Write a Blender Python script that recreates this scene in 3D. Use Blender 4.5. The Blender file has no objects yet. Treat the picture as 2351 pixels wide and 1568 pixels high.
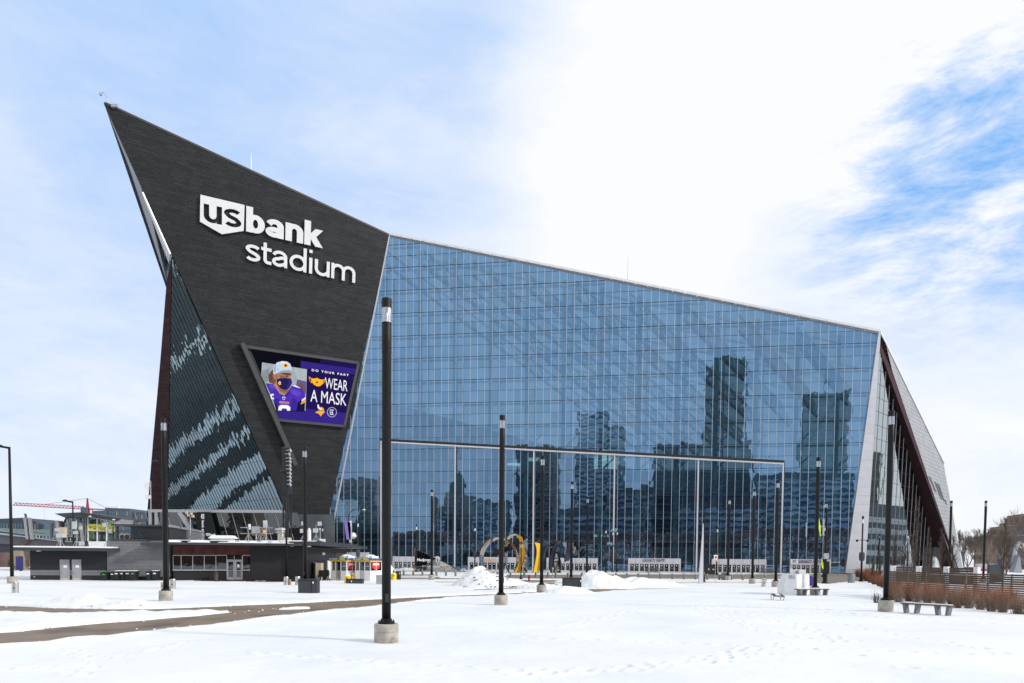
import bpy, math, random
import numpy as np
from mathutils import Vector
from mathutils.geometry import tessellate_polygon

random.seed(7)
rng = np.random.RandomState(11)
C = bpy.context.scene.collection
scn = bpy.context.scene
R = math.radians

# ---------------------------------------------------------------- camera, sky, sun, exposure
F, CX, CY, TH, RO, CAMH = 1600.0, 1175.5, 1347.0, R(2.38), R(0.49), 3.0
_f = Vector((0, math.cos(TH), -math.sin(TH)))
_u = Vector((0, math.sin(TH), math.cos(TH)))
_r = Vector((1, 0, 0))
CR = _r*math.cos(RO) + _u*math.sin(RO)
CU = -_r*math.sin(RO) + _u*math.cos(RO)
CF = _f
CAM = Vector((0, 0, CAMH))
cd = bpy.data.cameras.new('camera')
cam = bpy.data.objects.new('camera', cd)
C.objects.link(cam)
from mathutils import Matrix
m3 = Matrix((CR, CU, -CF)).transposed()
cam.matrix_world = Matrix.Translation(CAM) @ m3.to_4x4()
cd.sensor_width = 36.0
cd.lens = F/2351.0*36.0
cd.shift_x = 0.0
cd.shift_y = (CY-784.0)/2351.0
cd.clip_start = 0.1
cd.clip_end = 6000
scn.camera = cam

SUN_EL, SUN_AZ = 27.0, 108.0          # azimuth clockwise from +Y
world = bpy.data.worlds.new('World')
scn.world = world
world.use_nodes = True
nt = world.node_tree
nt.nodes.clear()
def N(t, kind, **kw):
    n = t.nodes.new(kind)
    for k, v in kw.items():
        setattr(n, k, v)
    return n
wo = N(nt, 'ShaderNodeOutputWorld')
bg = N(nt, 'ShaderNodeBackground')
bg.inputs['Strength'].default_value = 0.080
nt.links.new(bg.outputs[0], wo.inputs['Surface'])
sky = N(nt, 'ShaderNodeTexSky', sky_type='NISHITA', sun_disc=False)
sky.sun_elevation = R(SUN_EL)
sky.sun_rotation = R(SUN_AZ)
sky.air_density = 1.0
sky.dust_density = 0.6
sky.ozone_density = 2.0
tc = N(nt, 'ShaderNodeTexCoord')
def vdir(px, py):
    d = CF*F + CR*(px-CX) - CU*(py-CY)
    return d.normalized()
def blob(px, py, r0, r1):
    """1 inside angular radius r0 (deg), 0 beyond r1"""
    v = vdir(px, py)
    dp = N(nt, 'ShaderNodeVectorMath', operation='DOT_PRODUCT')
    nrm = N(nt, 'ShaderNodeVectorMath', operation='NORMALIZE')
    nt.links.new(tc.outputs['Generated'], nrm.inputs[0])
    nt.links.new(nrm.outputs[0], dp.inputs[0])
    dp.inputs[1].default_value = v
    mr = N(nt, 'ShaderNodeMapRange', interpolation_type='SMOOTHSTEP')
    mr.inputs['From Min'].default_value = math.cos(R(r1))
    mr.inputs['From Max'].default_value = math.cos(R(r0))
    nt.links.new(dp.outputs['Value'], mr.inputs['Value'])
    return mr.outputs[0]
def wmath(op, a, b, clamp=False):
    n = N(nt, 'ShaderNodeMath', operation=op, use_clamp=clamp)
    for i, v in enumerate((a, b)):
        if isinstance(v, (int, float)):
            n.inputs[i].default_value = v
        else:
            nt.links.new(v, n.inputs[i])
    return n.outputs[0]
def wnoise(scale, detail, rough, sx, sy, sz, rot=(0, 0, 0), dist=0.0):
    mp = N(nt, 'ShaderNodeMapping')
    mp.inputs['Scale'].default_value = (sx, sy, sz)
    mp.inputs['Rotation'].default_value = rot
    nt.links.new(tc.outputs['Generated'], mp.inputs['Vector'])
    no = N(nt, 'ShaderNodeTexNoise')
    no.inputs['Scale'].default_value = scale
    no.inputs['Detail'].default_value = detail
    no.inputs['Roughness'].default_value = rough
    no.inputs['Distortion'].default_value = dist
    nt.links.new(mp.outputs[0], no.inputs['Vector'])
    return no.outputs['Fac']
n_big = wnoise(1.6, 6, 0.55, 1, 1, 2.2, dist=0.4)
n_str = wnoise(4.2, 12, 0.66, 1.0, 1.0, 2.9, rot=(0, R(-30), 0), dist=0.35)
# share of clear blue sky (thin cirrus veil elsewhere)
blue = wmath('MULTIPLY', blob(2430, 230, 0, 15), 0.20)
blue = wmath('ADD', blue, wmath('MULTIPLY', blob(2190, 290, 0, 6), 0.16))
blue = wmath('ADD', blue, wmath('MULTIPLY', blob(1850, 410, 0, 11), 0.12))
blue = wmath('ADD', blue, wmath('MULTIPLY', blob(2280, 540, 1, 14), 0.08))
blue = wmath('ADD', blue, wmath('MULTIPLY', blob(720, -190, 0, 26), 0.22))
blue = wmath('ADD', blue, wmath('MULTIPLY', blob(-330, 420, 2, 31), 0.15))
blue = wmath('SUBTRACT', blue, wmath('MULTIPLY', blob(1560, 330, 0, 16), 0.22))
blue = wmath('SUBTRACT', blue, wmath('MULTIPLY', blob(2080, 60, 1, 9), 0.35))
blue = wmath('ADD', blue, wmath('MULTIPLY', wmath('SUBTRACT', n_str, 0.5), 0.42))
blue = wmath('ADD', blue, wmath('MULTIPLY', wmath('SUBTRACT', n_big, 0.5), 0.20))
patch = wmath('MULTIPLY', blob(2230, 310, 1, 14), wmath('SUBTRACT', wnoise(7.0, 12, 0.68, 1.0, 1.0, 3.2, rot=(0, R(-34), 0), dist=0.2), 0.5))
blue = wmath('ADD', blue, wmath('MULTIPLY', patch, 2.0))
blue = wmath('ADD', blue, 0.06, True)
ramp = N(nt, 'ShaderNodeValToRGB')
els = ramp.color_ramp.elements
els[0].position = 0.0; els[0].color = (0.97, 0.985, 1.0, 1)
els[1].position = 1.0; els[1].color = (0.02, 0.18, 0.72, 1)
for p_, c_ in ((0.12, (0.84, 0.90, 1.0, 1)), (0.32, (0.54, 0.70, 0.98, 1)), (0.62, (0.20, 0.48, 0.94, 1))):
    e_ = els.new(p_); e_.color = c_
nt.links.new(blue, ramp.inputs[0])
veil = N(nt, 'ShaderNodeVectorMath', operation='SCALE'); veil.inputs['Scale'].default_value = 12.6
nt.links.new(ramp.outputs[0], veil.inputs[0])
mixc = N(nt, 'ShaderNodeMix', data_type='RGBA')
mixc.inputs['Factor'].default_value = 0.07
nt.links.new(veil.outputs[0], mixc.inputs[6])
nt.links.new(sky.outputs[0], mixc.inputs[7])
nt.links.new(mixc.outputs[2], bg.inputs['Color'])

sl = bpy.data.lights.new('sun', 'SUN')
sl.energy = 2.5
sl.angle = R(5.0)
sl.color = (1.0, 0.96, 0.90)
sun = bpy.data.objects.new('sun', sl)
C.objects.link(sun)
sdir = Vector((math.sin(R(SUN_AZ))*math.cos(R(SUN_EL)), math.cos(R(SUN_AZ))*math.cos(R(SUN_EL)), math.sin(R(SUN_EL))))
sun.rotation_euler = sdir.to_track_quat('Z', 'Y').to_euler()
sun.location = (60, -40, 80)
scn.view_settings.view_transform = 'Standard'
scn.view_settings.look = 'None'
scn.view_settings.gamma = 1
scn.view_settings.exposure = 0.08
scn.view_settings.use_curve_mapping = False
scn.render.engine = 'CYCLES'
scn.cycles.max_bounces = 8
scn.cycles.transparent_max_bounces = 16
scn.cycles.glossy_bounces = 4
scn.cycles.diffuse_bounces = 3
scn.cycles.caustics_reflective = False
scn.cycles.caustics_refractive = False
scn.cycles.use_denoising = True
scn.cycles.sample_clamp_indirect = 6

# ---------------------------------------------------------------- measuring helpers (photo survey -> metres)
def ray(x, y):
    return CF*F + CR*(x-CX) - CU*(y-CY)
def G(x, y, z=0.0):
    d = ray(x, y); t = (z-CAMH)/d.z
    return CAM + d*t
def atY(x, y, Y):
    d = ray(x, y)
    return CAM + d*(Y/d.y)
def K(ox, oy, s):
    return lambda cx, cy: ((ox+cx/s)/1.7422, (oy+cy/s)/1.7422)
class Pl:
    """a plane of a building: origin P, horizontal unit u, in-plane up v, n towards the camera"""
    def __init__(s, P, u, v=None, other=None):
        s.P = Vector(P); s.u = Vector(u).normalized()
        if other is not None:
            n = s.u.cross(Vector(other)-s.P).normalized()
            v = n.cross(s.u)
        s.v = Vector(v).normalized()
        if s.v.z < 0: s.v = -s.v
        s.n = s.u.cross(s.v).normalized()
        if s.n.dot(CAM-s.P) < 0: s.n = -s.n
    def hit(s, x, y):
        d = ray(x, y); t = (s.P-CAM).dot(s.n)/d.dot(s.n)
        return CAM + d*t
    def ab(s, x, y):
        q = s.hit(x, y)-s.P
        return q.dot(s.u), q.dot(s.v)
    def abp(s, p):
        q = p-s.P
        return q.dot(s.u), q.dot(s.v)
    def pt(s, a, b, c=0.0):
        return s.P + s.u*a + s.v*b + s.n*c
def hdir(azdeg):
    a = R(azdeg); return Vector((math.sin(a), math.cos(a), 0))

# ---------------------------------------------------------------- materials
MATS = {}
def pm(name, col, rough=0.6, metal=0.0, var=0.12, vs=1.5, bump=0.0, bs=20.0, spec=0.5, col2=None, emit=None, es=1.0, coat=0.0, dirt=None):
    m = bpy.data.materials.new(name); m.use_nodes = True
    t = m.node_tree; b = t.nodes['Principled BSDF']
    b.inputs['Roughness'].default_value = rough
    b.inputs['Metallic'].default_value = metal
    b.inputs['Specular IOR Level'].default_value = spec
    if coat: b.inputs['Coat Weight'].default_value = coat
    tcn = N(t, 'ShaderNodeTexCoord')
    no = N(t, 'ShaderNodeTexNoise'); no.inputs['Scale'].default_value = vs; no.inputs['Detail'].default_value = 6
    t.links.new(tcn.outputs['Object'], no.inputs['Vector'])
    rp = N(t, 'ShaderNodeValToRGB')
    c2 = col2 if col2 else tuple(max(0, c*(1+var)) for c in col)
    c1 = col if col2 else tuple(c*(1-var) for c in col)
    rp.color_ramp.elements[0].position = 0.32; rp.color_ramp.elements[1].position = 0.68
    rp.color_ramp.elements[0].color = (*c1, 1); rp.color_ramp.elements[1].color = (*c2, 1)
    t.links.new(no.outputs['Fac'], rp.inputs[0])
    out = rp.outputs[0]
    if dirt:   # (colour, scale, threshold)
        dn = N(t, 'ShaderNodeTexNoise'); dn.inputs['Scale'].default_value = dirt[1]; dn.inputs['Detail'].default_value = 8
        t.links.new(tcn.outputs['Object'], dn.inputs['Vector'])
        mr = N(t, 'ShaderNodeMapRange'); mr.inputs['From Min'].default_value = dirt[2]; mr.inputs['From Max'].default_value = dirt[2]+0.12
        t.links.new(dn.outputs['Fac'], mr.inputs['Value'])
        mx = N(t, 'ShaderNodeMix', data_type='RGBA')
        t.links.new(mr.outputs[0], mx.inputs['Factor']); t.links.new(out, mx.inputs[6]); mx.inputs[7].default_value = (*dirt[0], 1)
        out = mx.outputs[2]
    t.links.new(out, b.inputs['Base Color'])
    if bump:
        bn = N(t, 'ShaderNodeTexNoise'); bn.inputs['Scale'].default_value = bs; bn.inputs['Detail'].default_value = 5
        t.links.new(tcn.outputs['Object'], bn.inputs['Vector'])
        bu = N(t, 'ShaderNodeBump'); bu.inputs['Strength'].default_value = bump; bu.inputs['Distance'].default_value = 0.03
        t.links.new(bn.outputs['Fac'], bu.inputs['Height']); t.links.new(bu.outputs[0], b.inputs['Normal'])
    if emit:
        b.inputs['Emission Color'].default_value = (*emit, 1); b.inputs['Emission Strength'].default_value = es
    MATS[name] = m
    return m
VAR = {}
def glass_mat(name, refl, trans, fac, wave=0.0, ws=0.6, stretch=1.0, rough=0.0):
    m = bpy.data.materials.new(name); m.use_nodes = True
    t = m.node_tree; t.nodes.clear()
    o = N(t, 'ShaderNodeOutputMaterial'); mx = N(t, 'ShaderNodeMixShader')
    tr = N(t, 'ShaderNodeBsdfTransparent'); tr.inputs[0].default_value = (*trans, 1)
    gl = N(t, 'ShaderNodeBsdfGlossy'); gl.inputs['Color'].default_value = (*refl, 1); gl.inputs['Roughness'].default_value = rough
    lw = N(t, 'ShaderNodeFresnel'); lw.inputs['IOR'].default_value = 1.5
    ad = N(t, 'ShaderNodeMath', operation='ADD', use_clamp=True); ad.inputs[1].default_value = fac
    t.links.new(lw.outputs[0], ad.inputs[0]); t.links.new(ad.outputs[0], mx.inputs[0])
    t.links.new(tr.outputs[0], mx.inputs[1]); t.links.new(gl.outputs[0], mx.inputs[2]); t.links.new(mx.outputs[0], o.inputs[0])
    if wave:
        tcn = N(t, 'ShaderNodeTexCoord'); mp = N(t, 'ShaderNodeMapping'); mp.inputs['Scale'].default_value = (1, 1, stretch)
        t.links.new(tcn.outputs['Object'], mp.inputs[0])
        no = N(t, 'ShaderNodeTexNoise'); no.inputs['Scale'].default_value = ws; no.inputs['Detail'].default_value = 1.0
        t.links.new(mp.outputs[0], no.inputs['Vector'])
        bu = N(t, 'ShaderNodeBump'); bu.inputs['Strength'].default_value = 1.0; bu.inputs['Distance'].default_value = wave
        t.links.new(no.outputs['Fac'], bu.inputs['Height'])
        t.links.new(bu.outputs[0], gl.inputs['Normal'])
    MATS[name] = m
    return m

zinc = pm('dark_zinc', (0.021, 0.022, 0.024), 0.5, 0.25, 0.22, 0.35, 0.25, 9.0, spec=0.35)
zinc2 = pm('dark_zinc_lighter', (0.025, 0.026, 0.0285), 0.46, 0.25, 0.22, 0.5, 0.25, 9.0, spec=0.35)
zinc3 = pm('dark_zinc_deeper', (0.0175, 0.0185, 0.0205), 0.55, 0.25, 0.22, 0.5, 0.25, 9.0, spec=0.35)
zinc_b = pm('dark_zinc_plain', (0.009, 0.011, 0.012), 0.6, 0.1, 0.1, spec=0.25)
maroon = pm('maroon_metal', (0.040, 0.017, 0.021), 0.7, 0.0, 0.2, 0.5, spec=0.2)
white_metal = pm('white_metal', (0.80, 0.79, 0.80), 0.38, 0.15, 0.05, 0.6, 0.12, 4.0)
grey_clad = pm('pale_grey_metal', (0.29, 0.30, 0.32), 0.45, 0.3, 0.10, 0.4)
door_metal = pm('door_surround', (0.62, 0.61, 0.64), 0.4, 0.2, 0.05, 0.4)
pier_clad = pm('pier_metal', (0.66, 0.65, 0.69), 0.4, 0.2, 0.05, 0.4)
soffit = pm('grey_soffit', (0.22, 0.22, 0.24), 0.5, 0.3, 0.25, 0.25)
mull_w = pm('silver_mullion', (0.55, 0.57, 0.62), 0.35, 0.4, 0.05)
mull_d = pm('dark_mullion', (0.03, 0.04, 0.05), 0.4, 0.4, 0.05)
steel_in = pm('interior_steel', (0.72, 0.76, 0.77), 0.5, 0.0, 0.05)
int_dark = pm('interior_dark', (0.08, 0.095, 0.10), 0.8, 0, 0.3, 0.2)
int_mid = pm('interior_concrete', (0.34, 0.38, 0.38), 0.8, 0, 0.2, 0.2)
int_purple = pm('interior_seats', (0.10, 0.05, 0.085), 0.8, 0, 0.5, 0.3)
black = pm('black_paint', (0.0065, 0.0065, 0.007), 0.5, 0.0, 0.25, 3.0, 0.1, 60, spec=0.28)
black_m = pm('black_matt', (0.018, 0.019, 0.021), 0.6, 0.0, 0.2, 2.0)
concrete = pm('base_concrete', (0.40, 0.37, 0.32), 0.85, 0, 0.25, 2.5, 0.5, 25, dirt=((0.20, 0.15, 0.10), 1.8, 0.56))
concrete_l = pm('pale_concrete', (0.48, 0.45, 0.40), 0.85, 0, 0.15, 1.0, 0.3, 15)
tan_conc = pm('tan_concrete', (0.33, 0.27, 0.19), 0.85, 0, 0.15, 0.5, 0.3, 8)
lens = glass_mat('lamp_lens', (0.95, 0.97, 1.0), (0.86, 0.88, 0.92), 0.35, 0.02, 30.0, 0.05, 0.15)
lens_in = pm('lamp_core', (0.75, 0.78, 0.84), 0.3, 0.3, 0.1)
bollard_m = pm('bollard_grey', (0.17, 0.20, 0.21), 0.5, 0.2, 0.2, 4)
stainless = pm('brushed_steel', (0.55, 0.53, 0.50), 0.32, 0.9, 0.2, 3.0)
galv = pm('galvanised_steel', (0.42, 0.44, 0.46), 0.45, 0.7, 0.15, 5.0)
mirror = pm('mirror_steel', (0.50, 0.47, 0.43), 0.05, 1.0, 0.03, 1.0, 0.5, 0.8)
yellow = pm('yellow_paint', (0.78, 0.47, 0.02), 0.35, 0, 0.10, 0.8)
purple = pm('purple_black_paint', (0.020, 0.014, 0.035), 0.35, 0, 0.2, 1)
yel_barrel = pm('barrel_yellow', (0.80, 0.62, 0.02), 0.5, 0, 0.12, 2)
white_p = pm('white_paint', (0.78, 0.78, 0.77), 0.5, 0, 0.06, 1.2, 0.1, 10, dirt=((0.5, 0.46, 0.40), 2.5, 0.66))
grey_plank = pm('grey_plank', (0.165, 0.168, 0.178), 0.65, 0, 0.10, 3.0, 0.15, 40)
dark_wall = pm('charcoal_siding', (0.014, 0.0155, 0.0185), 0.65, 0, 0.2, 3.0, 0.15, 30)
dark_trim = pm('charcoal_trim', (0.045, 0.052, 0.062), 0.5, 0.2, 0.1)
rust = pm('rust_panel', (0.085, 0.018, 0.012), 0.6, 0.2, 0.45, 0.8, 0.2, 12)
frame_g = pm('aluminium_frame', (0.42, 0.42, 0.44), 0.4, 0.5, 0.05)
door_grey = pm('grey_door_paint', (0.32, 0.33, 0.35), 0.5, 0, 0.06)
bin_m = pm('bin_plastic', (0.007, 0.013, 0.012), 0.5, 0, 0.2)
green_lbl = pm('green_print', (0.12, 0.45, 0.10), 0.6)
whiteprint = pm('white_print', (0.85, 0.85, 0.85), 0.6, 0, 0.02)
purpleprint = pm('purple_print', (0.10, 0.03, 0.20), 0.6, 0, 0.02)
orangeprint = pm('orange_print', (0.85, 0.40, 0.05), 0.6, 0, 0.02)
redprint = pm('red_print', (0.65, 0.03, 0.04), 0.6, 0, 0.05)
blueprint_m = pm('blue_print', (0.02, 0.09, 0.30), 0.5, 0, 0.05)
signyel = pm('sign_yellow', (0.62, 0.58, 0.06), 0.5, 0, 0.05)
lime = pm('fluorescent_lime', (0.55, 0.85, 0.03), 0.5, 0, 0.05)
beige = pm('beige_plastic', (0.52, 0.44, 0.32), 0.6, 0, 0.1)
red_m = pm('hydrant_red', (0.32, 0.02, 0.02), 0.45, 0, 0.2, 8)
wood_f = pm('weathered_wood', (0.075, 0.050, 0.035), 0.85, 0, 0.35, 1.2, 0.4, 30, col2=(0.125, 0.090, 0.065))
dark_galv = pm('dull_galvanised', (0.16, 0.175, 0.185), 0.55, 0.4, 0.2, 4.0)
bark = pm('bark', (0.17, 0.14, 0.12), 0.9, 0, 0.3, 8)
bark_d = pm('dark_bark', (0.085, 0.058, 0.045), 0.9, 0, 0.3, 8)
dry = pm('dry_stems', (0.21, 0.115, 0.065), 0.8, 0, 0.3, 3.0, col2=(0.30, 0.19, 0.12))
dry_r = pm('red_dry_stems', (0.26, 0.095, 0.04), 0.8, 0, 0.3, 3.0, col2=(0.34, 0.15, 0.07))
def stems(name, c0, c1):
    m = bpy.data.materials.new(name); m.use_nodes = True; t = m.node_tree; bb_ = t.nodes['Principled BSDF']; bb_.inputs['Roughness'].default_value = 0.85
    tcn = N(t, 'ShaderNodeTexCoord'); sx = N(t, 'ShaderNodeSeparateXYZ'); t.links.new(tcn.outputs['Object'], sx.inputs[0])
    no = N(t, 'ShaderNodeTexNoise'); no.inputs['Scale'].default_value = 3.0; t.links.new(tcn.outputs['Object'], no.inputs[0])
    ad = N(t, 'ShaderNodeMath', operation='MULTIPLY_ADD'); ad.inputs[1].default_value = 0.9; t.links.new(no.outputs['Fac'], ad.inputs[0]); t.links.new(sx.outputs['Z'], ad.inputs[2])
    rp = N(t, 'ShaderNodeValToRGB'); rp.color_ramp.elements[0].position = 0.55; rp.color_ramp.elements[1].position = 1.0
    sc_ = N(t, 'ShaderNodeMath', operation='MULTIPLY'); sc_.inputs[1].default_value = 0.55; t.links.new(ad.outputs[0], sc_.inputs[0])
    rp.color_ramp.elements[0].color = (*c0, 1); rp.color_ramp.elements[1].color = (*c1, 1)
    t.links.new(sc_.outputs[0], rp.inputs[0]); t.links.new(rp.outputs[0], bb_.inputs['Base Color'])
    return m
dry = stems('dry_stems', (0.20, 0.145, 0.105), (0.30, 0.11, 0.05)); dry_r = stems('red_dry_stems', (0.17, 0.08, 0.045), (0.27, 0.085, 0.035))
brick_b = pm('far_brick', (0.24, 0.165, 0.125), 0.9, 0, 0.15, 0.5)
far_dark = pm('far_blue_grey', (0.075, 0.10, 0.14), 0.7, 0, 0.15, 0.1)
far_wall = pm('far_pale', (0.30, 0.29, 0.28), 0.8, 0, 0.1, 0.1)
far_glass = pm('far_window', (0.10, 0.17, 0.22), 0.15, 0.4, 0.25, 0.15)
crane_red = pm('crane_red', (0.38, 0.035, 0.06), 0.5, 0, 0.1)
dirt_m = pm('dirt_clod', (0.12, 0.08, 0.045), 0.9, 0, 0.4, 6, 0.5, 20)
fabric_p = pm('purple_banner', (0.24, 0.16, 0.50), 0.8, 0, 0.1)
window_d = glass_mat('shop_glass', (0.9, 0.95, 1.0), (0.25, 0.30, 0.30), 0.07, 0.003, 1.2)
glassG = glass_mat('facade_glass', (0.335, 0.535, 0.83), (0.66, 0.81, 0.85), 0.232, 0.0085, 0.50, 0.6)
glassG2 = glass_mat('facade_glass_deeper', (0.315, 0.51, 0.80), (0.63, 0.79, 0.83), 0.228, 0.0090, 0.53, 0.6)
glassG3 = glass_mat('facade_glass_paler', (0.36, 0.56, 0.86), (0.68, 0.83, 0.87), 0.238, 0.0082, 0.48, 0.65)
glassL = glass_mat('prow_side_glass', (0.38, 0.49, 0.54), (0.08, 0.12, 0.13), 0.28, 0.045, 0.55, 0.5)
glassR = glass_mat('end_glass', (0.74, 0.81, 0.84), (0.30, 0.35, 0.35), 0.42, 0.010, 0.7, 0.5)
glassB = glass_mat('station_glass', (0.8, 0.9, 0.9), (0.72, 0.86, 0.82), 0.12, 0.0)
mirror2 = glass_mat('sign_mirror', (0.45, 0.43, 0.40), (0.0, 0.0, 0.0), 0.98, 0.012, 1.5)

# snow: bright, faintly bluish, with fine relief
snow = pm('snow', (0.755, 0.775, 0.80), 0.65, 0, 0.03, 0.22, 0.9, 2.6, spec=0.3, col2=(0.85, 0.86, 0.87), dirt=((0.60, 0.57, 0.53), 0.9, 0.70))
snow_d = pm('piled_snow', (0.78, 0.79, 0.80), 0.7, 0, 0.05, 0.8, 1.0, 4.0, spec=0.3, dirt=((0.40, 0.33, 0.25), 1.6, 0.66))
asph = pm('wet_concrete_path', (0.205, 0.150, 0.100), 0.62, 0, 0.18, 0.6, 0.3, 30, dirt=((0.105, 0.076, 0.052), 0.35, 0.54))
asph_r = pm('road_surface', (0.21, 0.175, 0.14), 0.8, 0, 0.15, 0.3, 0.3, 30)

VAR['facade_glass'] = [glassG, glassG2, glassG3]
VAR['dark_zinc'] = [zinc, zinc2, zinc3]
maroon2 = pm('maroon_metal_lighter', (0.046, 0.020, 0.024), 0.65, 0.0, 0.2, 0.5, spec=0.2)
VAR['maroon_metal'] = [maroon, maroon2]
# ---------------------------------------------------------------- mesh helpers
class MB:
    def __init__(s): s.v = []; s.f = []
    def poly(s, pts):
        i = len(s.v); s.v += [tuple(p) for p in pts]; s.f.append(tuple(range(i, i+len(pts)))); return s
    def hexa(s, p):      # 8 points: 4 of one face, 4 of the opposite
        i = len(s.v); s.v += [tuple(q) for q in p]
        s.f += [(i, i+3, i+2, i+1), (i+4, i+5, i+6, i+7), (i, i+1, i+5, i+4), (i+1, i+2, i+6, i+5), (i+2, i+3, i+7, i+6), (i+3, i, i+4, i+7)]
        return s
    def box(s, x0, x1, y0, y1, z0, z1):
        return s.hexa([(x0, y0, z0), (x1, y0, z0), (x1, y1, z0), (x0, y1, z0), (x0, y0, z1), (x1, y0, z1), (x1, y1, z1), (x0, y1, z1)])
    def obox(s, P, u, v, w, a0, a1, b0, b1, c0, c1):
        P = Vector(P)
        q = lambda a, b, c: P+u*a+v*b+w*c
        return s.hexa([q(a0, b0, c0), q(a1, b0, c0), q(a1, b1, c0), q(a0, b1, c0), q(a0, b0, c1), q(a1, b0, c1), q(a1, b1, c1), q(a0, b1, c1)])
    def plb(s, pl, a0, a1, b0, b1, c0, c1):
        return s.obox(pl.P, pl.u, pl.v, pl.n, a0, a1, b0, b1, c0, c1)
    def prism(s, pts, off):   # convex polygon extruded by vector off
        n = len(pts); i = len(s.v); off = Vector(off)
        s.v += [tuple(p) for p in pts] + [tuple(Vector(p)+off) for p in pts]
        s.f.append(tuple(range(i, i+n))[::-1]); s.f.append(tuple(range(i+n, i+2*n)))
        for k in range(n):
            j = (k+1) % n
            s.f.append((i+k, i+j, i+n+j, i+n+k))
        return s
    def tube(s, p0, p1, r0, r1=None, n=8, caps=True):
        r1 = r0 if r1 is None else r1
        p0 = Vector(p0); p1 = Vector(p1); d = (p1-p0)
        if d.length < 1e-6: return s
        d.normalize()
        a = d.orthogonal().normalized(); b = d.cross(a)
        i = len(s.v)
        for p, r in ((p0, r0), (p1, r1)):
            for k in range(n):
                t = 2*math.pi*k/n
                s.v.append(tuple(p+a*(r*math.cos(t))+b*(r*math.sin(t))))
        for k in range(n):
            j = (k+1) % n
            s.f.append((i+k, i+j, i+n+j, i+n+k))
        if caps:
            s.f.append(tuple(range(i, i+n))[::-1]); s.f.append(tuple(range(i+n, i+2*n)))
        return s
    def path(s, pts, r, n=6):
        for k in range(len(pts)-1):
            s.tube(pts[k], pts[k+1], r, r, n)
        return s
    def bar(s, p0, p1, w, h=None):   # square bar
        h = w if h is None else h
        p0 = Vector(p0); p1 = Vector(p1); d = (p1-p0).normalized()
        up = Vector((0, 0, 1)) if abs(d.z) < 0.95 else Vector((0, 1, 0))
        a = d.cross(up).normalized(); b = a.cross(d)
        q = lambda p, x, y: p+a*x+b*y
        return s.hexa([q(p0, -w/2, -h/2), q(p0, w/2, -h/2), q(p0, w/2, h/2), q(p0, -w/2, h/2), q(p1, -w/2, -h/2), q(p1, w/2, -h/2), q(p1, w/2, h/2), q(p1, -w/2, h/2)])
    def lathe(s, prof, c=(0, 0, 0), n=16):   # prof: (r, z) list
        i = len(s.v); c = Vector(c)
        for r, z in prof:
            for k in range(n):
                t = 2*math.pi*k/n
                s.v.append((c.x+r*math.cos(t), c.y+r*math.sin(t), c.z+z))
        for q in range(len(prof)-1):
            for k in range(n):
                j = (k+1) % n
                s.f.append((i+q*n+k, i+q*n+j, i+(q+1)*n+j, i+(q+1)*n+k))
        s.f.append(tuple(range(i, i+n))[::-1]); m = i+(len(prof)-1)*n
        s.f.append(tuple(range(m, m+n)))
        return s
    def mesh(s, name, mat, off=(0, 0, 0), smooth=False):
        me = bpy.data.meshes.new(name)
        o = Vector(off)
        me.from_pydata([(x-o.x, y-o.y, z-o.z) for x, y, z in s.v], [], s.f)
        if mat is not None: me.materials.append(mat)
        if smooth:
            me.shade_smooth() if hasattr(me, 'shade_smooth') else None
        return me
ROOTLOC = {}
def origin(o):
    l = Vector(o.location)
    while o.parent: o = o.parent; l += Vector(o.location)
    return l
def tag(o, label=None, cat=None, group=None, kind=None):
    if label: o['label'] = label
    if cat: o['category'] = cat
    if group: o['group'] = group
    if kind: o['kind'] = kind
    return o
def empty(name, loc, label=None, cat=None, group=None, rz=0.0):
    o = bpy.data.objects.new(name, None); C.objects.link(o)
    o.location = loc; o.rotation_euler = (0, 0, rz); o.empty_display_size = 0.5
    return tag(o, label, cat, group)
def put(mb, name, mat, parent=None, world=True, smooth=False, kind=None):
    """link a builder's mesh; world=True: its coordinates are world metres"""
    off = origin(parent) if (parent is not None and world) else (0, 0, 0)
    if parent is None and world and mb.v:
        xs = [v[0] for v in mb.v]; ys = [v[1] for v in mb.v]; zs = [v[2] for v in mb.v]
        off = Vector((sum(xs)/len(xs), sum(ys)/len(ys), min(zs)))
    o = bpy.data.objects.new(name, mb.mesh(name, mat, off, smooth)); C.objects.link(o)
    if parent is not None: o.parent = parent
    elif world: o.location = off
    if kind: o['kind'] = kind
    return o
def kids(o):
    return [c for c in bpy.data.objects if c.parent == o]
def copy_tree(o, parent=None, cache={}):
    key = o.name
    if key not in cache: cache[key] = kids(o)
    c = o.copy(); C.objects.link(c)
    if parent is not None: c.parent = parent
    for ch in cache[key]: copy_tree(ch, c)
    return c

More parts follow.
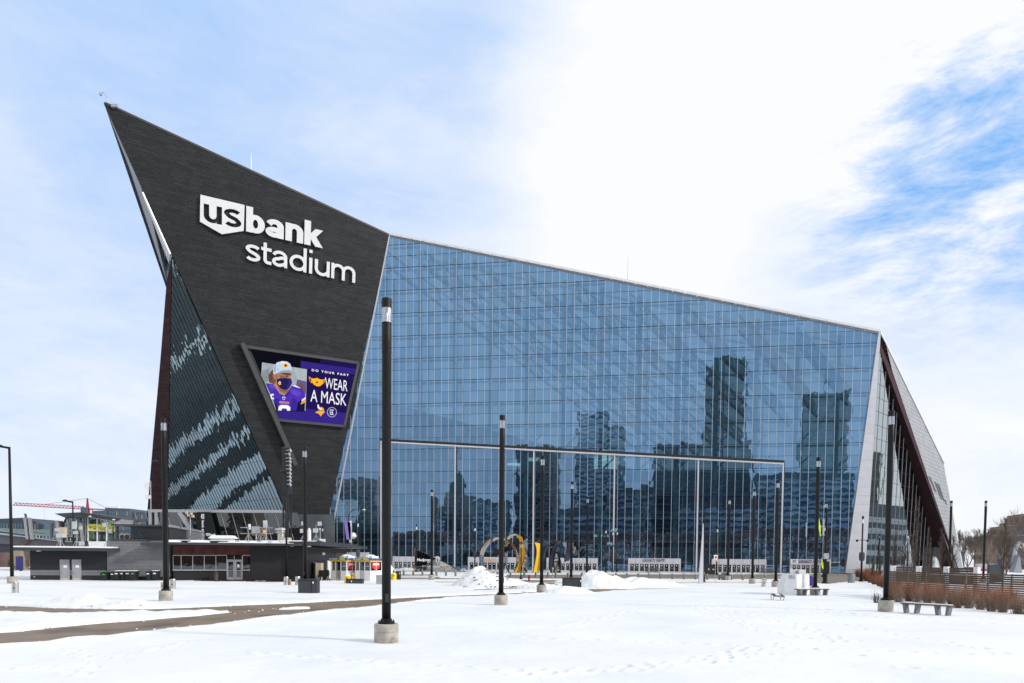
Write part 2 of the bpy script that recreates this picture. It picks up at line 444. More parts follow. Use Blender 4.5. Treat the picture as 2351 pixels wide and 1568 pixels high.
def text_mesh(txt, offset=0.0, extrude=0.0, spacing=1.0, align='LEFT'):
    cu = bpy.data.curves.new('txt', 'FONT'); cu.body = txt
    cu.extrude = extrude; cu.offset = offset; cu.space_character = spacing; cu.resolution_u = 4
    o = bpy.data.objects.new('txt', cu); C.objects.link(o)
    dg = bpy.context.evaluated_depsgraph_get()
    me = bpy.data.meshes.new_from_object(o.evaluated_get(dg))
    bpy.data.objects.remove(o); bpy.data.curves.remove(cu)
    return me
def text_on(txt, pl, a0, a1, b0, b1, c, depth, mat, name='lettering', parent=None, offset=0.0, spacing=1.0, shear=0.0):
    """fit text into a rectangle of a plane"""
    me = text_mesh(txt, offset, 0.5, spacing)
    co = np.array([v.co[:] for v in me.vertices])
    lo = co.min(0); hi = co.max(0)
    off = origin(parent) if parent is not None else Vector((0, 0, 0))
    for i, v in enumerate(me.vertices):
        fa = (co[i, 0]-lo[0])/(hi[0]-lo[0]); fb = (co[i, 1]-lo[1])/(hi[1]-lo[1]); fc = (co[i, 2]-lo[2])/(hi[2]-lo[2])
        p = pl.pt(a0+(a1-a0)*fa+shear*fb, b0+(b1-b0)*fb, c+depth*fc)
        v.co = p-off
    me.materials.clear(); me.materials.append(mat); me.name = name
    o = bpy.data.objects.new(name, me); C.objects.link(o)
    if parent is not None: o.parent = parent
    return o
def clip2(poly, axis, val, keep_less):
    out = []
    n = len(poly)
    for i in range(n):
        p, q = poly[i], poly[(i+1) % n]
        pi = (p[axis] <= val) if keep_less else (p[axis] >= val)
        qi = (q[axis] <= val) if keep_less else (q[axis] >= val)
        if pi: out.append(p)
        if pi != qi:
            t = (val-p[axis])/(q[axis]-p[axis])
            out.append((p[0]+(q[0]-p[0])*t, p[1]+(q[1]-p[1])*t))
    return out
def cell(poly, x0, x1, y0, y1):
    for ax, v, k in ((0, x0, False), (0, x1, True), (1, y0, False), (1, y1, True)):
        poly = clip2(poly, ax, v, k)
        if len(poly) < 3: return None
    # drop duplicate points
    out = []
    for p in poly:
        if not out or (abs(p[0]-out[-1][0])+abs(p[1]-out[-1][1])) > 1e-4: out.append(p)
    if len(out) > 2 and abs(out[0][0]-out[-1][0])+abs(out[0][1]-out[-1][1]) < 1e-4: out.pop()
    return out if len(out) >= 3 else None
def area2(p):
    return abs(sum(p[i][0]*p[(i+1) % len(p)][1]-p[(i+1) % len(p)][0]*p[i][1] for i in range(len(p))))/2
def pieces(pl, polys, parent, name, mat, limit, c0=0.0, thick=0.06, jit=0.0, shrink=0.0, jitc=0.0):
    """each polygon (a,b) becomes a slab; the largest `limit` are objects, the rest one 'stuff' mesh"""
    polys = sorted(polys, key=lambda p: -area2(p))
    rest = MB(); rest_mi = []; var = VAR.get(mat.name)
    for i, p in enumerate(polys):
        dc = c0+random.uniform(-jitc, jitc)
        ta, tb = random.gauss(0, jit), random.gauss(0, jit)
        ca = sum(q[0] for q in p)/len(p); cb = sum(q[1] for q in p)/len(p)
        pts = [pl.pt(q[0], q[1], dc+ta*(q[0]-ca)+tb*(q[1]-cb)) for q in p]
        mb = MB() if i < limit else rest
        mb.prism(pts, pl.n*thick)
        mi = random.randrange(len(var)) if var else 0
        if i < limit: put(mb, name, var[mi] if var else mat, parent)
        else: rest_mi += [mi]*(len(pts)+2)
    if rest.v:
        o = put(rest, name+'s', mat, parent, kind='stuff')
        if var:
            for vm in var[1:]: o.data.materials.append(vm)
            o.data.polygons.foreach_set('material_index', rest_mi)
def band_cells(pl, poly, rh, ln, gap, a_off=0.0, b_off=0.0, stagger=True, lnv=0.25):
    a0 = min(p[0] for p in poly); a1 = max(p[0] for p in poly); b0 = min(p[1] for p in poly); b1 = max(p[1] for p in poly)
    out = []
    k = math.floor((b0-b_off)/rh); b = b_off+k*rh
    while b < b1:
        a = a0-random.uniform(0, ln) if stagger else a_off+math.floor((a0-a_off)/ln)*ln
        while a < a1:
            L = ln*(1+random.uniform(-lnv, lnv)) if stagger else ln
            c = cell(poly, a+gap/2, a+L-gap/2, b+gap/2, b+rh-gap/2)
            if c and area2(c) > 0.01*rh*ln: out.append(c)
            a += L
        b += rh
    return out
# ================================================================ GROUND
def vnoise(x, y, s, seed=0):
    x = x*s+seed*17.31; y = y*s+seed*9.17
    xi = np.floor(x); yi = np.floor(y); fx = x-xi; fy = y-yi
    fx = fx*fx*(3-2*fx); fy = fy*fy*(3-2*fy)
    def h(a, b):
        q = np.sin(a*127.1+b*311.7+seed*74.7)*43758.5453
        return q-np.floor(q)
    return (h(xi, yi)*(1-fx)+h(xi+1, yi)*fx)*(1-fy)+(h(xi, yi+1)*(1-fx)+h(xi+1, yi+1)*fx)*fy
def fbm(x, y, s, o=4, seed=0):
    t = 0; a = 0.5
    for k in range(o):
        t = t+a*(vnoise(x, y, s*2**k, seed+k)-0.5); a *= 0.5
    return t
def sdf(x, y, poly):
    """negative inside"""
    d = np.full(x.shape, 1e9); ins = np.zeros(x.shape, bool)
    n = len(poly)
    for i in range(n):
        ax, ay = poly[i]; bx, by = poly[(i+1) % n]
        ex, ey = bx-ax, by-ay
        t = np.clip(((x-ax)*ex+(y-ay)*ey)/(ex*ex+ey*ey+1e-12), 0, 1)
        d = np.minimum(d, np.hypot(x-ax-t*ex, y-ay-t*ey))
        c = ((ay > y) != (by > y)) & (x < (bx-ax)*(y-ay)/(by-ay+1e-12)+ax)
        ins ^= c
    return np.where(ins, -d, d)
def gp(lst):
    return [(G(x, y).x, G(x, y).y) for x, y in lst]
P1top = [(-120, 1390), (0, 1391), (100, 1396), (240, 1399), (350, 1399), (450, 1395), (550, 1391), (650, 1387), (750, 1382), (875, 1376), (1000, 1370), (1175, 1362.5), (1300, 1356)]
P2bot = [(1300, 1358), (1175, 1366), (1025, 1373.5), (910, 1386), (850, 1394), (750, 1402), (650, 1415), (550, 1426), (450, 1440), (300, 1455), (200, 1465), (100, 1475), (0, 1484), (-120, 1496)]
pathA = gp(P1top+P2bot)
P1bot = [(-120, 1412), (165, 1412.5), (300, 1409), (360, 1410), (400, 1408), (500, 1406), (600, 1402), (715, 1398)]
P2top = [(725, 1394.6), (650, 1398.5), (550, 1405), (450, 1415), (350, 1424), (250, 1431), (150, 1440), (50, 1451), (-120, 1462)]
ridge = gp(P1bot+P2top)
bare = [gp([(1330, 1353), (1420, 1351.5), (1540, 1350.5), (1540, 1352.3), (1400, 1355.5), (1372, 1360), (1330, 1361)]),
        gp([(1080, 1353), (1180, 1349.5), (1275, 1349), (1270, 1352.5), (1190, 1353), (1080, 1357)]),
        gp([(1160, 1319.5), (1500, 1318.5), (2010, 1318), (2030, 1329), (1700, 1330), (1500, 1329), (1160, 1329)]),
        gp([(1835, 1320), (2010, 1320), (2040, 1336), (1960, 1335), (1900, 1341), (1850, 1339)]),
        gp([(820, 1325.5), (1060, 1327.5), (1060, 1331), (820, 1329)]),
        gp([(800, 1320), (990, 1320.5), (990, 1322.5), (800, 1322)]),
        gp([(1000, 1335.0), (1400, 1336), (1760, 1337), (1800, 1334), (1800, 1338), (1400, 1339), (1000, 1337.4)]),
        gp([(1180, 1331), (1280, 1332), (1280, 1343), (1230, 1342), (1180, 1338)])]
redpave = [gp([(430, 1333.0), (560, 1333.5), (700, 1333.5), (700, 1336.5), (620, 1337.5), (540, 1336.5), (430, 1335.5)])]
footsteps = []
def track(pts, step=0.62, wob=0.14):
    for (x0, y0), (x1, y1) in zip(pts[:-1], pts[1:]):
        a = G(x0, y0); b = G(x1, y1); L = (b-a).length; d = (b-a)/max(L, 1e-6); s = Vector((-d.y, d.x, 0))
        n = int(L/step)
        for i in range(n):
            p = a+d*(i*step)+s*(wob if i % 2 else -wob)+Vector((random.gauss(0, .09), random.gauss(0, .12), 0))
            footsteps.append((p.x, p.y, math.atan2(d.y, d.x)))
track([(1180, 1548), (1400, 1545), (1600, 1522), (1760, 1490), (1830, 1475)])
track([(1200, 1556), (1450, 1546), (1650, 1526), (1780, 1496)])
track([(1520, 1368), (1640, 1410), (1740, 1450), (1900, 1478), (1990, 1470)])
track([(1560, 1378), (1700, 1408), (1830, 1440), (1960, 1478)])
track([(1470, 1402), (1300, 1445), (1220, 1440)])
track([(2351, 1510), (2150, 1475), (1960, 1440), (1880, 1420)], 0.9)
track([(1200, 1470), (1500, 1480), (1850, 1498), (2351, 1510)], 0.8)
track([(1700, 1370), (2000, 1418), (2351, 1442)], 0.75)
track([(2351, 1424), (2050, 1416), (1750, 1398), (1500, 1372)], 0.75)
track([(600, 1505), (800, 1522), (1000, 1536), (1200, 1552)], 0.7)
track([(0, 1540), (160, 1530), (330, 1500), (480, 1470)], 0.7)
track([(160, 1560), (220, 1520), (120, 1485)], 0.7)
track([(0, 1350), (200, 1353), (420, 1362)], 0.8)
track([(1650, 1375), (1560, 1362), (1540, 1352)], 0.7)
track([(1900, 1500), (2100, 1540), (2300, 1560)], 1.2)

NX, NY = 760, 520
ys = 13.0*np.power(215.0/13.0, np.linspace(0, 1, NY)**0.92)
ts = np.linspace(-1.02, 1.02, NX)
Yg, Tg = np.meshgrid(ys, ts, indexing='ij')
Xg = Tg*(Yg+1.5)
hz = 0.06+0.14*fbm(Xg, Yg, 0.10, 4, 1)+0.05*fbm(Xg, Yg, 0.7, 4, 5)
# crusted, wind-ridged patches
hz += 0.03*np.abs(fbm(Xg, Yg*2.2, 0.55, 4, 9))
near = np.clip((140-Yg)/60, 0, 1)
wob = 0.30*fbm(Xg, Yg, 0.8, 4, 21)*2+0.14*fbm(Xg, Yg, 3.0, 3, 25)*2
sA = sdf(Xg, Yg, pathA); sR = sdf(Xg, Yg, ridge)
pth = np.maximum(sA, -sR)+wob*0.7-0.15
bank = np.exp(-((pth-0.45)/0.42)**2)
hz += 0.07*bank*(0.2+1.5*vnoise(Xg, Yg, 1.3, 31))*(pth > -0.3)
lump = np.clip(-sR/0.8, 0, 1)*(0.10*vnoise(Xg, Yg, 1.1, 41)+0.09*vnoise(Xg, Yg, 2.7, 43))
hz += lump
for fx, fy, an in footsteps:
    m = (np.abs(Xg-fx) < 0.6) & (np.abs(Yg-fy) < 0.6)
    if not m.any(): continue
    dx = Xg[m]-fx; dy = Yg[m]-fy
    u = (dx*math.cos(an)+dy*math.sin(an))/0.17; v = (-dx*math.sin(an)+dy*math.cos(an))/0.11
    r2 = u*u+v*v
    hz[m] += -0.08*np.exp(-r2*0.8)+0.03*np.exp(-((np.sqrt(r2)-1.9)**2)*2.5)
hz = np.where(pth < 0.10, hz-(0.10-pth)*1.3, hz)
hz = np.where(pth < -0.25, -0.12, hz)
for q in bare:
    s = sdf(Xg, Yg, q)+1.4*fbm(Xg, Yg, 0.35, 4, 61)+0.5*fbm(Xg, Yg, 1.5, 3, 63)
    hz = np.where(s < 0.0, np.maximum(hz+s*0.6, -0.12), hz)
for q in redpave:
    s = sdf(Xg, Yg, q)+2.2*fbm(Xg, Yg*1.5, 0.7, 4, 71)+0.1
    hz = np.where(s < 0.0, np.maximum(hz+s*1.6, -0.12), hz)
hz = np.maximum(hz, -0.12)
me = bpy.data.meshes.new('snow_field')
nv = NX*NY
me.vertices.add(nv)
me.vertices.foreach_set('co', np.stack([Xg, Yg, hz], -1).astype(np.float32).ravel())
ii, jj = np.meshgrid(np.arange(NY-1), np.arange(NX-1), indexing='ij')
a = (ii*NX+jj).ravel()
quads = np.stack([a, a+1, a+NX+1, a+NX], -1)
nf = len(quads)
me.loops.add(nf*4); me.loops.foreach_set('vertex_index', quads.ravel().astype(np.int32))
me.polygons.add(nf); me.polygons.foreach_set('loop_start', (np.arange(nf)*4).astype(np.int32))
me.update(calc_edges=True)
me.shade_smooth()
me.materials.append(snow)
o = bpy.data.objects.new('snow_field', me); C.objects.link(o); tag(o, kind='structure')
# pavement under the snow, and the snow-covered land all round
mb = MB(); mb.poly([(-17, 16.2, 0), (17, 16.2, 0), (215, 214, 0), (-215, 214, 0)])
o = put(mb, 'pavement', asph, world=False); tag(o, kind='structure')
rd = MB()
for q in bare[2:4]:
    pass
pl_ = [G(700, 1317.5, 0.004), G(2060, 1316.5, 0.004), G(2060, 1343, 0.004), G(1830, 1341, 0.004), G(1500, 1330.5, 0.004), G(1100, 1330, 0.004), G(700, 1326, 0.004)]
rd.poly(pl_)
o = put(rd, 'road', asph_r, world=False); tag(o, kind='structure')
rp = MB(); rp.poly([G(400, 1331.6, 0.006), G(720, 1331.6, 0.006), G(720, 1339, 0.006), G(400, 1338, 0.006)])
o = put(rp, 'brick_paving', pm('red_paving', (0.20, 0.07, 0.05), 0.8, 0, 0.3, 6), world=False); tag(o, kind='structure')
mb = MB(); S = 3500
mb.poly([(-S, -S, -0.3), (S, -S, -0.3), (S, S, -0.3), (-S, S, -0.3)])
o = put(mb, 'ground', pm('snowy_ground', (0.62, 0.62, 0.63), 0.8, 0, 0.2, 0.02), world=False); tag(o, kind='structure')
mb = MB()   # snow in the foreground, round the camera
mb.poly([(-160, -120, 0.02), (160, -120, 0.02), (160, 16.2, 0.02), (-160, 16.2, 0.02)])
o = put(mb, 'plaza_snow', snow, world=False); tag(o, kind='structure')
# a street with wet asphalt behind the camera (it shows in the leaning glass)
mb = MB(); mb.poly([(-300, -62, 0.06), (300, -62, 0.06), (300, -46, 0.06), (-300, -46, 0.06)])
o = put(mb, 'street', asph_r, world=False); tag(o, kind='structure')

def mound(px, py, rx, ry, h, label, seed, mat=snow_d, dz=0.0, peaky=1.4):
    c = G(px, py)
    n = 56
    u = np.linspace(-1.15, 1.15, n)
    U, V = np.meshgrid(u, u, indexing='ij')
    r = np.hypot(U, V)
    X = c.x+U*rx; Y = c.y+V*ry
    hh = np.clip(1-r**1.5, -0.3, 1)
    hh = hh*h*(1+1.1*fbm(X, Y, 0.55, 3, seed))+0.22*h*fbm(X, Y, 1.6, 4, seed+5)+0.12*fbm(X, Y, 4, 2, seed+9)
    hh = np.where(r > 1.0, hh-0.4*(r-1.0)*h-0.05, hh)+dz
    mb = MB(); mb.v = [tuple(p) for p in np.stack([X, Y, hh], -1).reshape(-1, 3)]
    for i in range(n-1):
        for j in range(n-1):
            k = i*n+j; mb.f.append((k, k+n, k+n+1, k+1))
    o = put(mb, 'snow_mound', mat, smooth=True)
    return tag(o, label, 'snow pile', 'ploughed snow piles')
mound(1110, 1346, 3.4, 3.4, 1.75, 'tall ploughed snow pile with brown dirt clods in front of the ribbon sculpture', 3, dz=0.05)
mound(1178, 1345, 3.2, 2.6, 0.75, 'dirty low snow pile with clods sloping off towards the red hydrant', 4)
mound(1385, 1349, 3.6, 3.2, 1.85, 'tallest clean snow pile behind the dark open metal cabinet', 5, snow)
mound(1482, 1345, 4.6, 3.0, 1.05, 'low rounded snow pile right of the tallest one, before the bollards', 6, snow)
mound(1306, 1363, 2.4, 1.5, 0.62, 'small crumbly snow pile heaped against the dark open metal cabinet', 7, snow)
mound(180, 1390, 2.9, 0.9, 0.62, 'long low dirty snow bank at the left beside the path', 8)
mound(300, 1393, 2.4, 0.7, 0.40, 'snow bank with a brown patch left of the second light column', 9)
mound(942, 1307, 4.2, 3.0, 2.0, 'pointed snow pile left of the mirrored plaza sign', 10, snow)
mound(872, 1320, 3.2, 4.0, 2.5, 'high snow pile just behind the right ticket booth', 11, snow)
mound(1236, 1350, 2.9, 1.6, 0.45, 'scattered crumbly snow heap beside the fifth light column base', 12)
# dirt clods on the piles: nobody could count them
mb = MB()
def clod(p, r):
    i = len(mb.v)
    for q in ((1, 0, 0), (0, 1, 0), (-1, 0, 0), (0, -1, 0), (0, 0, 0.7), (0, 0, -0.5), (.6, .6, .3), (-.6, -.6, .3)):
        mb.v.append((p.x+q[0]*r*random.uniform(.7, 1.3), p.y+q[1]*r*random.uniform(.7, 1.3), p.z+q[2]*r*random.uniform(.6, 1.1)))
    for a_, b_, c_ in ((0, 6, 4), (6, 1, 4), (1, 2, 4), (2, 7, 4), (7, 3, 4), (3, 0, 4), (0, 5, 1), (1, 5, 2), (2, 5, 3), (3, 5, 0), (0, 1, 6), (2, 3, 7)):
        mb.f.append((i+a_, i+b_, i+c_))
for k in range(200):
    px = random.choice([random.gauss(1150, 22), random.gauss(1235, 26), random.gauss(1185, 20), random.uniform(1050, 1280)])
    py = random.uniform(1343, 1352)
    g = G(px, py); clod(g+Vector((0, 0, 0.14)), random.uniform(0.03, 0.12))
for k in range(46):   # on the slopes of the tall pile
    c = G(1110, 1346); an = random.uniform(-math.pi, 0.2); rr = random.uniform(0.15, 0.95)
    z = 1.75*(1-rr**1.5)+0.10
    clod(Vector((c.x+rr*3.4*math.cos(an), c.y+rr*3.4*math.sin(an), z)), random.uniform(0.04, 0.16))
for k in range(30):
    g = G(random.uniform(200, 330), random.uniform(1391, 1398)); clod(g+Vector((0, 0, 0.12)), random.uniform(0.02, 0.08))
tag(put(mb, 'dirt_clods', dirt_m), 'brown clods of dirt scattered over the ploughed snow', 'dirt', kind='stuff')
# slush crumbs along the edges of the cleared path
mb = MB()
edge = gp([(0, 1484), (200, 1465), (450, 1440), (650, 1415), (850, 1394), (1025, 1373.5), (1175, 1366)])+[None]+gp([(0, 1391), (240, 1399), (450, 1395), (750, 1382), (1000, 1370), (1300, 1356)])+[None]+gp([(0, 1454), (250, 1431), (450, 1415), (650, 1398.5)])
for a, b in zip(edge[:-1], edge[1:]):
    if a is None or b is None: continue
    L = math.hypot(b[0]-a[0], b[1]-a[1])
    for k in range(int(L*1.8)):
        t = random.random(); clod(Vector((a[0]+(b[0]-a[0])*t+random.gauss(0, .35), a[1]+(b[1]-a[1])*t+random.gauss(0, .35), random.uniform(0.01, 0.06))), random.uniform(0.015, 0.07))
tag(put(mb, 'snow_crumbs', snow_d, world=False), 'crumbled snow along the edges of the cleared path', 'snow', kind='stuff')
# kerbs
def kerb(pts, label):
    mb = MB()
    for a, b in zip(pts[:-1], pts[1:]):
        A = G(*a); B = G(*b); d = (B-A).normalized(); s = Vector((-d.y, d.x, 0))
        mb.obox(A, d, s, Vector((0, 0, 1)), 0, (B-A).length, -0.15, 0.15, -0.1, 0.16)
    o = put(mb, 'kerb', concrete_l); tag(o, kind='structure'); return o
kerb([(820, 1325.5), (985, 1326.5), (1010, 1327.5)], 'kerb')
kerb([(800, 1320), (990, 1320.5)], 'kerb')
kerb([(1000, 1337.8), (1400, 1339.3), (1760, 1338.4)], 'kerb')
kerb([(1160, 1317.6), (1500, 1317.2), (2010, 1317)], 'kerb')

# rail yard west of the stadium: dark tracks between strips of snow (mirrored in the glass under the prow)
yard = pm('rail_yard', (0.035, 0.04, 0.042), 0.9, 0, 0.5, 0.05)
for x0, x1 in ((-900, -392), (-366, -219), (-199, -176), (-164, -141), (-122, -117)):
    mb = MB(); n = 24; zz = -.28 if x1 < -205 else .32
    for i in range(n):
        y0, y1 = 150+i*9, 159+i*9
        j = lambda y, k: 2.5*math.sin(y*.07+k)+1.2*math.sin(y*.31+k*2)
        mb.poly([(x0+j(y0, x0), y0, zz), (x1+j(y0, x1), y0, zz), (x1+j(y1, x1), y1, zz), (x0+j(y1, x0), y1, zz)])
    tag(put(mb, 'rail_yard', yard, world=False), kind='structure')
# ================================================================ STADIUM
SG = Vector((-27.45277, 167.13912, 0))
st = empty('stadium', (0, 160, 0), 'huge angular stadium with dark prow, sloping glass wall and leaning grey end', 'stadium')
dg_ = hdir(98.3)
PG = Pl((SG.x, SG.y, 0), dg_, (0, 0, 1))                       # tall glass wall
E1 = PG.hit(895, 540); E2 = PG.hit(745, 1230)
PP = Pl(E1, hdir(61.7), other=E2)                              # prow face, leaning out
Ltop = PP.hit(395, 590); Lbot = PP.hit(685, 1235)
PL = Pl(Ltop, hdir(131), other=Lbot)                           # glass tucked under the prow
T = PG.hit(2019, 765)
R1 = PG.hit(2019, 785); R2 = PG.hit(1985, 1312)
PR = Pl(R1, hdir(45.9), other=R2)                              # glass of the end wall
Cc = atY(2211, 1312, 188.0); Cc.z = 0.0
Bc = atY(2166, 1066, 184.0)
# --- prow wall
prow_px = [(238, 235), (895, 540), (745, 1230), (719, 1312), (714, 1312), (685, 1235)]
prow_ab = [PP.ab(*p) for p in prow_px]
mb = MB(); mb.prism([PP.pt(a, b, -0.05) for a, b in prow_ab], PP.n*-0.6)
prow = put(mb, 'prow_wall', zinc_b, st)
cells = band_cells(PP, prow_ab, 0.47, 3.6, 0.04)
pieces(PP, cells, prow, 'zinc_panel', zinc, 280, 0.0, 0.06, 0.004, jitc=0.02)
# copings
tip = PP.hit(238, 235)
mb = MB(); mb.bar(tip+PP.n*-0.2+(E1-tip)*0.004, E1+PP.n*-0.2, 0.6, 0.4); put(mb, 'coping', pm('coping_brown', (0.06, 0.05, 0.048), 0.5, 0.3), prow)
mb = MB(); mb.bar(E1+Vector((0, 0, .05)), E2+Vector((0, 0, -8)), 0.35, 0.35); put(mb, 'edge_trim', mull_w, prow)
# --- soffit sliver left of the prow
def q(px, py, Y): return atY(px, py, Y)
e_up = PP.hit(322, 425); e_lo = PP.hit(393, 583)
far_o = q(382, 662, 232); far_i = q(386, 622, 229)
mb = MB(); mb.prism([tip, e_up, far_i, far_o], Vector((0.2, 0.8, 0.5)))
so = put(mb, 'soffit', soffit, st)
gap_i = q(389, 607, 214)
mb = MB(); mb.prism([e_up+Vector((0.3, 0.6, 0)), gap_i, far_i+Vector((0.3, 1, 0))], Vector((.5, .5, 0)))
put(mb, 'shadow_gap', black_m, so)
mb = MB()
for k in range(9):   # ribbed white soffit
    t0, t1 = k/9, (k+0.62)/9
    def L(t, w): return e_up.lerp(e_lo, w) .lerp(gap_i, t*(w))
    def row(t): 
        return [e_up.lerp(e_lo, 0.10)*(1-t)+e_up.lerp(gap_i, 0.10)*t, e_lo*(1-t)+gap_i*t]
    a, b = row(t0); c, d = row(t1)
    mb.prism([a, b, d, c], Vector((-0.15, -0.2, -0.1)))
put(mb, 'soffit_slats', white_metal, so, kind='stuff')
# --- maroon return on the left
Lbl = PL.hit(384, 1245)
PM = Pl(Ltop, hdir(-62), other=Lbl)
mpts = [PM.hit(*p) for p in ((395, 586), (384, 1175), (383, 1320), (331, 1320), (336, 1203), (351, 1020), (369, 820), (383, 645))]
mb = MB(); mb.prism(mpts, PM.n*-1.0)
mw = put(mb, 'maroon_wall', maroon, st)
poly = [PM.abp(p) for p in mpts]
pieces(PM, band_cells(PM, poly, 0.9, 7.0, 0.02), mw, 'maroon_panel', maroon, 60, 0.01, 0.05, 0.001)
# --- glass walls
def glazing(pl, poly, wall, cw, chh, a_off, b_off, mat, limit, mw_, mwh, dark_every=0, skip=None, jit=0.0008, depth=0.04, hm=None, vm=None):
    """one pane per bay, silver uprights, dark transoms"""
    cs = []
    i0 = math.floor((min(p[0] for p in poly)-a_off)/cw); i1 = math.ceil((max(p[0] for p in poly)-a_off)/cw)
    j0 = math.floor((min(p[1] for p in poly)-b_off)/chh); j1 = math.ceil((max(p[1] for p in poly)-b_off)/chh)
    for i in range(i0, i1):
        for j in range(j0, j1):
            c = cell(poly, a_off+i*cw+0.02, a_off+(i+1)*cw-0.02, b_off+j*chh+0.02, b_off+(j+1)*chh-0.02)
            if c and area2(c) > 0.05 and not (skip and skip(c)): cs.append(c)
    pieces(pl, cs, wall, 'glass_pane', mat, limit, -0.02, depth, jit)
    for i in range(i0, i1+1):
        x = a_off+i*cw
        c = cell(poly, x-0.01, x+0.01, -999, 999)
        if c:
            b0 = min(p[1] for p in c); b1 = max(p[1] for p in c)
            if b1-b0 > 0.3: put(MB().plb(pl, x-mw_/2, x+mw_/2, b0, b1, 0.02, 0.10), 'mullion', vm or mull_w, wall)
    for j in range(j0, j1+1):
        y = b_off+j*chh
        c = cell(poly, -999, 999, y-0.01, y+0.01)
        if c:
            a0 = min(p[0] for p in c); a1 = max(p[0] for p in c)
            w = mwh*(2.0 if (dark_every and j % dark_every == 0) else 1.0)
            if a1-a0 > 0.3: put(MB().plb(pl, a0, a1, y-w/2, y+w/2, 0.005, 0.075), 'transom', hm or mull_d, wall)
polyG = [PG.ab(*p) for p in ((895, 545), (2017, 769), (1937, 1316), (722, 1316))]
gw = put(MB().plb(PG, PG.ab(724, 1300)[0], PG.ab(1940, 1310)[0], 0.0, 0.12, -0.4, 0.2), 'glass_wall', concrete_l, st)
# survey of the grid
a_m = PG.ab(1045, 1200)[0]; b_m = PG.ab(895, 876.8)[1]
glazing(PG, polyG, gw, 1.72, 2.655, a_m, b_m, glassG, 290, 0.085, 0.055, dark_every=2)
# roof coping of the glass wall, pale panels
ca, cb = E1, PG.hit(2020, 763)
nseg = 40
for k in range(nseg):
    p0 = ca.lerp(cb, (k+0.02)/nseg); p1 = ca.lerp(cb, (k+0.98)/nseg)
    mb = MB(); mb.bar(p0+Vector((0, 0.2, 0.30)), p1+Vector((0, 0.2, 0.30)), 0.9, 0.5); put(mb, 'coping_panel', white_metal, gw)
# pivoting-door portal frame
def pg_bar(p, q_, w, mat, name, c=0.16, par=None):
    A = PG.hit(*p)+PG.n*c; B = PG.hit(*q_)+PG.n*c
    return put(MB().bar(A, B, w, w), name, mat, par or gw)
pg_bar((873, 1009.5), (1800, 1060), 0.42, black_m, 'portal_header', 0.35)
pg_bar((876, 1014.5), (1797, 1065), 0.34, white_metal, 'portal_header', 0.25)
for xt, xb, yt in ((873.5, 875.5, 1012), (1045.5, 1044.5, 1021), (1225.5, 1223.5, 1031), (1411, 1407.5, 1041), (1603, 1598.5, 1051), (1797.5, 1792, 1062)):
    B = PG.hit(xb, 1312); top = PG.hit(xt, yt)
    a = PG.abp(B)[0]; h = PG.abp(top)[1]
    put(MB().plb(PG, a-0.17, a+0.15, 0, h, 0.03, 0.30), 'portal_post', pier_clad, gw)
    put(MB().plb(PG, a+0.22, a+0.34, 0, h, 0.03, 0.26), 'portal_seal', black_m, gw)
# --- white pier
pier = [(2019, 765), (1941, 1316), (1986, 1316), (2022.5, 767)]
PW = Pl(T, (G(1986, 1316)-G(1941, 1316)).normalized(), other=G(1941, 1316))
poly = []
pt_ = [PG.hit(2016, 765), PG.hit(1940, 1316), PG.hit(1985, 1316), PG.hit(2021, 766)]
mb = MB(); mb.prism([p+PG.n*0.25 for p in pt_], PG.n*-1.4)
pr = put(mb, 'pier', white_metal, st)
poly = [PG.abp(p) for p in pt_]
y = 0.0
pieces(PG, band_cells(PG, poly, 2.55, 30, 0.05, stagger=False, a_off=-500+0, b_off=0.0) if False else [c for c in (cell(poly, -999, 999, k*1.9+0.03, k*1.9+1.87) for k in range(0, 30)) if c], pr, 'pier_panel', pier_clad, 40, 0.26, 0.05, 0.003)
# --- end wall glass
polyR = [PR.ab(*p) for p in ((2021, 800), (1986, 1316), (2163, 1316))]
rw = put(MB().plb(PR, min(p[0] for p in polyR), max(p[0] for p in polyR)-1, min(p[1] for p in polyR)-0.3, min(p[1] for p in polyR), -0.3, 0.3), 'end_glass_wall', concrete_l, st)
glazing(PR, polyR, rw, 2.9, 2.9, PR.ab(1985, 1312)[0], PR.ab(1985, 1312)[1], glassR, 70, 0.05, 0.05, jit=0.0008, hm=mull_d, vm=frame_g)
# --- maroon band and grey flank
Mo = Pl(T, (Cc-Bc).normalized(), other=Bc)
PF = Pl(T, (Bc-T).normalized(), other=Cc)
Mo_b = PF.hit(2203, 1315)
Ri_b = PR.hit(2160, 1316)
Ri_t = PR.hit(2019, 800)
mb = MB(); mb.prism([Ri_t, T+Vector((0.1, 0, 0.05)), Mo_b, Ri_b], Vector((0.3, 1.0, 0.2)))
mr_ = put(mb, 'maroon_soffit', maroon, st)
PMR = Pl(Ri_b, (Mo_b-Ri_b).normalized(), other=T)
poly = [PMR.abp(p) for p in (Ri_t, T, Mo_b, Ri_b)]
pieces(PMR, band_cells(PMR, poly, 0.9, 7.0, 0.03), mr_, 'maroon_panel', maroon, 60, 0.02, 0.05, 0.001)
fl = [T, Bc, Cc, Mo_b]
mb = MB(); mb.prism(fl, PF.n*-0.8)
fw = put(mb, 'grey_flank', grey_clad, st)
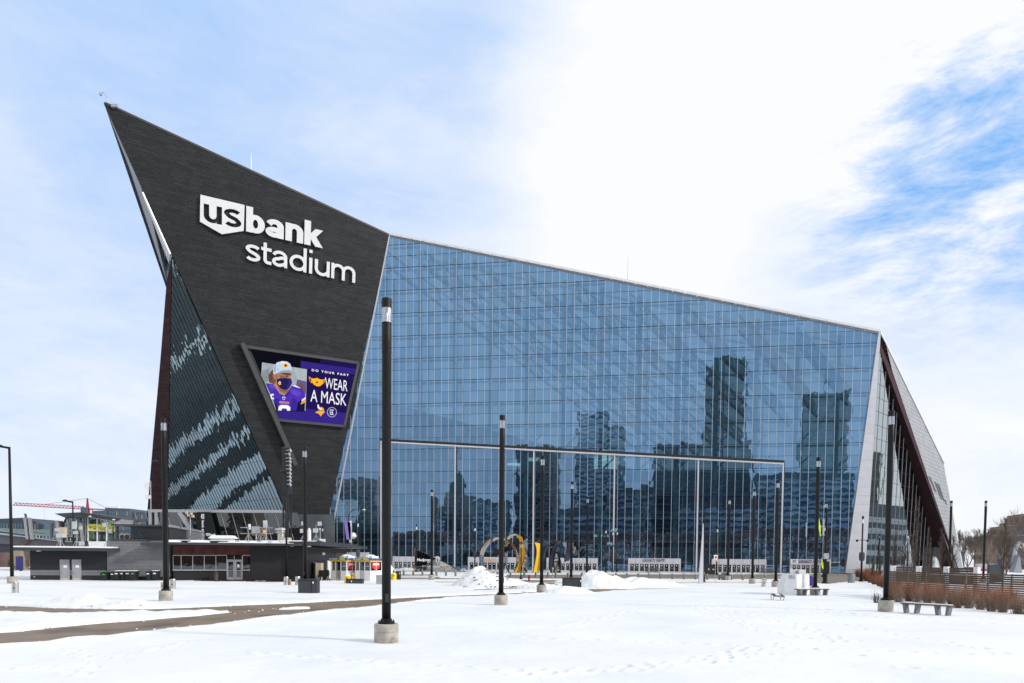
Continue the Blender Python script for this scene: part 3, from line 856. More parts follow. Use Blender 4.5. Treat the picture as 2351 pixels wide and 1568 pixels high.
# rows of cladding run level along the flank
uu = Vector((Cc.x-Mo_b.x, Cc.y-Mo_b.y, 0)); lev = PF.n.cross(Vector((0, 0, 1))).normalized()
PF2 = Pl(T, lev, other=(Mo_b if abs((Mo_b-T).normalized().dot(lev)) < 0.95 else Cc))
poly = [PF2.abp(p) for p in fl]
pieces(PF2, band_cells(PF2, poly, 0.95, 13.0, 0.05), fw, 'flank_panel', grey_clad, 120, 0.02, 0.06, 0.002)
for qd in (((2131, 1093), (2136, 1098), (2149, 1131), (2144, 1126)), ((2144, 1105), (2149, 1110), (2162, 1148), (2157, 1141)), ((2151, 1110), (2156, 1115), (2168, 1152), (2163, 1146)), ((2168, 1147), (2170, 1149), (2173, 1160), (2171, 1157))):
    put(MB().prism([PF2.hit(*p)+PF2.n*0.12 for p in qd], PF2.n*0.05), 'flank_window', dark_trim, fw)
mb = MB(); mb.bar(T+Vector((0, 0.2, 0.3)), Bc+Vector((0, 0.2, 0.3)), 0.8, 0.5); mb.bar(Bc+Vector((0, 0.2, 0.3)), Cc, 0.5, 0.4)
put(mb, 'coping', pier_clad, fw)
# --- glass tucked under the prow
polyL = [PL.ab(*p) for p in ((396, 594), (688, 1245), (384, 1245))]
lw = put(MB().plb(PL, min(p[0] for p in polyL), max(p[0] for p in polyL), min(p[1] for p in polyL)-0.3, min(p[1] for p in polyL), -0.3, 0.1), 'prow_side_glass', concrete_l, st)
glazing(PL, polyL, lw, 1.45, 4.6, 0.0, PL.ab(435, 797)[1], glassL, 90, 0.05, 0.06, jit=0.004, hm=mull_d, vm=mull_d)
mb = MB(); mb.prism([PL.pt(a, b, -1.2) for a, b in polyL], PL.n*-0.5); put(mb, 'back_panel', int_dark, lw)
# --- roof: translucent, with deep trusses below it
roofm = bpy.data.materials.new('translucent_roof'); roofm.use_nodes = True
t = roofm.node_tree; t.nodes.clear()
o_ = N(t, 'ShaderNodeOutputMaterial'); a_ = N(t, 'ShaderNodeBsdfTranslucent'); d_ = N(t, 'ShaderNodeBsdfDiffuse'); m_ = N(t, 'ShaderNodeMixShader')
a_.inputs[0].default_value = (0.62, 0.70, 0.78, 1); d_.inputs[0].default_value = (0.10, 0.13, 0.16, 1); m_.inputs[0].default_value = 0.38
t.links.new(a_.outputs[0], m_.inputs[1]); t.links.new(d_.outputs[0], m_.inputs[2]); t.links.new(m_.outputs[0], o_.inputs[0])
back_l = far_o+Vector((5, 60, -8)); back_r = Bc+Vector((-20, 70, -6))
rT = T+Vector((0, 0.4, 0)); rE = E1+Vector((0, 0.4, 0))
mb = MB()
for tri in ((tip, rE, far_o), (rE, back_l, far_o), (rE, rT, back_l), (rT, back_r, back_l), (rT, Bc, back_r)):
    mb.prism([Vector(p)+Vector((0, 0.3, -0.1)) for p in tri], Vector((0, 0, 0.35)))
put(mb, 'roof', roofm, st)
# body: rear and side walls so that the house is closed
mb = MB()
def wall(p, q2): mb.prism([p, q2, Vector((q2.x, q2.y, 0)), Vector((p.x, p.y, 0))], Vector((0, 0.8, 0)))
wall(back_l, back_r); wall(Bc, back_r)
wall(q(386, 640, 222), back_l)
mb.prism([Vector((-62, 185, 0)), Vector((110, 185, 0)), Vector((110, 300, 0)), Vector((-62, 300, 0))], Vector((0, 0, 0.03)))
put(mb, 'rear_wall', int_mid, st)
# ---- inside, seen through the glass
ins = put(MB().box(-40, 76, 176, 176.4, 0.05, 6), 'concourse', int_mid, st)
def inside(mb, name, mat): return put(mb, name, mat, ins)
back = 8.0
# uprights + level rails just behind the glass
a_lo = PG.ab(745, 1230)[0]; a_hi = PG.ab(1950, 1300)[0]
def gtop(a):     # height of the glass at a
    c = cell(polyG, a-0.05, a+0.05, -99, 199)
    return max(p[1] for p in c) if c else 0
col_as = [a_lo+6+k*8.6 for k in range(14)]
for a in col_as:
    h = gtop(a)-1.0
    if h < 5: continue
    inside(MB().plb(PG, a-0.45, a+0.45, 0, h, -2.6, -1.9), 'column', steel_in)
mb = MB()
for a in col_as:
    h = gtop(a)-1
    if h < 5: continue
    mb.plb(PG, a+1.6, a+1.9, 0, h, -3.6, -3.3)
    k = 0; z = 2.0
    while z+4.5 < min(h, 36):
        mb.bar(PG.pt(a+0.2, z, -2.4), PG.pt(a+1.7, z+2.0, -3.4), 0.22)
        mb.bar(PG.pt(a+0.2, z, -2.4), PG.pt(a+3.4, z+3.2, -2.4), 0.30); z += 5.3
inside(mb, 'brace', steel_in).__setitem__('kind', 'stuff')
b = b_m-2.655*24
while b < 80:
    c = cell(polyG, -999, 999, b-0.02, b+0.02)
    if c and b > 2:
        x0, x1 = min(p[0] for p in c), max(p[0] for p in c)
        if x1-x0 > 4: inside(MB().plb(PG, x0+0.3, x1-0.3, b-0.55, b-0.15, -1.2, -0.9), 'rail', steel_in)
    b += 5.31
# roof trusses running back and down from the glass
tdir = (hdir(48)+Vector((0, 0, -0.34))).normalized()
for k in range(19):
    t_ = (k+0.3)/18.0
    if t_ > 0.93: continue
    p = E1.lerp(T, t_)+Vector((0, 2.5, -1.0))
    if k % 2 == 0: p = p+Vector((-4, 0, -0.5))
    Lb = 26
    Lb = 6
    while Lb < 112*(1-t_)+10 and (PF.P-(p+tdir*(Lb+6))).dot(PF.n) > 3 and (p+tdir*(Lb+6)).x < 100: Lb += 4
    mb = MB()
    dz = Vector((0, 0, -3.4))
    mb.bar(p, p+tdir*Lb, 0.42); mb.bar(p+dz, p+dz+tdir*Lb, 0.60)
    n = 22
    for i in range(n):
        s0, s1 = Lb*i/n, Lb*(i+1)/n
        mb.bar(p+tdir*s0, p+dz+tdir*((s0+s1)/2), 0.20); mb.bar(p+dz+tdir*((s0+s1)/2), p+tdir*s1, 0.20)
    inside(mb, 'roof_truss', steel_in)
for k in range(11):     # purlins
    s = 5+k*10.5
    pa_ = E1+tdir*s+Vector((0, 2.5, -0.6)); pb_ = T+tdir*s+Vector((0, 2.5, -0.6)); f_ = 1.0
    while f_ > 0.1 and ((PF.P-(pa_.lerp(pb_, f_))).dot(PF.n) < 8 or (pa_.lerp(pb_, f_)).x > 86): f_ -= 0.02
    inside(MB().bar(pa_, pa_.lerp(pb_, f_), 0.42), 'purlin', steel_in)
# seating bowl and balcony decks behind the concourse
for k, (Y0, z0, z1, x0, x1, m_) in enumerate(((184, 0, 3.9, -60, 96, int_mid), (183, 5.2, 9.0, -60, 96, int_purple), (188, 10.2, 14.5, -20, 96, int_purple), (190, 16.0, 20.5, 4, 100, int_purple),
                                             (193, 22.0, 27.0, 20, 100, int_mid), (180.5, 4.0, 5.0, -60, 92, int_mid), (180.5, 9.2, 9.9, -60, 92, int_mid), (181, 14.8, 15.5, -10, 92, int_mid), (182, 20.8, 21.4, 8, 92, int_mid), (230, 0, 31, -10, 110, int_dark))):
    inside(MB().box(x0, x1, Y0, Y0+1.2 if z1-z0 < 2 else Y0+5, z0, z1), 'balcony', m_)
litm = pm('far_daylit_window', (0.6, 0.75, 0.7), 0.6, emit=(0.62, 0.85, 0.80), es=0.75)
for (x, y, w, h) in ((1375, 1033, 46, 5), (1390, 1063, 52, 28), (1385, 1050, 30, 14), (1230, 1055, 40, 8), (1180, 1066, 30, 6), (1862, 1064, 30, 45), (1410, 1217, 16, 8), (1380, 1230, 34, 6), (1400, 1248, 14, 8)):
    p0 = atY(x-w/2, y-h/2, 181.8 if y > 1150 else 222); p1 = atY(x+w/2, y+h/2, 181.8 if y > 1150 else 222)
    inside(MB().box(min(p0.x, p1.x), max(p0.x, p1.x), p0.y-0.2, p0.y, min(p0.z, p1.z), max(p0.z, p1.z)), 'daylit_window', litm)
# ---- entrance doors
def doorbank(x0, x1, ytop, nd, word=None, wmat=None, wpx=None, label=None, extra=None):
    a0 = PG.ab(x0, 1300)[0]; a1 = PG.ab(x1, 1300)[0]; top = PG.ab((x0+x1)/2, ytop)[1]
    hh_ = top*0.37
    ent = put(MB().plb(PG, a0, a1, top-hh_, top, 0.12, 0.9), 'entrance', door_metal, st)
    if label: ent['label'] = label
    put(MB().plb(PG, a0, a0+0.25, 0, top-hh_, 0.12, 0.9), 'jamb', door_metal, ent)
    put(MB().plb(PG, a1-0.25, a1, 0, top-hh_, 0.12, 0.9), 'jamb', door_metal, ent)
    n = int(round((a1-a0)/1.74))
    for i in range(1, n):
        a = a0+(a1-a0)*i/n
        put(MB().plb(PG, a-0.015, a+0.015, top-hh_+.03, top-0.03, 0.90, 0.906), 'joint', mull_d, ent)
    A0, A1 = a0+0.3, a1-0.3; hd = top-hh_
    w = (A1-A0)/nd
    put(MB().plb(PG, A0, A1, 0, hd, 0.40, 0.44), 'lobby_back', int_dark, ent)
    for i in range(nd):
        x = A0+w*i
        wide = 0.16 if i % 2 == 0 else 0.08; wide2 = 0.08 if i % 2 == 0 else 0.16
        leaf = MB()
        leaf.plb(PG, x, x+wide, 0, hd, 0.5, 0.82); leaf.plb(PG, x+w-wide2, x+w, 0, hd, 0.5, 0.82)
        leaf.plb(PG, x+wide, x+w-wide2, hd-0.16, hd, 0.52, 0.80); leaf.plb(PG, x+wide, x+w-wide2, 0, 0.22, 0.52, 0.80)
        d = put(leaf, 'door', door_metal, ent)
        put(MB().plb(PG, x+wide, x+w-wide2, 0.22, hd-0.16, 0.62, 0.65), 'door_glass', window_d, d)
        cx_ = x+wide+(w-wide-wide2)*0.5
        put(MB().plb(PG, cx_-0.13, cx_+0.13, hd-0.62, hd-0.40, 0.66, 0.67), 'notice', whiteprint, d)
    if word:
        for txt, (u0, v0), (u1, v1), of in word:
            p0 = PG.ab(u0, v0); p1 = PG.ab(u1, v1)
            text_on(txt, PG, p0[0], p1[0], p0[1], p1[1], 0.92, 0.06, wmat, 'lettering', ent, of)
    return ent
k3 = K(2000, 1700, 2.1364)
doorbank(904, 1010, 1277.8, 10, label='entrance hidden in part by the mirrored plaza sign')
doorbank(1076, 1186, 1279, 10, [('LEGACY GATE', (1106, 1289), (1168, 1283), 0.012)], orangeprint, label='entrance with orange LEGACY GATE lettering')
doorbank(1255.6, 1372.5, 1281, 11, label='plain entrance right of the sculpture')
doorbank(1441.8, 1562, 1281.7, 10, [('LEGACY', k3(1220, 1168), k3(1326, 1144), 0.0), ('GATE', k3(1334, 1168), k3(1405, 1145), 0.02)], purpleprint, label='entrance with purple LEGACY GATE lettering')
doorbank(1633, 1757.6, 1283.6, 11, label='plain entrance right of the portal centre')
k6 = K(3050, 2050, 3.92)
e5 = doorbank(1812.6, 1904.8, 1284, 8, [('LEGACY GATE', k6(553, 788), k6(912, 748), 0.02)], purpleprint, label='entrance with number 20 and purple LEGACY GATE lettering')
p0 = PG.ab(*k6(425, 800)); p1 = PG.ab(*k6(540, 733))
put(MB().plb(PG, p0[0], p1[0], p0[1], p1[1], 0.91, 0.95), 'number_panel', whiteprint, e5)
p0 = PG.ab(*k6(447, 782)); p1 = PG.ab(*k6(512, 741))
text_on('20', PG, p0[0], p1[0], p0[1], p1[1], 0.96, 0.03, purpleprint, 'lettering', e5, 0.015)
p0 = PG.ab(*k6(1058, 786)); p1 = PG.ab(*k6(1216, 771))
text_on('401 CHICAGO AVE', PG, p0[0], p1[0], p0[1], p1[1], 0.12, 0.04, whiteprint, 'lettering', gw, 0.01)
p0 = PG.ab(*K(1150, 2080, 4.9)(1222, 748)); p1 = PG.ab(*K(1150, 2080, 4.9)(1525, 718))
hdr = put(MB().plb(PG, p0[0]-1.5, p1[0]+1.0, 2.2, 4.0, 0.12, 0.8), 'entrance', door_metal, st)
text_on('LEGACY GATE', PG, p0[0], p1[0], p0[1], p1[1], 0.82, 0.06, orangeprint, 'lettering', hdr, 0.015)

# ---- big sign on the prow
k0 = K(350, 350, 1.80846)
sign_w = pm('sign_white', (0.70, 0.70, 0.715), 0.45, 0.0, 0.04, 0.8)
sg = put(MB().plb(PP, *(lambda a, b: (a-0.1, a+0.1, b-0.1, b+0.1))(*PP.ab(*k0(1135, 1000))), 0.05, 0.2), 'name_sign', zinc_b, st)
def fit(txt, c_bl, c_tr, off, depth=0.32, c=0.45, par=sg, mat=sign_w, sp=1.0, nm='letters'):
    p0 = PP.ab(*k0(*c_bl)); p1 = PP.ab(*k0(*c_tr))
    return text_on(txt, PP, p0[0], p1[0], p0[1], p1[1], c, depth, mat, nm, par, off, sp)
def fit2(txt, bl, br, top, off, depth=0.32, mat=None, c=0.45, sp=1.0):
    """bl, br on the baseline, top on the ascender line, all in detail-crop pixels"""
    a0, b0 = PP.ab(*k0(*bl)); a1, b1 = PP.ab(*k0(*br)); _, bt = PP.ab(*k0(*top))
    return a0, a1, b0, b1, bt
# word outlines are drawn from the built-in typeface, one object per letter
def letters(txt, bl, br, top, off, lows, depth=0.30, c=0.42, widths=None):
    a0, b0 = PP.ab(*k0(*bl)); a1, b1 = PP.ab(*k0(*br)); at_, bt = PP.ab(*k0(*top))
    slope = (b1-b0)/(a1-a0)
    asc = bt-(b0+slope*(at_-a0))
    # advance widths
    ms = [text_mesh(ch, off, 0.5) for ch in txt]
    wd = []
    for m in ms:
        xs = [v.co.x for v in m.vertices]; wd.append((min(xs), max(xs)))
    gapw = 0.075 if off < 0.02 else 0.055
    tot = sum(w[1]-w[0] for w in wd)+gapw*(len(txt)-1)
    sx = (a1-a0)/tot
    refm = text_mesh('d', off, 0.5); hh = max(v.co.y for v in refm.vertices); sy = asc/hh
    x = a0
    off_v = origin(sg)
    for m, w, ch in zip(ms, wd, txt):
        for v in m.vertices:
            aa = x+(v.co.x-w[0])*sx
            v.co = PP.pt(aa, b0+slope*(aa-a0)+v.co.y*sy, c+depth*(v.co.z+0.5))-off_v
        m.materials.clear(); m.materials.append(sign_w)
        o = bpy.data.objects.new('letter', m); C.objects.link(o); o.parent = sg
        x += (w[1]-w[0]+gapw)*sx
def arc(cx_, cy_, rx, ry, d0, d1, n=14):
    return [(cx_+rx*math.cos(R(d0+(d1-d0)*i/n)), cy_+ry*math.sin(R(d0+(d1-d0)*i/n))) for i in range(n+1)]
def glyph(ch, W, X, w, wy):
    """strokes (centre lines) of a plain sans letter, ascender height 1, box width W, stroke w upright and wy level"""
    h = w/2; v = wy/2
    if ch in 'bd':
        rx = (W-w)/2
        return [arc(W/2, X/2, rx, X/2-v, 0, 360, 28), [(h if ch == 'b' else W-h, 0), (h if ch == 'b' else W-h, 1)]]
    if ch == 'a':
        r_ = W-h-0.02
        top = [(h*1.0, X*.70)]+arc((h+r_)/2, X*.64, (r_-h)/2, X*.36-v, 158, 0, 14)+[(r_, X*.5), (r_, 0)]
        if w > .2: return [top, arc(W*.45, X*.285, W*.45-h, X*.285-v, 0, 360, 24)]
        return [top, [(r_, X*.60), (W*.55, X*.56)]+arc(W*.42, X*.29, W*.42-h, X*.29-v, 95, 300, 14)+[(r_, X*.25)]]
    if ch == 'n':
        rr = (W-w)/2
        return [[(h, 0), (h, X)], arc(W/2, X-v-rr*.9, rr, rr*.9, 180, 0, 14)+[(W-h, 0)]]
    if ch == 'u':
        rr = (W-w)/2
        return [[(h, X)]+arc(W/2, v+rr*.85, rr, rr*.85, 180, 360, 14)+[(W-h, X*.5)], [(W-h, 0), (W-h, X)]]
    if ch == 'm':
        rr = (W-w)/4
        return [[(h, 0), (h, X)], arc(h+rr, X-v-rr*.9, rr, rr*.9, 180, 0, 12)+[(h+2*rr, 0)], arc(h+3*rr, X-v-rr*.9, rr, rr*.9, 180, 0, 12)+[(W-h, 0)]]
    if ch == 'i': return [[(W/2, 0), (W/2, X)], [(W/2, .87), (W/2, 1.0)]]
    if ch == 't': return [[(W*.38, X*1.30), (W*.38, X*.30)]+arc(W*.38+W*.30, v+X*.18, W*.30, X*.18, 180, 262, 8)+[(W, v)], [(0, X-v), (W, X-v)]]
    if ch == 's': return [arc(W/2, X*.74, W/2-h, X*.26-v, 20, 200, 12)+[(W*.32, X*.565), (W*.68, X*.45)]+arc(W/2, X*.27, W/2-h, X*.27-v, 20, -160, 12)]
    if ch == 'k': return [[(h, 0), (h, 1)], [(w*.8, X*.36), (W-h*1.15, X)], [(w*1.25, X*.56), (W-h*1.1, 0)]]
def stroke_letters(spec, bl, br, top, X, w, wy):
    a0, b0 = PP.ab(*k0(*bl)); a1, b1 = PP.ab(*k0(*br)); at_, bt = PP.ab(*k0(*top))
    sl_ = (b1-b0)/(a1-a0); asc = bt-(b0+sl_*(at_-a0)); wm = w*asc; kv = wy/w
    for ch, c0x, c1x in spec:
        base_y = lambda x: bl[1]+(br[1]-bl[1])*(x-bl[0])/(br[0]-bl[0])
        A = PP.ab(*k0(c0x, base_y(c0x)))[0]; B = PP.ab(*k0(c1x, base_y(c1x)))[0]
        W = (B-A)/asc
        mb = MB()
        for si, st2 in enumerate(glyph(ch, W, X, w, wy)):
            P2 = [Vector((x*asc, y*asc, 0)) for x, y in st2]
            closed = (P2[0]-P2[-1]).length < 1e-4
            nrm = []
            m = len(P2)
            for i2 in range(m):
                if closed: pa, pb2 = P2[(i2-1) % (m-1)], P2[(i2+1) % (m-1)]
                else: pa, pb2 = P2[max(i2-1, 0)], P2[min(i2+1, m-1)]
                d = (pb2-pa).normalized(); n_ = Vector((-d.y, d.x, 0))
                # keep the width true at corners
                dd2 = (P2[min(i2+1, m-1)]-P2[i2] if i2 < m-1 else P2[i2]-P2[i2-1]).normalized()
                cs = max(0.6, abs(n_.dot(Vector((-dd2.y, dd2.x, 0))))); nrm.append(Vector((-1.22, 0, 0))*(wm/2) if (ch == 'k' and si) else Vector((n_.x, n_.y*(1 if ch == 'k' else kv), 0))*(wm/2/cs))
            c = 0.42-0.004*si; dp_ = 0.30
            for i2 in range(m-1):
                qd = [P2[i2]+nrm[i2], P2[i2]-nrm[i2], P2[i2+1]-nrm[i2+1], P2[i2+1]+nrm[i2+1]]
                p4 = [(A+v.x, b0+sl_*(A+v.x-a0)+v.y) for v in qd]
                k = len(mb.v)
                mb.v += [tuple(PP.pt(x, y, c+dp_)) for x, y in p4]+[tuple(PP.pt(x, y, c)) for x, y in p4]
                mb.f += [(k, k+1, k+2, k+3), (k+7, k+6, k+5, k+4), (k+1, k+5, k+6, k+2), (k, k+3, k+7, k+4)]
                if i2 == 0 and not closed: mb.f.append((k, k+4, k+5, k+1))
                if i2 == m-2 and not closed: mb.f.append((k+3, k+2, k+6, k+7))
        put(mb, 'letter', sign_w, sg)
stroke_letters([('b', 1144, 1278), ('a', 1284, 1418), ('n', 1427, 1555), ('k', 1563, 1694)], (1143, 1045), (1690, 1166), (1146, 862), 0.72, 0.27, 0.185)
stroke_letters([('s', 1140, 1246), ('t', 1252, 1326), ('a', 1331, 1443), ('d', 1456, 1578), ('i', 1593, 1624), ('u', 1638, 1745), ('m', 1757, 1930)], (1140, 1250), (1927, 1418), (1562, 1168), 0.665, 0.135, 0.125)
# shield with the two letters cut out of it
def outline_loops(txt, off):
    cu = bpy.data.curves.new('t', 'FONT'); cu.body = txt; cu.offset = off; cu.resolution_u = 5
    o = bpy.data.objects.new('t', cu); C.objects.link(o)
    m = bpy.data.meshes.new_from_object(o.evaluated_get(bpy.context.evaluated_depsgraph_get()))
    bpy.data.objects.remove(o)
    cnt = {}
    for p in m.polygons:
        vs = list(p.vertices)
        for i in range(len(vs)):
            e = tuple(sorted((vs[i], vs[(i+1) % len(vs)]))); cnt[e] = cnt.get(e, 0)+1
    # weld coincident vertices
    key = {}; rep = {}
    for v in m.vertices:
        kx = (round(v.co.x, 4), round(v.co.y, 4)); rep[v.index] = key.setdefault(kx, v.index)
    cnt2 = {}
    for p in m.polygons:
        vs = [rep[i] for i in p.vertices]
        for i in range(len(vs)):
            a, b = vs[i], vs[(i+1) % len(vs)]
            if a != b: e = (min(a, b), max(a, b)); cnt2[e] = cnt2.get(e, 0)+1
    adj = {}
    for (a, b), c in cnt2.items():
        if c == 1: adj.setdefault(a, []).append(b); adj.setdefault(b, []).append(a)
    loops = []; seen = set()
    for s in adj:
        if s in seen: continue
        lp = [s]; seen.add(s); cur = s
        while True:
            nx = [x for x in adj[cur] if x not in seen]
            if not nx: break
            cur = nx[0]; seen.add(cur); lp.append(cur)
        if len(lp) > 3: loops.append([(m.vertices[i].co.x, m.vertices[i].co.y) for i in lp])
    return loops
def hole_loop(ch):
    if ch == 'u':
        return [(0, 1)]+arc(.47, .37, .47, .37, 180, 296, 12)+[(.70, .10), (.70, 0), (1, 0), (1, 1), (.70, 1), (.70, .44)]+arc(.50, .44, .20, .21, 0, -180, 10)+[(.30, 1)]
    P2 = [Vector((x, y, 0)) for x, y in glyph('s', 1, 1, .31, .215)[0]]
    l_, r_ = [], []
    for k in range(len(P2)):
        d = (P2[min(k+1, len(P2)-1)]-P2[max(k-1, 0)]).normalized()
        l_.append((P2[k].x-d.y*.155, P2[k].y+d.x*.108)); r_.append((P2[k].x+d.y*.155, P2[k].y-d.x*.108))
    return l_+r_[::-1]
def shield(pl, parent, crop, TL, TR, BR, TIP, BL, ub, ut, c=0.42, depth=0.30, mat=sign_w):
    sh = [pl.ab(*crop(*p)) for p in (TL, TR, BR, TIP, BL)]
    holes = []
    for ch, (l, r_) in (('u', ub), ('s', ut)):
        lp = hole_loop(ch)
        x0 = min(p[0] for p in lp); x1 = max(p[0] for p in lp); y0 = min(p[1] for p in lp); y1 = max(p[1] for p in lp)
        # l = bottom-left, r_ = top-right in crop pixels; shear follows the word's slope
        A0, B0 = pl.ab(*crop(*l[0])); A1, B1 = pl.ab(*crop(*l[1])); _, T0 = pl.ab(*crop(*r_))
        sl_ = (B1-B0)/(A1-A0)
        holes.append([(A0+(A1-A0)*(p[0]-x0)/(x1-x0), B0+sl_*(A1-A0)*(p[0]-x0)/(x1-x0)+(T0-B0)*(p[1]-y0)/(y1-y0)) for p in lp])
    loops = [sh]+holes
    flat = [p for lp in loops for p in lp]
    tris = tessellate_polygon([[Vector((p[0], p[1], 0)) for p in lp] for lp in loops])
    mb = MB()
    mb.v = [tuple(pl.pt(p[0], p[1], c+depth)) for p in flat]+[tuple(pl.pt(p[0], p[1], c)) for p in flat]
    n = len(flat)
    for t3 in tris: mb.f.append(tuple(t3)); mb.f.append(tuple(i+n for i in t3[::-1]))
    s = 0
    for lp in loops:
        for i in range(len(lp)):
            j = (i+1) % len(lp); mb.f.append((s+i, s+j, s+j+n, s+i+n))
        s += len(lp)
    return put(mb, 'shield', mat, parent)
shield(PP, sg, k0, (815, 782), (1133, 857), (1127, 1043), (970, 1067), (811, 976), (((838, 975), (970, 1001)), (838, 845)), (((984, 1004), (1110, 1027)), (984, 874)))
# ---- video screen
ks = K(900, 1300, 3.485)
scr = put(MB().prism([PP.pt(*PP.ab(*ks(*p)), 0.30) for p in ((285, 300), (1850, 545), (1640, 1412), (720, 1330))], PP.n*0.10), 'video_screen', black_m, st)
def emis(name, c, s=1.0):
    m = bpy.data.materials.new(name); m.use_nodes = True; t = m.node_tree; t.nodes.clear()
    o = N(t, 'ShaderNodeOutputMaterial'); e = N(t, 'ShaderNodeEmission'); e.inputs[0].default_value = (*c, 1); e.inputs[1].default_value = s
    tcn = N(t, 'ShaderNodeTexCoord'); no = N(t, 'ShaderNodeTexNoise'); no.inputs['Scale'].default_value = 1.2; t.links.new(tcn.outputs['Object'], no.inputs[0])
    mx = N(t, 'ShaderNodeMix', data_type='RGBA', blend_type='MULTIPLY'); mx.inputs[0].default_value = 0.35; mx.inputs[6].default_value = (*c, 1)
    t.links.new(no.outputs['Fac'], mx.inputs[7]); t.links.new(mx.outputs[2], e.inputs[0]); t.links.new(e.outputs[0], o.inputs[0])
    return m
def screen_poly(pts, mat, lay, name='screen_image'):
    poly = [PP.ab(*ks(*p)) for p in pts]
    c = 0.405+0.004*lay
    tris = tessellate_polygon([[Vector((p[0], p[1], 0)) for p in poly]])
    mb = MB(); mb.v = [tuple(PP.pt(p[0], p[1], c)) for p in poly]; mb.f = [tuple(t3) for t3 in tris]
    return put(mb, name, mat, scr)
eb = emis('led_black', (0.006, 0.006, 0.012)); ep = emis('led_purple', (0.045, 0.025, 0.28)); epd = emis('led_deep_purple', (0.018, 0.010, 0.10))
ew = emis('led_white', (0.95, 0.97, 1.0), 1.15); ey = emis('led_yellow', (1.0, 0.46, 0.015), 1.2); egr = emis('led_photo_grey', (0.36, 0.42, 0.45), 1.2)
esk = emis('led_skin', (0.50, 0.24, 0.15)); esk2 = emis('led_skin_shade', (0.17, 0.07, 0.05)); ebr = emis('led_brown_blur', (0.22, 0.10, 0.07)); enavy = emis('led_navy', (0.02, 0.018, 0.12))
ecap = emis('led_cap', (0.60, 0.70, 0.82), 1.15); ejer = emis('led_jersey', (0.085, 0.035, 0.48), 1.1); ejs = emis('led_jersey_shade', (0.012, 0.010, 0.07)); ecs = emis('led_cap_shade', (0.36, 0.42, 0.52))
bound = [(340, 318), (1822, 545), (1636, 1398), (758, 1306)]
screen_poly(bound, eb, 0)
screen_poly([(1330, 465), (1822, 545), (1808, 610), (1560, 572), (1316, 530)], epd, 1)
screen_poly([(1052, 503), (1808, 612), (1672, 1225), (1112, 1160), (1112, 610), (1048, 600)], epd, 2)
screen_poly([(1052, 503), (1808, 612), (1790, 690), (1500, 645), (1048, 600)], ep, 3)
screen_poly([(720, 1190), (1105, 1210), (1112, 1162), (1676, 1228), (1638, 1398), (758, 1306)], ep, 3)
screen_poly([(512, 523), (1138, 618), (1118, 1195), (700, 1180), (548, 800), (500, 705)], egr, 4)
screen_poly([(640, 640), (700, 600), (740, 700), (745, 800), (690, 835), (610, 800), (600, 720)], ebr, 5)
screen_poly([(1040, 800), (1090, 850), (1115, 920), (1112, 990), (1010, 900)], ebr, 5)
screen_poly([(560, 812), (668, 825), (760, 960), (820, 985), (905, 880), (930, 845), (985, 850), (1060, 880), (1112, 960), (1112, 1060), (1070, 1195), (720, 1185), (640, 990)], ejer, 6)
screen_poly([(1010, 1080), (1112, 1000), (1104, 1205), (985, 1195)], ejs, 7)
screen_poly([(1065, 1040), (1117, 1005), (1115, 1035), (1062, 1070)], ew, 8)
screen_poly([(1058, 1078), (1115, 1044), (1112, 1078), (1050, 1110)], ey, 8)
screen_poly([(925, 845), (985, 845), (1052, 885), (1000, 872)], ew, 8)
screen_poly([(705, 790), (900, 830), (905, 885), (850, 955), (800, 975), (750, 940), (668, 840)], esk, 8)
screen_poly([(700, 700), (720, 655), (900, 640), (925, 700), (918, 760), (905, 850), (880, 900), (800, 910), (730, 850), (700, 790)], esk, 9)
screen_poly([(700, 640), (925, 640), (918, 700), (860, 705), (800, 690), (740, 665)], esk2, 10)
screen_poly([(664, 690), (700, 672), (712, 730), (704, 768), (678, 748), (664, 715)], esk, 10)
screen_poly([(672, 690), (666, 640), (680, 575), (720, 525), (790, 505), (860, 512), (905, 545), (922, 600), (920, 640), (960, 668), (962, 690), (880, 668), (800, 650), (740, 662), (700, 682)], ecap, 11)
screen_poly([(700, 690), (780, 640), (880, 625), (962, 668), (966, 690), (900, 672), (820, 665)], ecs, 12)
screen_poly([(805, 560), (838, 535), (872, 556), (876, 590), (840, 596), (808, 582)], ey, 12)
screen_poly([(822, 560), (840, 546), (858, 560), (856, 580), (836, 584)], enavy, 13)
screen_poly([(715, 760), (760, 745), (850, 742), (915, 752), (932, 800), (905, 862), (860, 905), (810, 905), (762, 882), (720, 830)], enavy, 13)
screen_poly([(738, 790), (770, 812), (778, 830), (752, 840), (735, 822)], ey, 14)
screen_poly([(752, 780), (770, 795), (776, 815), (760, 806)], ew, 14)
screen_poly([(700, 690), (706, 692), (722, 762), (716, 764)], enavy, 14)
screen_poly([(735, 1192), (745, 1135), (775, 1115), (870, 1118), (905, 1145), (905, 1196), (860, 1194), (855, 1165), (790, 1162), (785, 1192)], ew, 8)
screen_poly([(626, 985), (640, 962), (672, 960), (675, 985), (650, 988), (652, 1015), (678, 1012), (675, 1040), (640, 1030)], ew, 8)
screen_poly([(795, 1000), (835, 1005), (832, 1036), (814, 1048), (797, 1034)], ew, 8)
screen_poly([(800, 1012), (830, 1015), (828, 1034), (814, 1042), (802, 1030)], emis('led_blue', (0.03, 0.06, 0.35)), 9)
mid = [emis('led_mid%d' % k, c, 1.1) for k, c in enumerate(((0.26, 0.31, 0.34), (0.46, 0.52, 0.54), (0.60, 0.33, 0.22), (0.30, 0.13, 0.08), (0.05, 0.025, 0.33), (0.13, 0.07, 0.62), (0.035, 0.03, 0.18), (0.75, 0.84, 0.92), (0.16, 0.10, 0.28)))]
screen_poly([(950, 600), (1136, 628), (1128, 800), (1010, 760)], mid[1], 4.3)
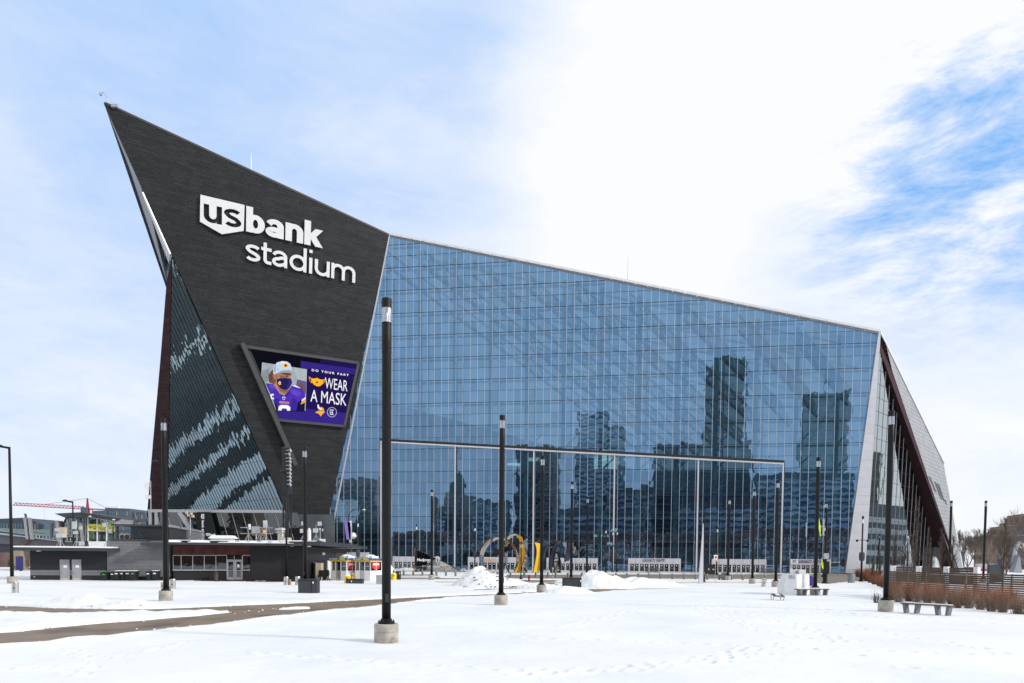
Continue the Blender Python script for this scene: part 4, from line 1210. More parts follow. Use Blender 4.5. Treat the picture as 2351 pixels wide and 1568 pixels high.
screen_poly([(512, 640), (620, 600), (600, 780), (548, 800), (505, 705)], mid[0], 4.3)
screen_poly([(1000, 760), (1128, 790), (1122, 960), (1060, 880), (985, 850)], mid[8], 4.4)
screen_poly([(600, 700), (640, 640), (655, 700), (648, 790), (615, 790)], esk2, 5.2)
screen_poly([(760, 705), (830, 712), (870, 735), (850, 742), (760, 744)], mid[3], 10.5)
screen_poly([(905, 700), (922, 706), (917, 745), (902, 742)], mid[2], 10.6)
screen_poly([(845, 712), (872, 708), (880, 720), (850, 724)], enavy, 11)
screen_poly([(720, 860), (790, 905), (870, 908), (895, 890), (880, 925), (830, 950), (770, 925)], mid[3], 8.6)
screen_poly([(705, 800), (716, 850), (760, 930), (740, 915), (700, 840)], mid[2], 8.7)
screen_poly([(600, 830), (660, 832), (700, 900), (650, 900)], mid[5], 6.5)
screen_poly([(760, 960), (820, 985), (880, 930), (900, 960), (850, 1010), (790, 1005)], mid[4], 6.5)
screen_poly([(905, 900), (1010, 905), (1060, 960), (1000, 1000), (930, 960)], mid[5], 6.5)
screen_poly([(690, 1010), (760, 1040), (740, 1120), (690, 1090)], mid[4], 6.5)
screen_poly([(930, 1020), (1000, 1050), (985, 1180), (920, 1190), (915, 1100)], mid[4], 6.5)
screen_poly([(672, 1060), (715, 1110), (735, 1180), (705, 1180)], ejs, 6.6)
screen_poly([(740, 540), (790, 512), (850, 520), (870, 545), (800, 535)], mid[7], 11.5)
screen_poly([(675, 650), (684, 590), (712, 545), (700, 620), (706, 668)], ecs, 11.5)
screen_poly([(880, 760), (925, 770), (925, 815), (890, 860), (850, 890), (872, 820)], mid[6], 13.4)
screen_poly([(722, 615), (740, 612), (741, 617), (723, 620)], enavy, 12.5); screen_poly([(722, 626), (740, 623), (741, 628), (723, 631)], enavy, 12.5)
# mask symbol, words
screen_poly([(1190, 742), (1235, 748), (1280, 738), (1320, 760), (1372, 765), (1362, 810), (1325, 852), (1280, 858), (1230, 830), (1200, 790)], ey, 5)
for lp in ([(1164, 718), (1196, 740), (1206, 800), (1200, 812), (1186, 800), (1168, 760)], [(1360, 760), (1392, 755), (1386, 795), (1350, 835), (1352, 815)]):
    screen_poly(lp, ey, 4)
    cx_ = sum(p[0] for p in lp)/len(lp); cy_ = sum(p[1] for p in lp)/len(lp)
    screen_poly([(cx_+(p[0]-cx_)*0.62, cy_+(p[1]-cy_)*0.68) for p in lp], epd, 4.5)
screen_poly([(1275, 815), (1258, 800), (1262, 788), (1275, 793), (1288, 788), (1293, 800)], epd, 6)
def scr_text(txt, bl, br, tl, off, mat=ew, lay=6, sp=1.0):
    a0, b0 = PP.ab(*ks(*bl)); a1, b1 = PP.ab(*ks(*br)); at_, bt = PP.ab(*ks(*tl))
    me = text_mesh(txt, off, 0.0, sp)
    xs = [v.co.x for v in me.vertices]; ysv = [v.co.y for v in me.vertices]
    sx = (a1-a0)/(max(xs)-min(xs)); sl_ = (b1-b0)/(a1-a0); sy = (bt-b0-sl_*(at_-a0))/(max(ysv)-min(ysv))
    of = origin(scr)
    x0 = min(xs); y0 = min(ysv)
    for v in me.vertices:
        da = (v.co.x-x0)*sx
        v.co = PP.pt(a0+da, b0+sl_*da+(v.co.y-y0)*sy, 0.405+0.004*lay+0.002)-of
    me.materials.clear(); me.materials.append(mat)
    o = bpy.data.objects.new('screen_text', me); C.objects.link(o); o.parent = scr
scr_text('DO YOUR PART', (1203, 645), (1718, 718), (1206, 614), 0.03, sp=1.5)
scr_text('WEAR', (1385, 885), (1700, 928), (1360, 728), 0.0)
scr_text('A MASK', (1185, 1068), (1685, 1128), (1240, 905), 0.0)
scr_text('VIKINGS', (748, 1092), (888, 1100), (748, 1062), 0.02, mat=ey, lay=9)
# helmeted-head emblem
screen_poly([(1283, 1108), (1300, 1110), (1310, 1150), (1345, 1168), (1330, 1186), (1300, 1176), (1284, 1150)], ew, 5)
screen_poly([(1310, 1150), (1340, 1142), (1366, 1160), (1376, 1190), (1345, 1190), (1325, 1185)], ey, 5)
screen_poly([(1252, 1222), (1285, 1200), (1330, 1190), (1362, 1205), (1352, 1240), (1330, 1276), (1312, 1250), (1290, 1232)], ey, 5)
screen_poly([(1350, 1195), (1378, 1192), (1382, 1225), (1355, 1240)], emis('led_face', (0.75, 0.45, 0.30)), 6)
screen_poly([(1456, 1176), (1512, 1182), (1492, 1215), (1508, 1255), (1456, 1248)], ew, 5)
screen_poly([(1461, 1182), (1502, 1187), (1485, 1215), (1498, 1249), (1461, 1243)], ep, 6)
for yy in (1192, 1214, 1236): screen_poly([(1464, yy), (1488, yy+3), (1488, yy+10), (1464, yy+7)], ew, 7)
for kk in range(22):
    an = kk/22*2*math.pi; ux, uy = 1484+64*math.cos(an), 1216+66*math.sin(an)
    screen_poly([(ux-4, uy-5), (ux+4, uy-5), (ux+4, uy+5), (ux-4, uy+5)], ew, 5)
# frame bars of the screen: the long left one runs on down the wall
def pbar(p, q_, w, c0, c1, name='screen_frame', mat=zinc_b, par=scr):
    A = PP.ab(*ks(*p)); B = PP.ab(*ks(*q_)); d = Vector((B[0]-A[0], B[1]-A[1], 0)); L_ = d.length; d.normalize()
    nx, ny = -d.y*w/2, d.x*w/2
    pts = [PP.pt(A[0]+nx, A[1]+ny, c0), PP.pt(B[0]+nx, B[1]+ny, c0), PP.pt(B[0]-nx, B[1]-ny, c0), PP.pt(A[0]-nx, A[1]-ny, c0)]
    return put(MB().prism(pts, PP.n*(c1-c0)), name, mat, par)
fm = pm('screen_frame_grey', (0.060, 0.060, 0.063), 0.5, 0.2, 0.1)
pbar((228, 262), (968, 1949), 0.95, 0.02, 1.9, mat=fm)
pbar((290, 308), (1850, 532), 0.62, 0.02, 0.95, mat=fm)
pbar((1848, 535), (1650, 1418), 0.55, 0.02, 0.95, mat=fm)
pbar((735, 1325), (1655, 1412), 0.55, 0.02, 0.95, mat=fm)
# lobby front under the prow side glass
LB = Pl(G(520, 1308), Vector((1, -0.05, 0)), (0, 0, 1))
lob = put(MB().plb(LB, *(LB.ab(345, 1300)[0], LB.ab(652, 1300)[0]), LB.ab(500, 1177)[1], LB.ab(500, 1170.5)[1], -0.5, 0.6), 'lobby', frame_g, st)
la0, la1 = LB.ab(385, 1300)[0], LB.ab(650, 1300)[0]; lt = LB.ab(500, 1176)[1]
put(MB().plb(LB, LB.ab(345, 1300)[0], la1+9, 0, lt, -6, -5.6), 'lobby_back', int_dark, lob)
lean = 0.28
k = -3
while True:
    x = la0+k*2.3
    if x > la1+2: break
    pts = [(x, lt), (x+2.3, lt), (x+2.3+lt*lean, 0), (x+lt*lean, 0)]
    c = cell(pts, la0-2, la1+8, 0, lt*0.5); d = cell(pts, la0-2, la1+8, lt*0.5+0.05, lt)
    for cc in (c, d):
        if cc: put(MB().prism([LB.pt(a, b, 0) for a, b in cc], LB.n*0.05), 'glass_pane', window_d, lob)
    A = LB.pt(x, lt, 0.1); B = LB.pt(x+lt*lean, 0, 0.1)
    put(MB().bar(A, B, 0.07), 'mullion', frame_g, lob); k += 1
for xx in (347, 361): 
    A = LB.hit(xx, 1175); B = LB.hit(xx+2, 1300); put(MB().bar(A+LB.n*0.3, B+LB.n*0.3, 0.55), 'post', frame_g, lob)
put(MB().bar(LB.hit(415, 1176)+LB.n*0.3, LB.hit(455, 1240)+LB.n*0.3, 0.8), 'post', frame_g, lob)
# dark sign slab with the two small name signs
k8 = K(700, 2050, 4.702)
put(MB().prism([LB.hit(*k8(*p))+LB.n*1.0 for p in ((480, 0), (720, 0), (860, 560), (480, 560))], LB.n*0.5), 'sign_slab', zinc_b, lob)
LS = Pl(LB.pt(0, 0, 1.55), LB.u, (0, 0, 1))
def lobtext(txt, bl, tr, off=0.02, rot=False):
    p0 = LS.ab(*k8(*bl)); p1 = LS.ab(*k8(*tr))
    if not rot: return text_on(txt, LS, p0[0], p1[0], p0[1], p1[1], 0.0, 0.06, sign_w, 'lettering', lob, off)
    PV = Pl(LS.pt(p0[0], p1[1], 0), (0, 0, -1), LB.u); PV.u = Vector((0, 0, -1)); PV.v = LB.u; PV.n = LB.n
    return text_on(txt, PV, 0, p1[1]-p0[1], 0, p1[0]-p0[0], 0.0, 0.06, sign_w, 'lettering', lob, off)
lobtext('bank', (655, 435), (768, 395), 0.04); lobtext('stadium', (648, 480), (810, 440), 0.0)
shield(LS, lob, k8, (584, 388), (655, 390), (655, 430), (620, 444), (584, 430), (((590, 430), (618, 430)), (590, 402)), (((621, 430), (649, 430)), (621, 402)), 0.0, 0.06)
lobtext('bank stadium', (508, 530), (548, 150), 0.03, rot=True)
shield(Pl(LS.pt(0, 0, 0), LB.u, (0, 0, 1)), lob, k8, (497, 30), (548, 28), (548, 120), (520, 124), (490, 100), (((505, 70), (540, 70)), (505, 42)), (((505, 112), (540, 112)), (505, 80)), 0.0, 0.06)
# rods on the roof
def rod(px, py0, py1, Y, lab):
    p = atY(px, py1, Y); t_ = atY(px, py0, Y)
    o = put(MB().tube(p, Vector((p.x, p.y, t_.z)), 0.06, 0.03, 6), 'lightning_rod', galv)
    return tag(o, lab, 'rod')
r_ = rod(577, 349, 390, 158, 'thin lightning rod on the sloping edge above the prow')
r2 = rod(1441, 590, 650, 161, 'thin tall lightning rod on the roof edge of the glass wall')
r3 = rod(2084, 880, 905, 205, 'short lightning rod on the roof edge of the grey end')
tp = tip+Vector((0.6, 0.6, -0.1))
mb = MB(); mb.path([tp, tp+Vector((-0.2, 0, 1.2)), tp+Vector((-0.8, 0, 2.2)), tp+Vector((-1.5, 0, 2.4))], 0.06); mb.lathe([(0.05, 0), (0.25, -0.15), (0.28, -0.5), (0.1, -0.7)], tp+Vector((-1.5, 0, 2.4)), 10)
mb.box(tp.x+0.6, tp.x+1.8, tp.y-0.3, tp.y+0.3, tp.z-0.5, tp.z+0.05)
tag(put(mb, 'security_camera', galv), 'small camera on a curved arm at the very tip of the prow', 'camera')
# ================================================================ LIGHT COLUMNS
def light_column(name='light_column'):
    r = empty(name, (0, 0, 0))
    put(MB().lathe([(0.40, -0.1), (0.412, 0.0), (0.415, 0.20), (0.405, 0.205), (0.405, 0.215), (0.415, 0.22), (0.415, 0.42), (0.403, 0.426), (0.403, 0.440), (0.416, 0.446), (0.416, 0.655), (0.40, 0.70), (0.39, 0.705)], n=28), 'concrete_base', concrete, r, world=False, smooth=False)
    put(MB().lathe([(0.29, 0.70), (0.29, 0.78), (0.20, 0.80), (0.20, 0.86), (0.165, 0.88)], n=24), 'flange', black, r, world=False)
    sh = put(MB().lathe([(0.155, 0.86), (0.158, 10.0), (0.165, 10.02), (0.165, 10.86), (0.155, 10.88)], n=24), 'shaft', black, r, world=False, smooth=True)
    hd = MB().box(-.055, .055, -.172, -.150, 1.45, 1.75)
    for k in range(6):
        t = k*math.pi/3; hd.tube((.245*math.cos(t), .245*math.sin(t), .78), (.245*math.cos(t), .245*math.sin(t), .84), .02, n=6)
    put(hd, 'access_cover', black_m, sh, world=False)
    bands = MB()
    for z in (9.9, 10.84): bands.lathe([(0.170, z), (0.170, z+0.03)], n=24)
    put(bands, 'band', black, sh, world=False)
    ln = put(MB().lathe([(0.165, 10.88), (0.165, 11.36)], n=24), 'lens', lens, r, world=False)
    mb = MB().lathe([(0.05, 10.88), (0.05, 11.36)], n=8)
    for k in range(10):
        t = k*math.pi/5; mb.tube((0.145*math.cos(t), 0.145*math.sin(t), 10.88), (0.145*math.cos(t), 0.145*math.sin(t), 11.36), 0.012, n=4)
    mb.lathe([(0.13, 11.34), (0.04, 11.18)], n=12)
    put(mb, 'lamp', lens_in, ln, world=False)
    put(MB().lathe([(0.172, 11.36), (0.172, 11.66), (0.16, 11.68)], n=24), 'cap', black, r, world=False)
    return r
lc = light_column()
first = True
def col(x, y, label, rz=None, sc=None, grp='cylindrical light columns on the plaza'):
    global first
    o = lc if first else copy_tree(lc); first = False
    g = G(x, y); o.location = (g.x, g.y, 0); o.rotation_euler = (0, 0, rz if rz is not None else random.uniform(0, 6.28))
    return tag(o, label, 'lamp post', grp)
col(887, 1478.5, 'nearest and largest black light column with a round weathered concrete base, left of centre', 0.3)
col(1150, 1392, 'black light column left of the yellow sculpture, second tallest in the middle of the picture')
col(1243, 1361.5, 'black light column with concrete base just left of the dark open cabinet and clean snow pile')
col(381, 1381, 'black light column in front of the grey plank wall of the low building')
col(701, 1362, 'black light column rising in front of the dark metal cabinet by the yellow barrels')
col(2033, 1405.5, 'large black light column by the bench and reddish shrubs at the right')
col(1871, 1367.5, 'black light column behind the bench beside the white ice chest')
col(1780.5, 1348.5, 'black light column just left of the white ice chest')
col(1727, 1341, 'black light column right of the white obelisk, third left of the ice chest')
col(991, 1332, 'black light column in front of the mirrored plaza sign')
col(1311, 1342, 'black light column standing behind the dark open metal cabinet')
col(1347, 1330.5, 'black light column behind the tallest clean snow pile')
col(1671, 1333, 'black light column with grey pedestal between bollards right of the obelisk')
col(2178, 1337, 'black light column behind the fence in front of the grey stadium flank')
col(2257, 1338, 'black light column behind the fence among bare trees near the brick building')
# slimmer street poles with the same head and a speaker pod, near the stadium front
def slim_pole(pod=True, arms=True, h=9.3):
    r = empty('pod_light_pole', (0, 0, 0))
    put(MB().lathe([(0.30, 0), (0.30, 0.35), (0.16, 0.42)], n=14), 'base', black, r, world=False)
    put(MB().lathe([(0.14, 0.35), (0.10, h-1.0)], n=12), 'shaft', black, r, world=False, smooth=True)
    put(MB().lathe([(0.125, h-1.0), (0.125, h-0.45)], n=12), 'lens', lens_in, r, world=False)
    put(MB().lathe([(0.14, h-0.45), (0.14, h)], n=12), 'cap', black, r, world=False)
    if pod: put(MB().lathe([(0.16, 2.95), (0.34, 3.05), (0.40, 3.7), (0.36, 4.15), (0.14, 4.25)], n=12), 'speaker_pod', dark_trim, r, world=False)
    if arms:
        mb = MB(); mb.tube((-0.7, 0, 5.9), (0.7, 0, 5.9), 0.035, n=5)
        for s in (-0.7, 0.7): mb.lathe([(0.05, 0), (0.16, -0.06), (0.16, -0.28), (0.05, -0.34)], (s, 0, 6.0), 8)
        put(mb, 'camera_arm', black, r, world=False)
    return r
def height_at(x, y0, ytop): 
    g = G(x, y0); return atY(x, ytop, g.y).z
sp1 = slim_pole(); used1 = False
for x, y, lab, pod in ((1390, 1315, 'slim black pole with speaker pod right behind the tallest snow pile', 1), (1416, 1313.5, 'slim black pole with speaker pod behind the stacked barriers', 1),
                  (1645, 1320, 'slim black pole with speaker pod left of the second plain entrance', 1), (1630, 1315, 'slim black pole with a cross arm and pod beside the obelisk and waste bins', 1),
                  (1848, 1314, 'slim black pole with pod in front of the entrance numbered 20', 1), (1977, 1336, 'slim black pole with speaker pod at the tip of the reddish shrubs', 1),
                  (822, 1316, 'slim black pole with pod and cross arms above the ticket booths', 1), (1090, 1314, 'slim black pole with bright arm lamps near the mirrored sign', 1)):
    o = copy_tree(sp1) if used1 else sp1; used1 = True
    g = G(x, y); o.location = (g.x, g.y, 0); o.rotation_euler = (0, 0, random.uniform(-0.4, 0.4)); s = 1.0
    tag(o, lab, 'lamp post', 'slim poles with speaker pods')
sp2 = None
for x, y, lab in ((1406, 1313, 'slim black light pole beside the portal post behind the tallest snow pile'), (1128, 1309, 'slim black light pole seen through the big sculpture ring'),
                  (956, 1314, 'slim black light pole left of the mirrored sign on a low concrete foot'), (941, 1303, 'small far black light pole near the pointed snow pile'),
                  (741, 1309, 'small far black light pole at the foot of the prow'), (2082, 1318, 'slim black light pole in front of the end glass behind the fence'),
                  (1890, 1325, 'slim black light pole just left of the thick signal pole')):
    o = copy_tree(sp2) if sp2 else copy_tree(sp1)
    if sp2 is None:
        for c in kids(o):
            if c.name.startswith(('speaker_pod', 'camera_arm')): bpy.data.objects.remove(c)
        sp2 = o; o.name = 'slim_light_pole'
    g = G(x, y); o.location = (g.x, g.y, 0); tag(o, lab, 'lamp post', 'slim light poles')
# cobra-head street lights
def cobra(x, y, ytop, label, r0=0.13, arm=1.3, side=-1):
    g = G(x, y); h = atY(x, ytop, g.y).z
    r = empty('street_light', (g.x, g.y, 0), label, 'street light')
    put(MB().tube((0, 0, 0), (0, 0, h), r0, r0*0.6, 14), 'pole', black, r, world=False, smooth=True)
    put(MB().lathe([(r0*1.9, 0), (r0*1.9, 0.12), (r0, 0.2)], n=12), 'base', black, r, world=False)
    mb = MB(); mb.hexa([(0, -.06, h-0.22), (side*arm, -.16, h+0.02), (side*arm, .16, h+0.02), (0, .06, h-0.22), (0, -.06, h), (side*arm*0.9, -.14, h+0.16), (side*arm*0.9, .14, h+0.16), (0, .06, h)])
    mb.lathe([(0.1, h+0.0), (0.30, h+0.05), (0.26, h+0.17), (0.08, h+0.22)], (side*arm*0.75, 0, 0), 12)
    put(mb, 'lamp_head', black, r, world=False)
    return r
c_ = cobra(28, 1341, 1026, 'tall black street light with round concrete base at the left edge', 0.17, 1.3)
put(MB().lathe([(0.42, -0.1), (0.42, 0.75)], n=20), 'concrete_base', concrete, c_, world=False)
cobra(170, 1325, 1151, 'black street light behind the low building beside the glass station', 0.13, 1.3)
cobra(386, 1352, 1062, 'street light whose head shows left of the light column by the plank wall', 0.10, 1.3)
cobra(658, 1336, 1084, 'black street light in front of the dark building by the steel bollards', 0.13, 0.95)
def goose(x, y, ytop, label, side=1, r0=0.10, globe=False):
    g = G(x, y); h = atY(x, ytop, g.y).z
    r = empty('gooseneck_light', (g.x, g.y, 0), label, 'street light')
    put(MB().tube((0, 0, 0), (0, 0, h-1.6), r0, r0*0.7, 10), 'pole', black, r, world=False)
    pts = [(side*(1.5-1.5*math.cos(t)), 0, h-1.6+1.5*math.sin(t)) for t in [i*math.pi/2/6 for i in range(7)]]+[(side*2.6, 0, h-0.15)]
    put(MB().path(pts, r0*0.55, 6), 'arm', black, r, world=False)
    put(MB().lathe([(0.05, 0.1), (0.3, 0.0), (0.32, -0.12), (0.05, -0.2)], (side*2.6, 0, h-0.15), 10), 'lamp_head', galv, r, world=False)
    return r
goose(800, 1318, 1167, 'black gooseneck street light rising behind the right end of the dark building roof')
# black post with dome camera, lime signs and cabinet
g = G(1894, 1341); h = atY(1894, 1158, g.y).z
r = empty('signal_pole', (g.x, g.y, 0), 'thick black post with dome camera, grey cabinet and lime crossing signs', 'signal pole')
put(MB().lathe([(0.42, 0), (0.42, 0.12), (0.28, 0.35), (0.24, 2.4), (0.16, 2.6)], n=16), 'base', black, r, world=False)
put(MB().tube((0, 0, 2.4), (0, 0, h-0.5), 0.15, 0.12, 12), 'post', black, r, world=False)
mb = MB(); mb.path([(0, 0, h-0.5), (0.05, 0, h-0.1), (-0.1, 0, h), (-0.3, 0, h-0.1)], 0.05); mb.lathe([(0.1, 0), (0.2, -0.1), (0.18, -0.28), (0.05, -0.35)], (-0.3, 0, h-0.1), 10); put(mb, 'dome_camera', galv, r, world=False)
put(MB().box(-0.45, 0.2, -0.5, -0.16, 3.2, 3.9), 'cabinet', galv, r, world=False)
put(MB().box(-0.35, 0.3, -0.45, -0.16, 1.3, 2.9), 'control_box', black, r, world=False)
for k, (zx, zc, hh, ww) in enumerate(((-1.0, 7.1, 1.15, 0.11), (-0.55, 2.6, 0.75, 0.16))):
    put(MB().prism([(zx-ww, -0.3, zc), (zx, -0.55, zc-hh), (zx+ww, -0.3, zc), (zx, -0.05, zc+hh)], (0.05, 0.05, 0)), 'warning_sign', lime, r, world=False)
put(MB().bar((-1.3, -0.2, 7.3), (0, 0, 7.3), 0.06).bar((-1.0, -0.2, 6.2), (0, 0, 6.2), 0.05).box(-0.5, -0.3, -.1, .1, 6.2, 8.2).box(-2.6, -2.5, -.1, .1, 6.0, 7.8), 'bracket', galv, r, world=False)
# classic black street lantern by the hydrant
g = G(1196, 1331); h = atY(1196, 1244, g.y).z
r = empty('lantern_post', (g.x, g.y, 0), 'classic black lantern post beside the red hydrant', 'lantern')
put(MB().lathe([(0.24, 0), (0.24, 0.1), (0.14, 0.3), (0.10, 0.6), (0.065, 0.9), (0.06, h-0.9)], n=14), 'post', black, r, world=False)
put(MB().lathe([(0.10, h-0.9), (0.20, h-0.75), (0.30, h-0.25)], n=10), 'glass', pm('lantern_glass', (0.5, 0.38, 0.12), 0.3), r, world=False)
mb = MB().lathe([(0.38, h-0.25), (0.34, h-0.2), (0.08, h-0.04), (0.03, h+0.1)], n=10)
for k in range(8):
    t = k*math.pi/4; mb.tube((0.11*math.cos(t), 0.11*math.sin(t), h-0.9), (0.31*math.cos(t), 0.31*math.sin(t), h-0.25), 0.02, n=4)
put(mb, 'roof', black, r, world=False)
# thin tapering mast and the white obelisk next to it
g = G(1740/2.1364/1.7422+1148, 1337.5); g = G(1615, 1337.5); h = atY(1615, 1172, g.y).z
tag(put(MB().lathe([(0.30, 0), (0.24, 0.3), (0.14, 1.0), (0.10, 1.2), (0.05, h)], (g.x, g.y, 0), 12), 'mast', black), 'thin tapering black mast right beside the white obelisk', 'mast')
g = G(1609, 1341); h = atY(1609, 1202, g.y).z
mb = MB(); mb.hexa([(g.x-0.30, g.y-.2, 0), (g.x+0.24, g.y-.2, 0), (g.x+0.24, g.y+.2, 0), (g.x-0.30, g.y+.2, 0), (g.x+0.12, g.y-.05, h), (g.x+0.19, g.y-.05, h), (g.x+0.19, g.y+.05, h), (g.x+0.12, g.y+.05, h)])
tag(put(mb, 'obelisk', pier_clad), 'slim white tapering obelisk marker beside the thin mast', 'obelisk')
# ================================================================ LOW SERVICE BUILDING ON THE LEFT
B0 = G(72, 1332.5); B1 = G(704, 1334.0)
PB = Pl(B0, (B1-B0), (0, 0, 1))
k1 = K(0, 1700, 2.1364)
k9 = K(700, 2050, 4.702)
k10 = K(400, 2020, 5.111)
bld = empty('service_building', (B0.x, B0.y, 0), 'low dark service building with grey plank wall, rust panels and snowy flat roofs', 'building')
def pb(crop, x0, y0, x1, y1, c0, c1, name, mat, par=bld, pl=PB):
    xm, ym = (x0+x1)/2, (y0+y1)/2
    a0 = pl.ab(*crop(x0, ym))[0]; a1 = pl.ab(*crop(x1, ym))[0]; b0 = pl.ab(*crop(xm, y1))[1]; b1 = pl.ab(*crop(xm, y0))[1]
    return put(MB().plb(pl, a0, a1, b0, b1, c0, c1), name, mat, par)
def rows(crop, x0, y0, x1, y1, n, c, t, name, mat, par, gap=0.02, pl=PB, split=1):
    xm, ym = (x0+x1)/2, (y0+y1)/2
    a0 = pl.ab(*crop(x0, ym))[0]; a1 = pl.ab(*crop(x1, ym))[0]; b0 = pl.ab(*crop(xm, y1))[1]; b1 = pl.ab(*crop(xm, y0))[1]
    h = (b1-b0)/n
    for i in range(n):
        for s in range(split):
            w = (a1-a0)/split
            put(MB().plb(pl, a0+w*s+0.006, a0+w*(s+1)-0.006, b0+i*h, b0+(i+1)*h-gap, c, c+t), name, mat, par)
wl = pb(k1, 257, 1066, 918, 1326, -9, 0.0, 'wall', dark_wall)
rows(k1, 259, 1080, 917, 1238, 11, 0.0, 0.03, 'siding_board', dark_wall, wl, 0.012)
rows(k1, 259, 1239, 917, 1284, 2, 0.0, 0.06, 'plank', grey_plank, wl, 0.02, split=2)
rf = pb(k1, 150, 1048, 1028, 1076, -10, 1.6, 'roof', dark_trim)
pb(k1, 158, 1037, 1012, 1049, -10, 1.62, 'snow_cover', snow, rf)
for x0, x1 in ((515, 597), (618, 697)):
    d = pb(k1, x0, 1150, x1, 1326, 0.02, 0.10, 'door_frame', frame_g)
    lf = pb(k1, x0+9, 1157, x1-8, 1324, 0.10, 0.14, 'door', door_grey, d)
    pb(k1, x0+33, 1198, x0+62, 1219, 0.14, 0.15, 'notice', whiteprint, d)
    pb(k1, x0+15, 1246, x0+20, 1274, 0.14, 0.19, 'handle', galv, d)
    pb(k1, x0+9, 1306, x1-8, 1323, 0.14, 0.15, 'kick_plate', beige, d)
pb(k1, 290, 1290, 302, 1303, 0.03, 0.1, 'outlet_box', galv)
pb(k1, 345, 1073, 374, 1081, 0.5, 0.9, 'wall_lamp', white_p)
# plank-clad middle block
mw_ = pb(k1, 918, 986, 1448, 1296, -8, 0.1, 'plank_wall', grey_plank)
rows(k1, 958, 988, 1446, 1062, 3, 0.1, 0.03, 'plank', grey_plank, mw_, 0.022)
rows(k1, 920, 1062, 1446, 1292, 8, 0.1, 0.03, 'plank', grey_plank, mw_, 0.022, split=1)
pb(k1, 918, 1296, 1448, 1326, -8, 0.05, 'plinth', dark_wall)
# roof-top plant screen with horn loudspeakers
sc_ = pb(k1, 960, 850, 1440, 865, -5, 0.35, 'plant_screen', dark_trim)
pb(k1, 958, 974, 1290, 988, -5, 0.25, 'deck_edge', dark_trim, sc_)
for x in (965, 1000, 1010, 1122, 1192, 1280): pb(k1, x, 865, x+6, 975, 0.0, 0.1, 'post', black_m, sc_)
for i in range(12):
    y = 868+i*8.6; pb(k1, 1120, y, 1282, y+4.2, 0.0, 0.12, 'louvre', dark_trim, sc_)
for i in range(14):
    y = 867+i*7.6; pb(k1, 968, y, 1008, y+2.0, 0.02, 0.06, 'louvre', black_m, sc_)
pb(k1, 1282, 860, 1440, 988, -4, 0.06, 'screen_panel', dark_wall, sc_)
pb(k1, 1010, 866, 1440, 975, -4.2, -4, 'screen_back', black_m, sc_)
# return of the screen going back to the right
cA = PB.hit(*k10(1424, 560)); cB = atY(*k10(2100, 600), cA.y+20)
PS = Pl(Vector((cA.x, cA.y, 0)), Vector((cB.x-cA.x, cB.y-cA.y, 0)), (0, 0, 1))
zt = atY(*k10(1424, 425), cA.y).z; zb = 4.2
La = PS.abp(cB)[0]; Lm = PS.ab(*k10(1766, 600))[0]
put(MB().plb(PS, 0, Lm, zb, zt-0.15, -0.3, 0.0), 'screen_panel', dark_wall, sc_)
put(MB().plb(PS, -0.1, La+0.1, zt-0.15, zt+0.12, -0.4, 0.2), 'screen_cap', frame_g, sc_)
n = 11
for i in range(n):
    z0 = zb+(zt-0.2-zb)*i/n
    put(MB().hexa([PS.pt(Lm, z0, 0.25), PS.pt(La, z0, 0.25), PS.pt(La, z0+0.04, 0), PS.pt(Lm, z0+0.04, 0), PS.pt(Lm, z0+0.12, 0.25), PS.pt(La, z0+0.12, 0.25), PS.pt(La, z0+0.16, 0), PS.pt(Lm, z0+0.16, 0)]), 'louvre', frame_g, sc_)
put(MB().plb(PS, Lm, La, zb, zt-0.2, -0.5, -0.3), 'screen_back', black_m, sc_)
# four horn loudspeakers on the deck
for i, x in enumerate((1040, 1085, 1132, 1188)):
    p = PB.hit(*k1(x, 955))+PB.n*-0.6
    r = empty('horn_speaker', (p.x, p.y, p.z-0.35), ['leftmost', 'second', 'third', 'rightmost'][i]+' of four grey horn loudspeakers on the roof deck', 'loudspeaker', 'horn loudspeakers')
    d = Vector((random.uniform(-.4, .5), -1, 0)).normalized()
    put(MB().tube((0, 0, 0.35), d*0.55+Vector((0, 0, 0.35)), 0.20, 0.40, 14), 'horn', pm('horn_grey%d' % i, (0.30, 0.28, 0.26), 0.6), r, world=False)
    put(MB().tube(d*0.551+Vector((0, 0, 0.35)), d*0.57+Vector((0, 0, 0.35)), 0.28, 0.1, 12).box(-.05, .05, -.05, .05, -0.2, 0.3), 'driver', black_m, r, world=False)
# right-hand block with rust panels, windows and doors
rb = pb(k9, -10, 615, 2450, 640, -6, 0.0, 'head_wall', dark_wall)
wr = pb(k9, 1412, 625, 2420, 1275, -5, 0.0, 'dark_wall', dark_wall)
rows(k9, 1414, 630, 2010, 1265, 11, 0.0, 0.02, 'siding_board', dark_wall, wr, 0.01)
for i in range(17):
    y = 850+i*22; pb(k9, 2020, y, 2412, y+12, 0.0, 0.08, 'louvre', dark_wall, wr)
for x0, x1 in ((-35, 112), (114, 328), (330, 545), (547, 762), (764, 965), (968, 1262), (1265, 1412)):
    pb(k9, x0+2, 622, x1-2, 800, -0.1, 0.04, 'rust_panel', rust)
pb(k9, -30, 1095, 968, 1272, -4, 0.0, 'sill_wall', dark_wall); pb(k9, 1278, 1095, 1412, 1272, -4, 0.0, 'sill_wall', dark_wall)
pb(k9, -30, 800, 1412, 1272, -4.4, -4.0, 'back_wall', pm('shop_inside', (0.10, 0.075, 0.055), 0.8, 0, 0.5, 0.5))
pb(k9, 860, 850, 960, 1075, -2.4, -2.2, 'inner_wall', beige)
